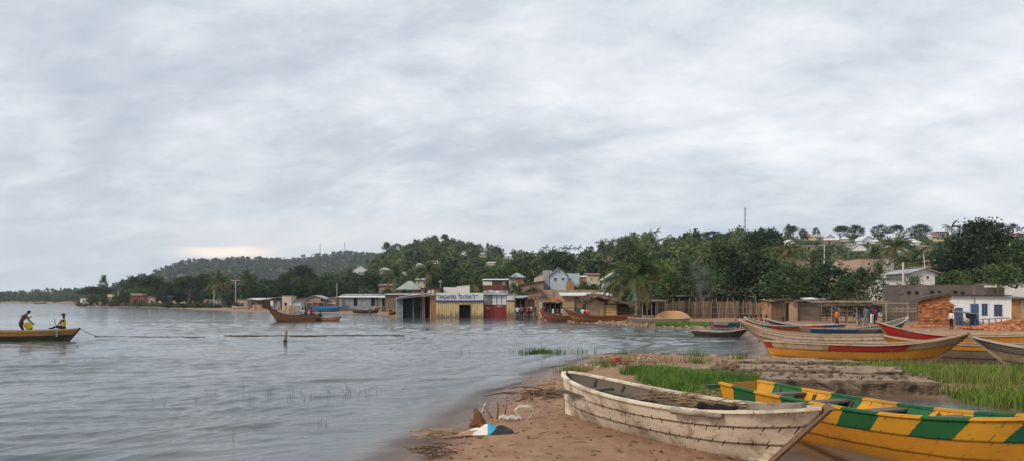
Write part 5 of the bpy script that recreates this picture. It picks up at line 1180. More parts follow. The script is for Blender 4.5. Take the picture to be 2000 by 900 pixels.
# heap of loose bricks
def heap(name, label, p0, p1, top_fn, Y, depth, n, m, size, seed):
    rb = random.Random(seed); x0, x1 = px(p0, Y), px(p1, Y); zg = gz((x0 + x1) / 2, Y); e = empty(name, ((x0 + x1) / 2, Y, zg), 0, label, 'brick heap'); mb = MB(); xc = (x0 + x1) / 2
    H = lambda u: max(.03, zat(top_fn(p0 + (p1 - p0) * u), Y) - zg)
    for i in range(n):
        u = rb.random(); v = rb.uniform(-1, 1); hh = H(u) * max(0, 1 - abs(v) ** 1.5) * rb.uniform(.75, 1.0)
        mb.box((x0 + (x1 - x0) * u - xc, v * depth / 2, hh - rb.uniform(0, .06)), size, Euler((rb.uniform(-1, 1), rb.uniform(-1, 1), rb.uniform(0, 3))).to_matrix())
    o = mb.build('loose_bricks', m, e); o['kind'] = 'stuff'
    cm = MB(); N_ = 24; vs = []; fs = []
    for i in range(N_ + 1):
        for j, v in enumerate((-1, -.6, -.2, .2, .6, 1)): vs.append((x0 + (x1 - x0) * i / N_ - xc, v * depth / 2, H(i / N_) * (1 - abs(v) ** 1.5) * .86 - .03))
    for i in range(N_):
        for j in range(5): fs.append((i * 6 + j, i * 6 + 6 + j, i * 6 + 7 + j, i * 6 + 1 + j))
    cm.add(vs, fs); cm.build('core', MORTAR, e)
heap('brick_heap', 'big heap of loose orange bricks before the yellow house', 1905, 2060, lambda p: np.interp(p, [1905, 1935, 1960, 1990, 2060], [640, 633, 627, 622, 620]), 57, 4.4, 900, BRICK, (.25, .12, .09), 5)
heap('brick_heap', 'low scatter of fallen bricks at the foot of the brick wall', 1780, 1902, lambda p: np.interp(p, [1780, 1800, 1860, 1902], [639, 635, 636, 637]), 62.6, 2.2, 330, BRICK, (.25, .12, .09), 6)
# ---- poles and masts
def pole(p, q0, q1, Y, label, r=.11, arm=None, m=POLE_W, lean=0, name='utility_pole'):
    x = px(p, Y); z = min(gz(x, Y), zat(q1, Y)); h = zat(q0, Y) - z; e = empty(name, (x, Y, z), 0, label, 'pole')
    MB().tube([(0, 0, -.3), (lean * h, 0, h)], [r, r * .7], 8).build('shaft', m, e)
    if arm: MB().bar((arm[0] * Y / F, 0, h - .25), (arm[1] * Y / F, 0, h - .2), .12, .14).build('crossarm', m, e)
pole(460, 545, 600, 232, 'pale utility pole with white crossarm right of the two palms', .2, (-8, 8)); pole(418, 547, 600, 236, 'lamp pole with long white arm left of the two palms', .14, (-8, 6))
pole(231, 566, 598, 330, 'slim pale pole in the bushes of the far point', .16); pole(658, 552, 575, 215, 'thin pale post among the trees behind the shore sheds', .1)
pole(1610, 476, 507, 190, 'street lamp pole with short arm on the right slope', .16, (-10, 2)); pole(1764, 511, 548, 96, 'thick square cement post left of the white gabled house', .17)
pole(1817, 496, 514, 110, 'short leaning pale pole before the huge round tree', .09, None, POLE_W, -.12); pole(1985, 474, 512, 104, 'leaning pale pole at the right edge by the round tree', .10, None, POLE_W, -.10)
pole(1145, 509, 530, 260, 'thin white pole on the slope right of the grey house', .14); pole(860, 546, 565, 150, 'thin pole with wire behind the station', .06, (-3, 3)); pole(1095, 548, 566, 119, 'pale leaning pole against the beige wall', .07, None, POLE_W, -.08)
pole(1700, 480, 505, 230, 'bare pole beside the palm with brown fronds', .1); pole(944.5, 553, 572, 104, 'thin rusty pipe rising between sign and kiosk', .05, None, POLE_D)
def mast(p, q0, q1, Y, label, wd):
    x = px(p, Y); z = gz(x, Y); h = zat(q0, Y) - z; e = empty('radio_mast', (x, Y, z), .3, label, 'mast'); mb = MB(); m_ = mat('mast_steel', (.32, .33, .35), .6, .1, 3, 0)
    for k in range(3):
        a = k * 2.094; MB().tube([(wd * math.cos(a), wd * math.sin(a), 0), (wd * .25 * math.cos(a), wd * .25 * math.sin(a), h)], wd * .11, 5).build('leg', m_, e)
    n = 14
    for i in range(n):
        for k in range(3):
            a, b = k * 2.094, (k + 1) * 2.094; r0, r1 = wd * (1 - .75 * i / n), wd * (1 - .75 * (i + 1) / n)
            mb.bar((r0 * math.cos(a), r0 * math.sin(a), h * i / n), (r1 * math.cos(b), r1 * math.sin(b), h * (i + 1) / n), wd * .1)
    mb.build('lattice', m_, e)
    for f in (.55, .75, .93): MB().box((wd * .5, 0, h * f), (wd * .5, wd * .4, h * .045)).build('antenna', m_, e)
mast(1455, 405, 452, 438, 'lattice radio mast on the crest of the right hill', .85); mast(625, 474, 497, 1590, 'thin far mast, left one on the far hill', 1.7); mast(673, 472, 491, 1595, 'thin far mast, right one on the far hill', 1.7)
# ------------------------------------------------------------------ boats
def boatpaint(name, paint, bare=(.33, .245, .165), wear=.35, marks=.6, dark=(.045, .032, .022), rough=.72, grime=.4):
    """painted plank: paint worn to the wood, rusty nail streaks along the seams, grain along the length (UV: metres, 0..1 across the plank)"""
    m, nt, b = newmat(name); uv = nt.nodes.new('ShaderNodeUVMap').outputs[0]; u, v, _ = SEP(nt, uv); ob = COORD(nt)
    oi = nt.nodes.new('ShaderNodeObjectInfo'); u2 = M(nt, 'ADD', u, M(nt, 'MULTIPLY', oi.outputs['Random'], 37))
    grain = NOISE(nt, COMB(nt, M(nt, 'MULTIPLY', u2, 1.3), M(nt, 'MULTIPLY', v, 9), 0), 2.0, 6, .65)
    patch = NOISE(nt, ob, 2.3, 8, .68, .4); fine = NOISE(nt, ob, 19, 6, .7)
    col = MIX(nt, M(nt, 'MULTIPLY', SSTEP(nt, M(nt, 'ADD', M(nt, 'MULTIPLY', patch, .75), M(nt, 'MULTIPLY', grain, .25)), .62 - wear * .25, .66 - wear * .1), .9 if wear > .05 else 0), paint, RAMP(nt, grain, [(.3, tuple(c * .6 for c in bare)), (.7, bare)]))
    col = MIX(nt, M(nt, 'MULTIPLY', SSTEP(nt, grain, .5, .75), .28), col, tuple(c * .5 for c in paint), 'MIX')
    col = MIX(nt, M(nt, 'MULTIPLY', SSTEP(nt, NOISE(nt, ob, 1.1, 7, .7), .46, .68), grime), col, (.12, .085, .055))
    # seam dirt and nail streaks
    edge = M(nt, 'MINIMUM', v, M(nt, 'SUBTRACT', 1.0, v))
    seam = M(nt, 'SUBTRACT', 1.0, SSTEP(nt, M(nt, 'ADD', edge, M(nt, 'MULTIPLY', M(nt, 'SUBTRACT', fine, .5), .10)), .0, .085))
    cell = M(nt, 'FRACT', M(nt, 'MULTIPLY', u2, 4.2)); rnd = NOISE(nt, COMB(nt, M(nt, 'FLOOR', M(nt, 'MULTIPLY', u2, 4.2)), M(nt, 'ROUND', v), 0), 7.13, 0)
    slant = M(nt, 'ABSOLUTE', M(nt, 'SUBTRACT', cell, M(nt, 'ADD', .5, M(nt, 'MULTIPLY', M(nt, 'SUBTRACT', edge, .1), M(nt, 'SUBTRACT', rnd, .5)))))
    nail = M(nt, 'MULTIPLY', M(nt, 'LESS_THAN', slant, .05), M(nt, 'LESS_THAN', edge, M(nt, 'MULTIPLY', M(nt, 'SUBTRACT', rnd, .28), .75)))
    spot = nt.nodes.new('ShaderNodeTexVoronoi'); spot.inputs['Scale'].default_value = 15
    link(nt, VM(nt, 'ADD', ob, MAPS(nt, COMB(nt, fine, patch, fine), (.15, .15, .15))), spot.inputs['Vector'])
    dots = M(nt, 'MULTIPLY', M(nt, 'LESS_THAN', spot.outputs[0], .20), SSTEP(nt, NOISE(nt, ob, 3.1, 3), .50, .56))
    k = M(nt, 'MAXIMUM', M(nt, 'MULTIPLY', seam, .85), M(nt, 'MAXIMUM', nail, M(nt, 'MULTIPLY', dots, .8)))
    col = MIX(nt, M(nt, 'MULTIPLY', k, marks), col, dark)
    link(nt, col, b.inputs['Base Color']); b.inputs['Roughness'].default_value = rough; b.inputs['Specular IOR Level'].default_value = .3
    h = M(nt, 'ADD', M(nt, 'MULTIPLY', grain, .5), M(nt, 'SUBTRACT', M(nt, 'MULTIPLY', fine, .25), M(nt, 'MULTIPLY', k, .6)))
    link(nt, BUMP(nt, h, .5, .02), b.inputs['Normal']); return m
def stripemat(name, a, bcol, period, shift, slant=.5):
    m = boatpaint(name, a, (.42, .30, .16), wear=.20, marks=.6, grime=.30, rough=.65); nt = m.node_tree; b = nt.nodes['Principled BSDF']
    uv = nt.nodes.new('ShaderNodeUVMap').outputs[0]; u, v, _ = SEP(nt, uv)
    ph = M(nt, 'FRACT', M(nt, 'DIVIDE', M(nt, 'ADD', M(nt, 'SUBTRACT', u, M(nt, 'MULTIPLY', v, slant * .3)), shift), period))
    src = b.inputs['Base Color'].links[0].from_socket
    wob = M(nt, 'MULTIPLY', M(nt, 'SUBTRACT', NOISE(nt, COORD(nt), 9, 3), .5), .03)
    c = MIX(nt, M(nt, 'GREATER_THAN', M(nt, 'ADD', ph, wob), .5), src, MIX(nt, 1.0, src, tuple(min(8, y / max(x, 1e-3)) for x, y in zip(a, bcol)), 'MULTIPLY'))
    link(nt, c, b.inputs['Base Color']); return m
BP = {
 'white': boatpaint('boat_white_weathered', (.68, .59, .47), (.46, .34, .22), .48, 1.0, (.050, .030, .018), .8, .55),
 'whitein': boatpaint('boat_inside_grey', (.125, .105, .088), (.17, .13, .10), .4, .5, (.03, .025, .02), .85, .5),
 'rail': boatpaint('boat_rail_bleached', (.46, .40, .33), (.34, .26, .19), .5, .5, (.07, .05, .035), .8, .4),
 'yellow': boatpaint('boat_yellow_orange', (.56, .235, .020), (.40, .19, .07), .16, .45, (.12, .05, .02), .55, .28),
 'yellowtop': stripemat('boat_stripes_yellow_green', (.62, .300, .022), (.020, .120, .036), 1.36, .30, .30),
 'green': boatpaint('boat_green_paint', (.025, .110, .045), (.2, .17, .1), .1, .3, (.02, .03, .02), .5, .2),
 'orange': boatpaint('boat_orange_faded', (.60, .265, .040), (.46, .27, .12), .14, .6, (.09, .045, .02), .7, .18),
 'bare': boatpaint('boat_bare_wood', (.44, .325, .215), (.36, .25, .155), .5, .75, (.075, .045, .027), .82, .3),
 'red': boatpaint('boat_red_paint', (.36, .026, .024), (.38, .24, .16), .16, .55, (.08, .02, .015), .6, .25),
 'grey': boatpaint('boat_grey_wood', (.195, .172, .150), (.28, .23, .18), .5, .7, (.04, .034, .028), .88, .4),
 'dark': boatpaint('boat_dark_tarred', (.042, .034, .028), (.12, .09, .065), .35, .3, (.015, .012, .01), .85, .3),
 'brown': boatpaint('boat_red_brown', (.27, .100, .044), (.32, .165, .085), .35, .6, (.05, .022, .012), .7, .3),
 'brownl': boatpaint('boat_tan_brown', (.36, .170, .072), (.36, .20, .10), .35, .6, (.06, .028, .014), .7, .3),
 'blue': boatpaint('boat_blue_paint', (.020, .090, .28), (.3, .26, .2), .12, .4, (.02, .03, .05), .6, .2),
 'teal': boatpaint('boat_teal_paint', (.018, .120, .100), (.27, .24, .19), .30, .45, (.02, .04, .035), .65, .25),
 'tan': boatpaint('boat_fresh_planks', (.50, .315, .145), (.42, .27, .14), .3, .6, (.16, .08, .03), .75, .15),
 'greenlow': boatpaint('boat_green_algae', (.035, .060, .022), (.06, .05, .03), .3, .3, (.015, .02, .01), .5, .3),
 'skyblue': boatpaint('boat_bright_blue', (.045, .22, .50), (.3, .3, .3), .15, .3, (.03, .06, .1), .6, .15),
 'paleb': boatpaint('boat_pale_paint', (.52, .52, .50), (.35, .3, .25), .3, .4, (.1, .1, .1), .7, .2),
}
class Hull:
    """plank boat. local x runs from stern (low x) to bow; z 0 at the keel"""
    def __init__(s, L, beam, H, bow_rake=.8, bow_rise=.3, stern_rake=.3, stern_rise=.1, transom=0.0, flat=.35, full=.62, rocker=.06, tip=.035):
        s.__dict__.update(locals()); s.Lk = L - bow_rake - stern_rake
    def hb(s, q):
        p = 1 - (abs(2 * q - 1) ** 2.3 if q > .5 else abs(2 * q - 1) ** 2.3 * (1 - s.transom))
        return max(s.tip, s.beam / 2 * max(p, 0) ** s.full)
    def pt(s, q, t, side=1, out=0.0):
        e = 2 * q - 1
        zg = s.H + (s.bow_rise * max(e, 0) ** 2.2 + s.stern_rise * max(-e, 0) ** 2.2); zk = s.rocker * abs(e) ** 3
        x = (1 - t) * (s.stern_rake + s.Lk * q) + t * (s.L * q)
        endf = min(1, 1.15 * (1 - abs(e)) / .35) if s.transom == 0 or q > .5 else 1
        fl = s.flat * max(0, endf); w = s.hb(q)
        y = max(min(w, s.tip), w * (fl + (1 - fl) * max(t, 0) ** .72)) + out
        return Vector((x, side * y, zk + (zg - zk) * t))
    def strake(s, name, m, parent, t0, t1, side, n=18, s0=0.0, s1=1.0, lap=.014, thick=.028, wob=0.0, seed=0, inner=None):
        mb = MB(); rows = 5; rg = random.Random(seed); vs = []; fs = []; uvs = []; acc = 0; prev = None
        wv = [rg.uniform(-wob, wob) for _ in range(n + 1)]
        for i in range(n + 1):
            q = s0 + (s1 - s0) * i / n; p0 = s.pt(q, t1, side)
            if prev is not None: acc += (p0 - prev).length
            prev = p0
            for layer in (0, 1):
                for j in range(rows):
                    f = j / (rows - 1); t = t0 + (t1 - t0) * f + (wv[i] if j == 0 else 0); t = max(t, 0.0)
                    o_ = lap * (1 - f) + .004 if layer == 0 else -thick
                    vs.append((s.pt(q, t, side, o_), (acc, f)))
        P_ = [a for a, _ in vs]; U = [b for _, b in vs]; k = 2 * rows
        def face(idx):
            if side < 0: idx = idx[::-1]
            fs.append(tuple(idx)); uvs.append([U[a] for a in idx])
        for i in range(n):
            a, b = i * k, (i + 1) * k
            for j in range(rows - 1):
                face([a + j, a + j + 1, b + j + 1, b + j]); face([a + rows + j, b + rows + j, b + rows + j + 1, a + rows + j + 1])
            face([a, b, b + rows, a + rows]); face([a + rows - 1, a + 2 * rows - 1, b + 2 * rows - 1, b + rows - 1])
        for a in (0, n * k):
            idx = list(range(a, a + rows)) + list(range(a + 2 * rows - 1, a + rows - 1, -1))
            if a: idx = idx[::-1]
            face(idx)
        mb.add(P_, fs, uvs); o = mb.build(name, m, parent)
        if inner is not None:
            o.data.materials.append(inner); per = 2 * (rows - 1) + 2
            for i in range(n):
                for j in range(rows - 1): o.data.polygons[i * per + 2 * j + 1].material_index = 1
        return o
    def sweep(s, name, m, parent, pts, wy, wz, cap=True):
        """rectangular bar along points, flat top"""
        mb = MB(); vs = []; fs = []; uvs = []; acc = 0; U = []
        for i, p in enumerate(pts):
            d = (pts[min(i + 1, len(pts) - 1)] - pts[max(i - 1, 0)]); d.z = 0
            nrm = Vector((-d.y, d.x, 0)).normalized() if d.length > 1e-5 else Vector((0, 1, 0))
            if i: acc += (p - pts[i - 1]).length
            for a, b, f in ((-1, -1, 0), (1, -1, .35), (1, 1, .65), (-1, 1, 1)):
                vs.append(p + nrm * wy / 2 * a + Vector((0, 0, wz / 2 * b))); U.append((acc, .3 + .4 * f))
        for i in range(len(pts) - 1):
            a, b = i * 4, i * 4 + 4
            for j in range(4): fs.append((a + j, a + (j + 1) % 4, b + (j + 1) % 4, b + j))
        n = len(pts) - 1; fs += [(3, 2, 1, 0), (n * 4, n * 4 + 1, n * 4 + 2, n * 4 + 3)]
        mb.add(vs, fs, [[U[k] for k in f] for f in fs]); return mb.build(name, m, parent)
    def make(s, name, label, stern, bow, z, bands, rail='rail', inside='whitein', n=18, thwarts=(.2, .4, .6, .8), ribs=0, roll=0.0, pitch=0.0, cat='boat', group=None, railw=.07, stemm=None, bottom=True, inner_top=False, tht=.82, thw=.22):
        a, b = Vector(stern), Vector(bow); d = b - a
        e = empty(name, (a.x, a.y, z), math.atan2(d.y, d.x), label, cat, group, rx=roll, ry=pitch)
        for k, (t0, t1, paint) in enumerate(bands):
            segs = paint if isinstance(paint, list) else [(0, 1, paint)]
            for side in (1, -1):
                for (s0, s1, pm) in segs:
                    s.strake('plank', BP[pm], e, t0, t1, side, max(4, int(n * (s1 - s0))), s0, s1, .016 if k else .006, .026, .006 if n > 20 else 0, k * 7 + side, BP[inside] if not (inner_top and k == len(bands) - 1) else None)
        if bottom:
            mb = MB(); vs = []; fs = []; uv = []
            for i in range(n + 1):
                q = i / n
                for sd_ in (1, -1): p = s.pt(q, 0.02, sd_, -.01); vs.append(p)
            for i in range(n): fs.append((2 * i, 2 * i + 1, 2 * i + 3, 2 * i + 2))
            mb.add(vs, fs); mb.build('bottom', BP[inside], e)
        for side in (1, -1):
            s.sweep('gunwale', BP[rail], e, [s.pt(.004 + .992 * i / (n + 6), 1.0, side, -.005) + Vector((0, 0, .012)) for i in range(n + 7)], railw, .04)
        st = [s.pt(1.0, t, 1) * Vector((1, 0, 1)).length_squared ** 0 for t in (0, .25, .5, .75, 1.0)]
        mb = MB(); pp = [Vector((s.pt(1, t).x + .015, 0, s.pt(1, t).z)) for t in (-.03, .3, .6, 1.04)]
        for i in range(3): mb.bar(pp[i], pp[i + 1], .085, .10)
        mb.build('stem', BP[stemm or rail], e)
        if s.transom:
            vs = [s.pt(0, t, sd_, -.01) for t in (0, .35, .7, 1.0) for sd_ in (1, -1)]; mb = MB()
            back = [v_ + Vector((.035, 0, 0)) for v_ in vs]; fs = []
            for i in range(3): fs += [(2 * i, 2 * i + 2, 2 * i + 3, 2 * i + 1), (8 + 2 * i + 1, 8 + 2 * i + 3, 8 + 2 * i + 2, 8 + 2 * i)]
            mb.add(vs + back, fs + [(6, 14, 15, 7)]); mb.build('transom', BP[bands[-1][2] if not isinstance(bands[-1][2], list) else 'bare'], e)
        else:
            mb = MB(); pp = [Vector((s.pt(0, t).x - .015, 0, s.pt(0, t).z)) for t in (-.03, .3, .6, 1.04)]
            for i in range(3): mb.bar(pp[i], pp[i + 1], .075, .09)
            mb.build('stern_post', BP[stemm or rail], e)
        for q in thwarts:
            p1, p2 = s.pt(q, tht, 1, -.03), s.pt(q, tht, -1, -.03); s.sweep('thwart', BP[inside], e, [p1, p1.lerp(p2, .5), p2], thw, .035)
        for i in range(ribs):
            q = .1 + .8 * i / max(1, ribs - 1)
            for side in (1, -1):
                mb = MB(); pts = [s.pt(q, t, side, -.045) for t in (.02, .3, .6, .95)]
                for j in range(3): mb.bar(pts[j], pts[j + 1], .05, .04)
                mb.build('rib', BP[inside], e)
        return e
# --- near boats
wb_z = gz(2.2, 12.6) - .05
wb = Hull(6.35, 1.24, .70, 1.05, .25, .03, .18, 0, .30, .60, .04)
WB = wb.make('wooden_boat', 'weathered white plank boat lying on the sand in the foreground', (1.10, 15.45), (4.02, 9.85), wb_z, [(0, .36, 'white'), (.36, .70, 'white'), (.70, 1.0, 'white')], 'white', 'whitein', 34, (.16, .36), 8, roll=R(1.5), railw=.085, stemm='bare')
def on_boat(e, p): return e.matrix_basis @ Vector(p)
bpy.context.view_layer.update()
def local_item(name, label, cat, boat, pts, wx, wz, m, group=None):
    a, b = on_boat(boat, pts[0]), on_boat(boat, pts[1]); mb = MB(); mid = (a + b) / 2
    mb.bar(a - mid, b - mid, wx, wz); o = mb.build(name, m, None); o.location = mid; return tag(o, label, cat, group)
GREYW = plankmat('driftwood_grey', (.22, .19, .16), stretch=(1, 1, 1), scale=6); BLACKW = mat('black_charred_rag', (.012, .012, .012), .9, .4, 8, .9, .05)
for k, (y0, x0, x1, z0, lab) in enumerate(((-.42, .45, 2.2, .60, 'short grey board along the far side inside the white boat'), (-.12, .35, 3.3, .58, 'long grey board lying lengthwise inside the white boat'), (.22, .9, 4.4, .60, 'longest grey board nearest the white rail inside the boat'))):
    local_item('loose_board', lab, 'board', WB, ((x0, -y0 if False else y0, z0), (x1, y0 * .9, z0 - .02)), .17, .035, BP['whitein'])
# things lying on the rail near the bow
def club(name, label, boat, a, b, r0, r1, m, cat):
    A, B2 = on_boat(boat, a), on_boat(boat, b); mb = MB(); mid = (A + B2) / 2; n = 9; rg = random.Random(2)
    pts = [A.lerp(B2, i / (n - 1)) - mid + Vector((0, 0, .012 * math.sin(i * 1.7))) for i in range(n)]
    mb.tube(pts, [r0 + (r1 - r0) * i / (n - 1) + rg.uniform(-.006, .006) for i in range(n)], 8); o = mb.build(name, m, None, True); o.location = mid; return tag(o, label, cat)
sd_ = -1      # the boat side towards the camera (local y sign)
p1 = wb.pt(.645, .97, sd_, .05); p2 = wb.pt(.80, .93, sd_, .045)
club('wooden_peg', 'stubby wooden club fixed outside the white boat rail', WB, p1, p2, .050, .038, BP['rail'], 'peg')
p1 = wb.pt(.72, 1, sd_, -.02) + Vector((0, 0, .07)); p2 = wb.pt(.82, 1, sd_, -.04) + Vector((0, 0, .06))
club('charred_stick', 'black charred stick on the white boat rail', WB, p1, p2, .05, .03, BLACKW, 'stick')
p1 = wb.pt(.85, 1, sd_, -.10) + Vector((0, 0, .08)); p2 = wb.pt(.965, 1, sd_, -.06) + Vector((0, 0, .06))
o = local_item('wood_block', 'grey squared timber lying on the bow of the white boat', 'timber', WB, (p1, p2), .13, .075, GREYW)
# dry stalks dumped over the far side
rg = random.Random(12)
mb = MB()
for i in range(150):
    q = rg.uniform(.34, .80); p = wb.pt(q, .95, 1, -rg.uniform(.02, .55)); p.z += rg.uniform(-.12, .06); a = rg.uniform(-.6, .6); l = rg.uniform(.25, .9)
    d = Vector((math.cos(a), math.sin(a), rg.uniform(-.12, .22))) * l / 2; mb.tube([p - d, p + Vector((0, 0, rg.uniform(0, .05))), p + d], [.010, .008, .005], 4)
DRY = mat('dry_stalks', (.215, .145, .085), .95, .45, 5, .4); o = mb.build('dry_stalks', DRY, None); o.matrix_basis = WB.matrix_basis.copy(); tag(o, 'tangle of dry reed stalks lying in the white boat', 'stalks', kind='stuff')

yb = Hull(6.3, 1.22, .80, .9, .28, .12, .08, .62, .34, .55, .05)
YB = yb.make('striped_boat', 'yellow boat with green stripes floating beside the white boat', (4.47, 15.15), (6.95, 9.40), -.10, [(0, .34, 'yellow'), (.34, .64, 'yellow'), (.64, 1.0, 'yellowtop')], 'yellowtop', 'whitein', 34, (.18, .34, .52, .70), 7, railw=.075, stemm='yellow', inner_top=True, tht=.93, thw=.26)
bpy.context.view_layer.update()
p1, p2 = yb.pt(.0, .93, 1, .06), yb.pt(.0, .93, -1, .30); p1.x -= .05; p2.x -= .05
MB().bar(p1, p2, .09, .07).build('crosspiece', BP['green'], YB)

# --- boats drawn up behind the slabs
ob = Hull(6.3, 1.55, .68, 1.15, .42, .35, .04, 0, .32, .6)
ob.make('orange_boat', 'faded orange boat with red and bare top plank on the grass', (9.05, 27.6), (14.55, 24.5), gz(11.8, 26) + .05, [(0, .28, [(0, .28, 'orange'), (.28, 1, 'bare')]), (.28, .70, 'orange'), (.70, 1.0, [(0, .05, 'red'), (.05, .36, 'bare'), (.36, .76, 'red'), (.76, 1, 'bare')])], 'bare', 'whitein', 26, (.2, .4, .6, .8), 0, stemm='bare')
vb = Hull(6.4, 1.7, .78, 1.5, .62, .3, .10, .3, .3, .6)
vb.make('grey_white_boat', 'large bare grey white boat with raised bow over the inlet', (15.6, 30.6), (9.55, 33.2), .16, [(0, .30, 'bare'), (.30, .54, 'bare'), (.54, .78, 'white'), (.78, 1.0, 'white')], 'bare', 'whitein', 24, (.3, .6), 0, stemm='bare')
rb_ = Hull(5.6, 1.5, .80, .9, .50, .3, .1, .4, .3, .6)
rb_.make('red_boat', 'boat with dark red bow behind the tip of the orange boat', (19.6, 28.2), (14.5, 30.3), .24, [(0, .30, 'dark'), (.30, .70, [(0, .45, 'orange'), (.45, 1, 'red')]), (.70, 1, [(0, .5, 'orange'), (.5, 1, 'red')])], 'bare', 'whitein', 22, (.3, .6), 0, stemm='bare')
gb = Hull(5.6, 1.5, .72, .9, .25, .4, .15, 0, .35, .6)
gb.make('grey_boat', 'mossy grey boat with orange top plank in tall grass', (18.6, 25.6), (13.9, 27.9), gz(15.5, 26) - .05, [(0, .36, 'grey'), (.36, .74, 'grey'), (.74, 1, 'orange')], 'bare', 'dark', 22, (.3, .6), 0)
nb = Hull(6.0, 1.5, .72, 1.2, .38, .4, .1, 0, .35, .6)
nb.make('grey_brown_boat', 'grey brown boat cut by the right edge, bow to the left', (19.8, 21.4), (14.7, 24.1), gz(16.5, 23) - .02, [(0, .34, 'grey'), (.34, .68, 'bare'), (.68, 1, 'grey')], 'rail', 'dark', 22, (.3, .6), 0)
tb = Hull(7.2, 1.5, .60, 1.0, .62, .3, .08, .4, .3, .6)
tb.make('teal_boat', 'long boat with blue rail plank and teal green hull', (16.1, 42.2), (23.2, 44.6), .18, [(0, .4, 'grey'), (.4, .7, 'teal'), (.7, 1, [(0, .42, 'blue'), (.42, .62, 'grey'), (.62, 1, 'teal')])], 'rail', 'whitein', 22, (.3, .6), 0)
cb = Hull(5.4, 1.0, .45, .5, .12, .4, .1, 0, .4, .6)
cb.make('old_canoe', 'old dark grey canoe lying before the teal boat', (14.6, 37.4), (19.6, 38.2), .16, [(0, .5, 'dark'), (.5, 1, 'grey')], 'rail', 'dark', 18, (.4,), 0)
b2 = Hull(5.2, 1.3, .5, .8, .4, .3, .1, .4, .3, .6)
b2.make('blue_bow_boat', 'boat with blue bow plank and orange side behind the grey white boat', (22.0, 50.6), (17.9, 53.2), .22, [(0, .4, 'bare'), (.4, .68, 'orange'), (.68, 1, [(0, .35, 'blue'), (.35, .6, 'bare'), (.6, 1, 'blue')])], 'rail', 'whitein', 18, (.4,), 0)
rg_ = Hull(6.0, 1.3, .5, 1.0, .52, .3, .1, .4, .3, .6)
rg_.make('red_green_boat', 'boat with red and green banded bow beside the seated people', (20.2, 50.0), (15.7, 56.0), .16, [(0, .4, 'bare'), (.4, .68, 'red'), (.68, 1, [(0, .2, 'red'), (.2, .42, 'green'), (.42, .55, 'red'), (.55, .8, 'teal'), (.8, 1, 'red')])], 'rail', 'whitein', 18, (.4,), 0)
db_ = Hull(4.2, 1.1, .42, .6, .28, .2, .05, .5, .4, .6)
db_.make('dark_boat', 'waterlogged dark boat floating at the head of the inlet', (12.3, 51.8), (14.9, 48.6), -.10, [(0, .5, 'dark'), (.5, 1, 'dark')], 'rail', 'dark', 18, (.3, .6), 0)
pb = Hull(3.2, 1.0, .55, .5, .1, .3, .1, .5, .4, .6)
pb.make('painted_skiff', 'small skiff with faded red, white and teal bands by the grass bank', (15.0, 58.0), (17.3, 59.6), .12, [(0, .34, 'paleb'), (.34, .66, [(0, .5, 'red'), (.5, 1, 'teal')]), (.66, 1, [(0, .45, 'paleb'), (.45, 1, 'teal')])], 'rail', 'dark', 14, (.5,), 0)
gc = Hull(6.0, 1.0, .62, .6, .12, .5, .1, 0, .4, .6)
gc.make('old_canoe', 'long old grey canoe on the bank before the upturned boat', (16.4, 70.6), (10.8, 73.5), gz(13.5, 72) - .06, [(0, .5, 'grey'), (.5, 1, 'grey')], 'rail', 'dark', 16, (.4,), 0)
ov = Hull(4.2, 1.5, .92, .55, .05, .35, .05, 0, .45, .6, .42)
o = ov.make('upturned_boat', 'new tan boat turned upside down before the reed fence', (16.35, 88), (20.3, 86.6), 1.0 + gz(18, 87), [(0, .3, 'tan'), (.3, .65, 'tan'), (.65, 1, 'tan')], 'tan', 'tan', 18, (), 0, roll=math.pi)
bb1 = Hull(6.2, 1.5, .75, .95, .65, .3, .1, .4, .3, .6)
bb1.make('brown_boat', 'red brown plank boat on the pebbles, left one of the pair', (9.2, 86.4), (3.1, 85.2), gz(5.6, 85.5) - .04, [(0, .3, 'brown'), (.3, .55, 'brown'), (.55, .78, 'brownl'), (.78, 1, 'brown')], 'brown', 'dark', 18, (.3, .6), 0)
bb2 = Hull(7.9, 1.6, .72, 1.2, .78, .35, .06, .3, .3, .6)
bb2.make('brown_boat', 'long red brown plank boat on the pebbles, right one of the pair', (13.3, 80.4), (5.45, 79.9), gz(9, 80) - .04, [(0, .3, 'brown'), (.3, .55, 'brownl'), (.55, .78, 'brown'), (.78, 1, 'brown')], 'brown', 'dark', 20, (.3, .6), 0)
# --- boats on the water and far shore
bw = Hull(5.7, 1.9, 1.02, 1.25, .75, .25, .02, .7, .3, .6)
BWB = bw.make('brown_boat', 'tan brown cargo boat with raised bow afloat before the beach', (-22.6, 88.4), (-26.7, 84.6), -.32, [(0, .28, 'brown'), (.28, .52, 'brownl'), (.52, .76, 'brownl'), (.76, 1, 'brownl')], 'dark', 'dark', 20, (.15, .3, .6), 0, stemm='dark')
bpy.context.view_layer.update()
sp = MB(); a = bw.pt(1, 1); sp.tube([Vector((a.x - 1.0, 0, a.z - .25)), Vector((a.x + .3, 0, a.z + .12)), Vector((a.x + 1.0, 0, a.z + .38))], [.07, .06, .04], 6); sp.build('bowsprit', BP['dark'], BWB)
def crate_rack(e_, label):
    c = empty('slat_crate', e_.matrix_basis @ Vector((2.9, 0, .95)), e_.rotation_euler.z, label, 'crate')
    for yy in (-.55, .55):
        for i in range(6): MB().box((0, yy, .1 + i * .19), (1.3, .03, .11)).build('slat', PLANK_H, c)
    for xx in (-.62, .62):
        for yy in (-.5, .5): MB().box((xx, yy, .55), (.07, .07, 1.2)).build('post', PLANK_V, c)
        for i in range(6): MB().box((xx, 0, .1 + i * .19), (.03, 1.0, .11)).build('slat', PLANK_H, c)
crate_rack(BWB, 'tall slatted wooden crate carried in the tan brown cargo boat')
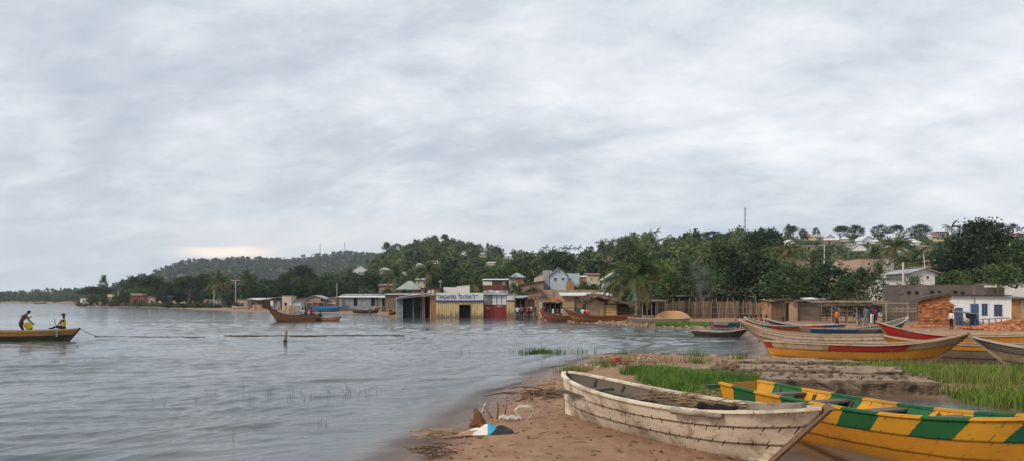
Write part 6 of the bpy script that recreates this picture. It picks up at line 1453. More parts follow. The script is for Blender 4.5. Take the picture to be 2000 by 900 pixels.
for i, (x_, l_) in enumerate(((3.7, 1.1), (3.95, 1.0), (4.2, .9), (4.45, .8))):
    a = BWB.matrix_basis @ Vector((x_, .3 - .15 * i, .95)); mb = MB(); mb.tube([(0, 0, -.15), (-.35 - .05 * i, .1, l_ * .75)], [.045, .035], 6); o = mb.build('pole', POLE, None); o.location = a
    tag(o, 'pole leaning out over the bow of the cargo boat, %s from the crate' % ORD[i], 'pole', 'poles leaning in the cargo boat')
cn = Hull(4.6, .85, .48, .5, .22, .4, .12, 0, .45, .6)
CN = cn.make('brown_canoe', 'slim orange brown canoe afloat behind the cargo boat', (-23.4, 89.2), (-19.4, 87.0), -.14, [(0, .5, 'brown'), (.5, 1, 'brownl')], 'brown', 'dark', 16, (.3, .6), 0)
fb = Hull(9.0, 1.35, .78, .75, .12, .4, .12, .3, .4, .6, tip=.05)
FB_ = fb.make('fishing_boat', 'long rusty orange boat with green waterline carrying two people', (-33.9, 44.6), (-25.0, 44.2), -.15, [(0, .45, 'greenlow'), (.45, .60, 'dark'), (.60, .84, 'brownl'), (.84, 1, 'orange')], 'rail', 'dark', 26, (.45, .62, .8), 0, railw=.09, stemm='dark')
bl = Hull(6.4, 1.8, .95, .8, .1, .6, .1, 0, .4, .6)
bl.make('blue_boat', 'bright blue boat beached under the gabled shelter', (-39.3, 150.2), (-33.1, 148.6), gz(-36, 149.5) - .05, [(0, .5, 'skyblue'), (.5, 1, 'skyblue')], 'skyblue', 'blue', 14, (.4,), 0, roll=R(12))
def small_boat(label, p0, p1, Y, z, mats, H=.5, bm_=1.1, rise=.2, dy=0):
    a, b = (px(p0, Y), Y), (px(p1, Y), Y + dy); L = math.hypot(b[0] - a[0], b[1] - a[1])
    h = Hull(L, bm_, H, L * .1, rise, L * .08, rise * .5, 0, .4, .6); return h.make('small_boat', label, a, b, z, [(0, .5, mats[0]), (.5, 1, mats[1])], mats[2], 'dark', 12, (.4,), 0)
small_boat('white and dark boat lying at the left beach by the salmon house', 490, 453, 200, -.1, ('dark', 'paleb', 'paleb'), .75, 1.4, .3)
small_boat('pale boat on the left shore before the grey boat shed', 424, 397, 246, -.05, ('paleb', 'brownl', 'paleb'), .7, 1.4, .7)
small_boat('tiny boat afloat far out before the hazy wood', 64, 92, 520, -.1, ('dark', 'grey', 'paleb'), .8, 1.8, .3)
small_boat('orange bowed boat tied beside the blue grey container', 776, 757, 108, -.1, ('orange', 'dark', 'orange'), .75, 1.3, .45, 2)
BCH = small_boat('dark boat on the beach with people around it', 686, 742, 133, .12, ('dark', 'brown', 'brown'), .55, 1.3, .5)
small_boat('tiny dark canoe by the ruins of the left shore', 344, 334, 262, -.1, ('dark', 'grey', 'grey'), .45, 1.1, .1)
# ------------------------------------------------------------------ people
def plain(name, col, rough=.85): return mat(name, col, rough, .18, 9, .2, .01)
SKIN = plain('skin_dark_brown', (.060, .032, .020), .6); SKIN2 = plain('skin_warm_brown', (.085, .045, .028), .6); HAIR = plain('hair_black', (.010, .009, .008))
CL = {'black': plain('cloth_black', (.012, .012, .014)), 'yellow': plain('cloth_yellow', (.66, .42, .02)), 'orange': plain('cloth_orange', (.80, .16, .03)), 'white': plain('cloth_white', (.62, .63, .66)), 'navy': plain('cloth_navy', (.020, .030, .085)),
      'blue': plain('cloth_blue', (.03, .07, .26)), 'maroon': plain('cloth_maroon', (.12, .020, .030)), 'red': plain('cloth_red', (.33, .035, .05)), 'grey': plain('cloth_grey', (.14, .15, .165)), 'pink': plain('cloth_pink', (.45, .22, .24)), 'teal': plain('cloth_teal', (.03, .17, .19)), 'olive': plain('cloth_olive', (.10, .10, .06))}
def skin_mesh(name, chains, radii, root, parent, m, sub=1):
    """chains: lists of joint names; radii per joint; Skin modifier grows one continuous body"""
    names = []; pts = []; edges = []
    for ch in chains:
        for i, j in enumerate(ch):
            if j not in names: names.append(j); pts.append(J_[j])
            if i: edges.append((names.index(ch[i - 1]), names.index(j)))
    me = bpy.data.meshes.new(name); me.from_pydata([tuple(p) for p in pts], edges, []); me.materials.append(m)
    o = obj(name, me, parent); md = o.modifiers.new('skin', 'SKIN'); md.use_smooth_shade = True; md.branch_smoothing = .3
    for i, n_ in enumerate(names):
        r = radii.get(n_, .03); r = r if isinstance(r, tuple) else (r, r); me.skin_vertices[0].data[i].radius = r; me.skin_vertices[0].data[i].use_root = (n_ == root)
    sb = o.modifiers.new('smooth', 'SUBSURF'); sb.levels = sub; sb.render_levels = sub
    return o
J_ = {}
def person(label, loc, rz, pose='stand', scale=1.0, top='white', bottom='navy', sleeves='short', hair=True, cap=None, skin=SKIN, overrides=None, group=None, bare_top=False, head_dir=0.0):
    global J_
    e = empty('person', loc, rz, label, 'person', group); e.scale = (scale,) * 3
    J = {'pelvis': (0, 0, .93), 'waist': (0, .0, 1.08), 'chest': (0, .0, 1.28), 'neckb': (0, .01, 1.46), 'neck': (0, -.005, 1.52), 'head1': (0, -.02, 1.60), 'head2': (0, -.025, 1.68), 'head3': (0, -.01, 1.74)}
    for s, n_ in ((1, 'l'), (-1, 'r')):
        J.update({'sh' + n_: (s * .175, 0, 1.40), 'el' + n_: (s * .23, .02, 1.13), 'wr' + n_: (s * .235, -.05, .89), 'hip' + n_: (s * .095, 0, .88), 'kn' + n_: (s * .10, -.015, .49), 'an' + n_: (s * .10, .02, .09), 'toe' + n_: (s * .115, -.15, .035)})
    if pose == 'walk':
        J.update({'knl': (.09, -.16, .50), 'anl': (.09, -.26, .11), 'toel': (.10, -.42, .06), 'knr': (-.09, .06, .49), 'anr': (-.09, .30, .13), 'toer': (-.10, .16, .04), 'ell': (.24, .12, 1.15), 'wrl': (.24, .10, .92), 'elr': (-.24, -.10, 1.15), 'wrr': (-.22, -.26, .98)})
    if pose in ('sit', 'sitlow', 'row'):
        dz = -.50 if pose == 'sit' else -.68 if pose == 'sitlow' else -.50
        for k in list(J):
            if k[:2] not in ('kn', 'an', 'to'): J[k] = (J[k][0], J[k][1], J[k][2] + dz)
        for s, n_ in ((1, 'l'), (-1, 'r')):
            J['kn' + n_] = (s * .12, -.42, .48 + (dz + .5)); J['an' + n_] = (s * .11, -.46, .09); J['toe' + n_] = (s * .12, -.62, .04)
            if pose == 'sitlow': J['kn' + n_] = (s * .15, -.36, .50); J['an' + n_] = (s * .12, -.52, .09); J['toe' + n_] = (s * .13, -.68, .05)
            J['el' + n_] = (s * .24, -.12, 1.16 + dz); J['wr' + n_] = (s * .17, -.32, 1.04 + dz)
    if overrides: J.update(overrides)
    J = {k: Vector(v) for k, v in J.items()}
    J['upper'] = J['chest'].lerp(J['neckb'], .62)
    chains = [['pelvis', 'waist', 'chest', 'upper', 'neckb', 'neck', 'head1', 'head2', 'head3']]
    rad = {'pelvis': (.135, .105), 'waist': (.125, .095), 'chest': (.158, .115), 'upper': (.150, .098), 'neckb': (.08, .07), 'neck': .055, 'head1': (.07, .085), 'head2': (.082, .098), 'head3': (.06, .07)}
    for n_ in 'lr':
        wr, el = J['wr' + n_], J['el' + n_]; d = (wr - el).normalized(); sid = Vector((1, 0, 0)) if abs(d.x) < .8 else Vector((0, 1, 0)); sx = d.cross(sid).normalized(); sg = 1 if n_ == 'l' else -1
        J['pm' + n_] = wr + d * .075; chains.append(['upper', 'sh' + n_, 'el' + n_, 'wr' + n_, 'pm' + n_]); curl = Vector((0, -.012, 0))
        for f, (off, ln) in enumerate(((-.032, .065), (-.011, .078), (.011, .074), (.031, .056))):      # fingers
            J['f%d%s1' % (f, n_)] = J['pm' + n_] + sx * off + d * .022; J['f%d%s2' % (f, n_)] = J['pm' + n_] + sx * off * 1.1 + d * (.022 + ln * .55) + curl; J['f%d%s3' % (f, n_)] = J['pm' + n_] + sx * off * 1.1 + d * (.022 + ln) + curl * 2.6
            chains.append(['pm' + n_, 'f%d%s1' % (f, n_), 'f%d%s2' % (f, n_), 'f%d%s3' % (f, n_)])
            for q in '123': rad['f%d%s%s' % (f, n_, q)] = .0095
        J['t' + n_ + '1'] = wr + d * .035 + sx * -.035; J['t' + n_ + '2'] = wr + d * .075 + sx * -.058 + curl; chains.append(['wr' + n_, 't' + n_ + '1', 't' + n_ + '2']); rad['t' + n_ + '1'] = .012; rad['t' + n_ + '2'] = .010
        chains.append(['pelvis', 'hip' + n_, 'kn' + n_, 'an' + n_, 'toe' + n_])
        rad.update({'sh' + n_: .062, 'el' + n_: .043, 'wr' + n_: .030, 'pm' + n_: (.036, .020), 'hip' + n_: .090, 'kn' + n_: .058, 'an' + n_: .038, 'toe' + n_: (.040, .025)})
    J_ = J
    body = skin_mesh('body', chains, rad, 'pelvis', e, skin)
    h2, h1 = J['head2'], J['head1']; upv = (J['head3'] - h1).normalized(); fw = Vector((math.sin(head_dir), -math.cos(head_dir), -.0)); fw = (fw - upv * fw.dot(upv)).normalized(); rt = fw.cross(upv)
    mb = MB(); b = h2 + fw * .083 - upv * .015                                       # nose, ears, lips, eyes
    mb.tube([b + upv * .03, b + fw * .012, b + fw * .026 - upv * .02], [.009, .012, .015], 6); mb.build('nose', skin, e)
    for s in (-1, 1):
        c = h2 + rt * s * .083 - upv * .012; MB().tube([c - upv * .028, c + rt * s * .012, c + upv * .028], [.010, .016, .010], 6).build('ear', skin, e)
        c = h2 + rt * s * .033 + fw * .080 + upv * .012; MB().tube([c - rt * .011, c + fw * .004, c + rt * .011], [.004, .008, .004], 6).build('eye', CL['white'], e)
    c = h2 + fw * .084 - upv * .062; MB().tube([c - rt * .024, c + fw * .006, c + rt * .024], [.004, .009, .004], 6).build('mouth', CL['maroon'], e)
    def cap_mesh(r, z0, name, m, brim=False):
        mb = MB(); n, k = 12, 5; vs = []; fs = []; c0 = h2 + upv * .012
        for i in range(k + 1):
            t = z0 + (1 - z0) * i / k; rr = math.sqrt(max(0, 1 - t * t))
            for j in range(n):
                a = 2 * math.pi * j / n; vs.append(c0 + (rt * math.cos(a) * r * .93 + fw * math.sin(a) * r * 1.06) * rr + upv * t * r * 1.05)
        for i in range(k):
            for j in range(n): fs.append((i * n + j, i * n + (j + 1) % n, (i + 1) * n + (j + 1) % n, (i + 1) * n + j))
        mb.add(vs, fs)
        if brim:
            for i in range(5):
                a = -.5 + i * .25; p = c0 + fw * r * 1.0 + rt * math.sin(a) * r * .8 + upv * .02; mb.bar(p - fw * .02, p + fw * .075 - upv * .012, .045, .012)
        mb.build(name, m, e, True)
    if hair: cap_mesh(.104, .02, 'hair', HAIR)
    if cap: cap_mesh(.114, .10, 'cap', CL[cap], True)
    if not bare_top:
        r2 = {'waist': (.150, .120), 'chest': (.178, .136), 'upper': (.172, .118), 'neckb': (.088, .08), 'pelvis': (.150, .122)}; ch = [['pelvis', 'waist', 'chest', 'upper', 'neckb']]
        for n_ in 'lr':
            if sleeves == 'none': J['sv' + n_] = J['sh' + n_].lerp(J['upper'], .25); ch.append(['upper', 'sv' + n_]); r2['sv' + n_] = .075
            else:
                f = .75 if sleeves == 'short' else 0
                J['sv' + n_] = J['sh' + n_].lerp(J['el' + n_], .72); c_ = ['upper', 'sh' + n_, 'sv' + n_] if sleeves == 'short' else ['upper', 'sh' + n_, 'el' + n_, 'wr' + n_]; ch.append(c_); r2.update({'sh' + n_: .078, 'sv' + n_: .066, 'el' + n_: .057, 'wr' + n_: .042})
        skin_mesh('shirt', ch, r2, 'pelvis', e, CL[top])
    r3 = {'pelvis': (.148, .120), 'waist': (.135, .108)}; ch = [['waist', 'pelvis']]; long_ = not bottom.endswith('_short'); bm_ = bottom.replace('_short', '')
    for n_ in 'lr':
        J['ank' + n_] = J['kn' + n_].lerp(J['an' + n_], .82 if long_ else .12); ch.append(['pelvis', 'hip' + n_, 'kn' + n_, 'ank' + n_]); r3.update({'hip' + n_: .104, 'kn' + n_: .076, 'ank' + n_: .060 if long_ else .074})
    skin_mesh('trousers', ch, r3, 'pelvis', e, CL[bm_])
    for n_ in 'lr':
        a, t_ = J['an' + n_], J['toe' + n_]; mb = MB(); mb.bar(a + Vector((0, .05, -.058)), t_ + Vector((0, -.03, -.012)), .085, .028); mb.build('sandal', CL['black'], e)
    return e
def stand_at(p, q_head, Y, label, rz, **k):
    x = px(p, Y); z = gz(x, Y); h = zat(q_head, Y) - z; return person(label, (x, Y, z + .01), rz, scale=max(.6, min(1.15, h / 1.82)), **k)
# --- on the fishing boat
bpy.context.view_layer.update()
Yp = 44.45
pz = .66
# shirtless man bending over a bucket, facing right (+x): rz = +90 deg turns -y to +x
fisher = person('bare backed person in black trousers bending over a yellow bucket in the boat', (px(44, Yp), Yp, pz - .30), R(90), 'stand', .98, bare_top=True, bottom='black', skin=SKIN2,
    overrides={'pelvis': (0, .10, .70), 'waist': (0, .06, .85), 'chest': (0, -.06, 1.06), 'neckb': (0, -.18, 1.22), 'neck': (0, -.24, 1.27), 'head1': (0, -.32, 1.31), 'head2': (0, -.37, 1.36), 'head3': (0, -.37, 1.43),
               'shl': (.175, -.13, 1.16), 'shr': (-.175, -.13, 1.16), 'ell': (.24, -.22, .90), 'elr': (-.24, -.20, .92), 'wrl': (.16, -.48, .72), 'wrr': (-.17, -.44, 1.03), 'hipl': (.10, .10, .66), 'hipr': (-.10, .10, .66), 'knl': (.13, -.28, .52), 'knr': (-.12, -.10, .36), 'anl': (.12, -.30, .10), 'anr': (-.10, .05, .10), 'toel': (.13, -.46, .04), 'toer': (-.11, -.11, .04)})
bucket = empty('bucket', (px(59.5, Yp), Yp, pz + .05), 0, 'round yellow bucket tilted in the hands of the bare backed person', 'bucket', ry=R(-35))
YP = mat('plastic_yellow', (.68, .50, .015), .45, .1, 5, .05); n = 20; vs = []; fs = []
prof = [(.0, 0), (.15, 0), (.165, .02), (.20, .38), (.212, .40), (.195, .395), (.155, .03), (.0, .03)]
for r_, z_ in prof:
    for k in range(n): vs.append((r_ * math.cos(2 * math.pi * k / n), r_ * math.sin(2 * math.pi * k / n), z_))
for i in range(len(prof) - 1):
    for k in range(n): fs.append((i * n + k, i * n + (k + 1) % n, (i + 1) * n + (k + 1) % n, (i + 1) * n + k))
MB().add(vs, fs).build('tub', YP, bucket, True)
MB().tube([(.21 * math.cos(a), 0, .39 + .17 * math.sin(a)) for a in np.linspace(0, math.pi, 12)], .008, 6).build('handle', POLE_W, bucket)
o = empty('jerrycan', (px(53, Yp), Yp + .25, pz + .0), R(20), 'yellow jerrycan standing behind the bucket in the boat', 'jerrycan'); MB().box((0, 0, .19), (.24, .17, .38), None).build('can', mat('plastic_amber', (.60, .33, .03), .5, .1, 5, .05), o); MB().tube([(-.08, 0, .38), (-.08, 0, .44)], .03, 8).build('spout', YP, o); MB().tube([(-.02, 0, .38), (.0, 0, .44), (.09, 0, .44), (.11, 0, .38)], .014, 6).build('grip', YP, o)
# person with life vest sitting at the bow, turned back to the left
seatz = .60
p2 = person('person in yellow vest and dark cap sitting on the bow holding a paddle', (px(126, Yp), Yp - .05, seatz - .22), R(-75), 'sit', .97, top='yellow', bottom='black', sleeves='none', cap='maroon',
    overrides={'ell': (.30, -.12, .72), 'wrl': (.22, -.06, .50), 'elr': (-.34, -.24, .86), 'wrr': (-.24, -.38, .62), 'knl': (.12, -.40, .50), 'knr': (-.14, -.40, .52), 'anl': (.12, -.62, .42), 'anr': (-.12, -.62, .42), 'toel': (.12, -.78, .42), 'toer': (-.12, -.78, .42)})
o = empty('paddle', (px(115, Yp), Yp - .55, .72), 0, 'short grey wooden paddle held over the boat side', 'paddle')
MB().tube([(0, .1, .62), (.24, -.1, -.02)], .022, 7).build('shaft', GREYW, o); MB().prism([(-.05, -.02), (.05, -.02), (.07, .02), (-.07, .02)], -.0, .36).build('blade', GREYW, o).location = (.26, -.1, -.40)
# --- on the cargo boat and canoe
def in_boat(e_, lp, label, rz, **k):
    w_ = e_.matrix_basis @ Vector(lp); return person(label, w_, rz, **k)
in_boat(BWB, (1.75, .2, .62), 'person in white shirt sitting in the cargo boat beside the crate', R(20), pose='sit', top='white', bottom='navy')
in_boat(BWB, (1.15, -.1, .62), 'person in dark shirt sitting amidships in the cargo boat', R(-30), pose='sit', top='navy', bottom='black')
in_boat(BWB, (.6, .15, .66), 'person in red shirt sitting at the stern of the cargo boat', R(40), pose='sit', top='red', bottom='black')
in_boat(CN, (1.5, 0, .20), 'person in dark clothes sitting in the slim canoe', R(10), pose='sitlow', top='navy', bottom='grey')
# --- beach and stalls
for p, q, Y, lab, rz, kw in (
 (712, 601, 131, 'person in white standing at the dark beach boat, leftmost there', R(60), dict(top='white', bottom='black')),
 (722, 600.5, 132, 'person in maroon leaning at the middle of the dark beach boat', R(-40), dict(top='maroon', bottom='grey')),
 (729, 601.5, 131.5, 'person in white shirt and dark trousers at the right of the beach boat', R(100), dict(top='white', bottom='navy')),
 (724, 605, 125, 'person wading before the dark beach boat', R(30), dict(top='grey', bottom='black', pose='walk')),
 (1011, 592, 98.5, 'person in white at the table of the first stall', R(20), dict(top='white', bottom='navy')),
 (1019, 591, 98.7, 'person in blue grey behind the first stall table', R(-20), dict(top='grey', bottom='black')),
 (1031, 592, 97, 'person in red at the second stall', R(10), dict(top='red', bottom='black')),
 (1036, 592, 97.2, 'person in white top at the second stall', R(-10), dict(top='white', bottom='olive')),
 (1061, 590, 91.5, 'person in bright red dress left of the hung clothes', R(15), dict(top='red', bottom='red')),
 (1138, 598, 84.0, 'person in pale shirt behind the long brown boat', R(160), dict(top='white', bottom='olive')),
 (1147, 599, 84.2, 'person in orange top behind the long brown boat', R(170), dict(top='orange', bottom='black')),
 (1634, 600, 59.5, 'person in orange and white shirt walking behind the boats', R(75), dict(top='orange', bottom='maroon_short', pose='walk', cap='blue')),
 (1679, 607.5, 62, 'child in blue and white shirt walking left of the stall group', R(-80), dict(top='blue', bottom='olive_short', pose='walk')),
 (1692, 595, 66, 'person in grey jacket with back to the camera by the stall', R(180), dict(top='grey', bottom='grey', sleeves='long')),
 (1704, 594, 67, 'person in dark blue standing between two others by the stall', R(150), dict(top='navy', bottom='white', sleeves='long')),
 (1709.5, 596, 65, 'person in maroon shirt and dark striped trousers by the stall', R(-60), dict(top='maroon', bottom='black')),
 (1858, 603.5, 58.5, 'person in white jacket and black trousers before the brick wall', R(-70), dict(top='white', bottom='black', sleeves='long')),
): stand_at(p, q, Y, lab, rz, **kw)
for i, (p, t, b, lab) in enumerate(((1441, 'black', 'navy', 'seated person in black, leftmost of the group by the mud hut'), (1450, 'pink', 'teal', 'seated person in pink left of the group'), (1458, 'maroon', 'teal', 'seated person in maroon with teal wrap in the group'), (1467, 'maroon', 'black', 'seated person in dark maroon at the middle of the group'), (1476, 'black', 'grey', 'seated person in black right of the middle of the group'), (1486, 'red', 'white', 'seated person in red and white in the group'), (1496, 'black', 'olive', 'seated person in black, rightmost of the group'))):
    Y = 62.5 + (i % 3) * .9; x = px(p, Y); person(lab, (x, Y, gz(x, Y)), R(-30 + 17 * i), 'sitlow', .98, top=t, bottom=b, group='people sitting on the bank')
x = px(1529, 58); person('person sitting alone behind the blue bow boat', (x, 58, gz(x, 58)), R(20), 'sitlow', .9, top='maroon', bottom='black')
# ------------------------------------------------------------------ foreground
def in_poly(poly, n, rs):
    P = np.array(poly); lo, hi = P.min(0), P.max(0); out = np.zeros((0, 2))
    while len(out) < n:
        q = rs.uniform(lo, hi, (n * 2, 2)); q = q[sdist(q, poly) > 0]; out = np.concatenate([out, q])
    return out[:n]
def blades(name, label, P, hmin, hmax, width, m, seed, lean=.35, z=None, cat='grass'):
    """curved grass blades: 5 points each"""
    rs = np.random.RandomState(seed); n = len(P); zz = terrain(P[:, 0], P[:, 1])[0] if z is None else np.full(n, z)
    h = rs.uniform(hmin, hmax, n)[:, None]; a = rs.uniform(0, 6.28, n); d = np.stack([np.cos(a), np.sin(a), np.zeros(n)], 1)
    b = rs.uniform(0, 6.28, n); sv = np.stack([np.cos(b), np.sin(b), np.zeros(n)], 1); w_ = (width * rs.uniform(.7, 1.3, n))[:, None]; l = rs.uniform(.05, lean, n)[:, None]
    B0 = np.concatenate([P, (zz - .03)[:, None]], 1); up = np.array([[0, 0, 1.0]])
    m1 = B0 + up * h * .55 + d * h * l * .35; tp = B0 + up * h * (1 - l * .3) + d * h * l
    V = np.stack([B0 - sv * w_ / 2, B0 + sv * w_ / 2, m1 + sv * w_ * .42, m1 - sv * w_ * .42, tp], 1).reshape(-1, 3)
    i = np.arange(n)[:, None] * 5; Fq = np.concatenate([i + np.array([[0, 1, 2]]), i + np.array([[0, 2, 3]]), i + np.array([[3, 2, 4]])], 0)
    me = np_mesh(name, V, Fq); me.materials.append(m); at = me.attributes.new('tint', 'FLOAT', 'POINT'); at.data.foreach_set('value', np.repeat(vnoise(P[:, 0] * 1.3, P[:, 1] * 1.3, 9) * .8, 5).astype(np.float32))
    return tag(obj(name, me), label, cat, kind='stuff')
GRASS = leafmat('grass_bright_green', (.050, .100, .012), (.112, .205, .026), (.225, .310, .055), .25); GRASS2 = leafmat('grass_deep_green', (.034, .085, .016), (.080, .170, .026), (.170, .255, .050), .25)
STRAW = leafmat('grass_straw', (.12, .10, .03), (.22, .19, .07), (.34, .28, .12), .2); REEDM = leafmat('reed_dark', (.020, .028, .014), (.045, .055, .026), (.080, .085, .040), .1)
rs = np.random.RandomState(31)
P = in_poly([(9.6, 24.7), (12, 25.0), (17.5, 22.6), (19.5, 17), (16, 14.7), (12.8, 15.1), (11.2, 16.0), (10.5, 17.6), (10.7, 19.0), (11.2, 20.6), (9.9, 22.8)], 21000, rs)
P = P[(fbm(P[:, 0] * .5, P[:, 1] * .5, 51, 3) > -.38) | (P[:, 1] < 19)]
blades('grass', 'bright green tall grass between the slabs and the grey boats', P, .16, .52, .020, GRASS, 1, .75)
P = in_poly([(9.8, 24.4), (12, 24.8), (17.5, 22.4), (19, 17), (16, 14.9), (12.6, 15.2), (10.7, 17.2), (10.2, 22)], 1900, rs); blades('grass', 'dry straw blades mixed into the bright tall grass', P, .2, .62, .018, STRAW, 10)
P = in_poly([(3.3, 23.6), (4.3, 25.0), (6.0, 22.8), (7.4, 20.6), (6.6, 18.9), (5.6, 17.9), (4.7, 17.6), (4.1, 19.0), (3.5, 21.0)], 7200, rs)
P = P[fbm(P[:, 0] * .8, P[:, 1] * .8, 52, 3) > -.30]
blades('grass', 'deep green grass patch behind the white boat', P, .14, .42, .018, GRASS2, 2, .7)
P = in_poly([(2.4, 27.2), (3.3, 29.2), (5.8, 29.6), (7.8, 30.5), (8.6, 29.0), (5.4, 27.0), (4.0, 25.2)], 900, rs); P = P[fbm(P[:, 0] * 1.1, P[:, 1] * 1.1, 53, 3) > .12]
blades('grass', 'sparse tufts on the mud behind the grass patch', P, .10, .34, .018, STRAW, 3)
P = np.concatenate([rs.normal((c[0], c[1]), (.22, .25), (90, 2)) for c in ((4.6, 31.2), (7.6, 31.6), (8.8, 29.6), (3.2, 26.2), (1.9, 25.0), (6.6, 27.4))])
blades('grass', 'small green tufts along the muddy spit', P, .12, .42, .020, GRASS2, 4)
P = in_poly([(12.6, 67.4), (18.2, 64.9), (19.0, 66.8), (13.2, 70.4)], 3200, rs); blades('grass', 'green weeds on the bank below the upturned boat', P, .25, .55, .05, GRASS2, 5)
P = in_poly([(1.5, 24.6), (2.3, 24.2), (2.7, 25.4), (2.0, 26.0)], 500, rs); blades('grass', 'brown dry grass by the far end of the white boat', P, .08, .26, .016, STRAW, 6)
P = np.concatenate([rs.normal((1.25, 34.2), (.42, .16), (420, 2)), rs.normal((2.9, 34.8), (.5, .2), (40, 2)), rs.normal((.2, 35), (.3, .2), (20, 2))]); blades('reeds', 'green reed tuft standing in the shallows', P, .15, .42, .022, GRASS2, 7, z=-.02, cat='reeds')
pts = []
for p, q, n, sx in ((900, 692, 26, 22), (880, 689, 10, 14), (1110, 690, 12, 26), (1150, 688, 10, 20), (320, 793, 5, 7), (380, 790, 4, 4), (420, 770, 3, 3), (410, 775, 3, 3), (490, 780, 6, 10), (525, 775, 6, 4), (570, 782, 5, 10), (600, 778, 6, 12), (640, 772, 5, 8), (690, 770, 9, 16), (705, 768, 6, 8), (625, 828, 5, 10), (452, 858, 3, 3), (1180, 692, 10, 20), (650, 775, 6, 20)):
    for i in range(n):
        v = ray(p + rs.normal() * sx, q + rs.normal() * 2.5, 0); pts.append((v.x, v.y))
blades('reeds', 'thin scattered reed stems standing in the lake', np.array(pts), .10, .46, .010, REEDM, 8, .5, -.03, 'reeds')
P = np.array([(ray(1412, 735, .15).x, 20.5), (ray(1416, 735, .15).x, 20.7), (ray(1440, 735, .15).x, 20.9), (ray(1438, 735, .15).x, 21)]); blades('reeds', 'two tall green stalks rising from the grass patch', P, .9, 1.25, .022, GRASS2, 9, .18, None, 'reeds')
# --- broken concrete slabs
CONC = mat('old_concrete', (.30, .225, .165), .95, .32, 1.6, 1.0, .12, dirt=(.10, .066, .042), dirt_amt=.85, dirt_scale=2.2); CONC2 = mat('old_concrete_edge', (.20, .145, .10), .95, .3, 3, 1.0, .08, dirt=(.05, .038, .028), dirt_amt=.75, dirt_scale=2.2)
def slab(label, quad, z, th, seed, tilt=(0, 0)):
    rg = random.Random(seed); pts = []
    for i in range(4):
        a, b = Vector(quad[i]), Vector(quad[(i + 1) % 4]); L = (b - a).length; n = max(4, int(L / .22)); nrm = Vector((b.y - a.y, a.x - b.x)).normalized()
        for k in range(n): pts.append(a.lerp(b, k / n) + nrm * (rg.uniform(-.09, .05) + .06 * math.sin(k * .9 + seed)))
    c = sum(pts, Vector((0, 0))) / len(pts); e = empty('concrete_slab', (c.x, c.y, z), 0, label, 'slab', rx=tilt[0], ry=tilt[1]); n = len(pts)
    ring = lambda f, zz, j: [((p - c) * f).to_3d() + Vector((rg.uniform(-j, j), rg.uniform(-j, j), zz + rg.uniform(-j, j))) for p in pts]
    r0, r1, r2, r3 = ring(.985, 0, .02), ring(1.0, -.05, .035), ring(.965, -th * .5, .07), ring(.93, -th, .05)
    inner = [ring(f, 0, .022) for f in (.8, .5, .2)]
    vs = r0; fs = []; allr = inner[::-1] + [r0]; top = MB(); k = len(allr)
    top.add([v for r in allr for v in r] , [tuple(range(n))] + [(i * n + j, i * n + n + j, i * n + n + (j + 1) % n, i * n + (j + 1) % n) for i in range(k - 1) for j in range(n)]); top.build('top', CONC, e)
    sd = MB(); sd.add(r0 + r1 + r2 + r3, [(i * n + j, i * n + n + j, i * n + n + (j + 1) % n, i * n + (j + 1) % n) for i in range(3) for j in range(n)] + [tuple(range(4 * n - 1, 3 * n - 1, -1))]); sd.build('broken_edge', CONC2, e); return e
slab('largest broken slab with its edge over the dark pool', [(6.5, 19.6), (10.55, 19.0), (11.3, 20.9), (6.9, 21.9)], .36, .46, 1, (R(-.6), R(.4)))
slab('second slab, stepped up behind the largest one', [(6.7, 22.5), (10.3, 21.6), (11.0, 23.0), (7.2, 24.3)], .40, .34, 2, (0, R(-.5)))
slab('rear slab below the orange boat', [(7.4, 25.1), (11.0, 24.0), (10.9, 25.1), (8.3, 26.6)], .44, .30, 3, (R(1), R(-1)))
slab('long thin slab left of the others behind the grass', [(3.7, 25.5), (6.3, 23.9), (6.9, 24.7), (5.0, 26.4)], .24, .2, 4)
slab('small tilted slab piece wedged between the larger slabs', [(9.2, 21.3), (10.7, 20.9), (10.9, 21.8), (9.5, 22.2)], .47, .16, 5, (R(5), R(-3)))
STONE = mat('rubble_stone', (.26, .195, .145), .95, .4, 2.5, .6, .05)
def scatter(name, label, P, smin, smax, m, seed, cat='rubble', flat=.6, z=None, elong=1.0):
    rg = random.Random(seed); mb = MB()
    for x, y in P:
        s = rg.uniform(smin, smax); zz = (gz(x, y) if z is None else z) + s * flat * .2
        mb.box((x, y, zz), (s * rg.uniform(.7, 1.3) * elong, s * rg.uniform(.6, 1.1), s * flat), Euler((rg.uniform(-.4, .4), rg.uniform(-.4, .4), rg.uniform(0, 6.28))).to_matrix(), s * .16)
    o = mb.build(name, m, None); return tag(o, label, cat, kind='stuff')
P = in_poly([(6.2, 21.8), (11, 20.6), (11.4, 23.6), (10.6, 25.6), (7.0, 26.4), (6.2, 24)], 170, rs); scatter('rubble', 'broken concrete rubble between the slabs', P, .05, .24, CONC2, 1, z=.22)
P = in_poly([(6.6, 19.8), (10.6, 19.3), (11.2, 20.8), (10.8, 25), (8.3, 26.2), (6.9, 22)], 260, rs); scatter('rubble', 'small stones and crumbs lying on top of the slabs', P, .02, .10, CONC2, 6, z=.41)
pts = [(v.x, v.y) for v in (ray(rs.uniform(1010, 1290), 0, 0) if False else ray(p_, np.interp(p_, [1005, 1100, 1180, 1300, 1400], [616.5, 626, 631, 637, 642]) + rs.uniform(-4.0, 1.2), .05) for p_ in rs.uniform(1005, 1400, 750))]
scatter('pebbles', 'pale pebbles and rubbish along the waterline below the brown boats', np.array(pts), .10, .38, STONE, 2, 'pebbles')
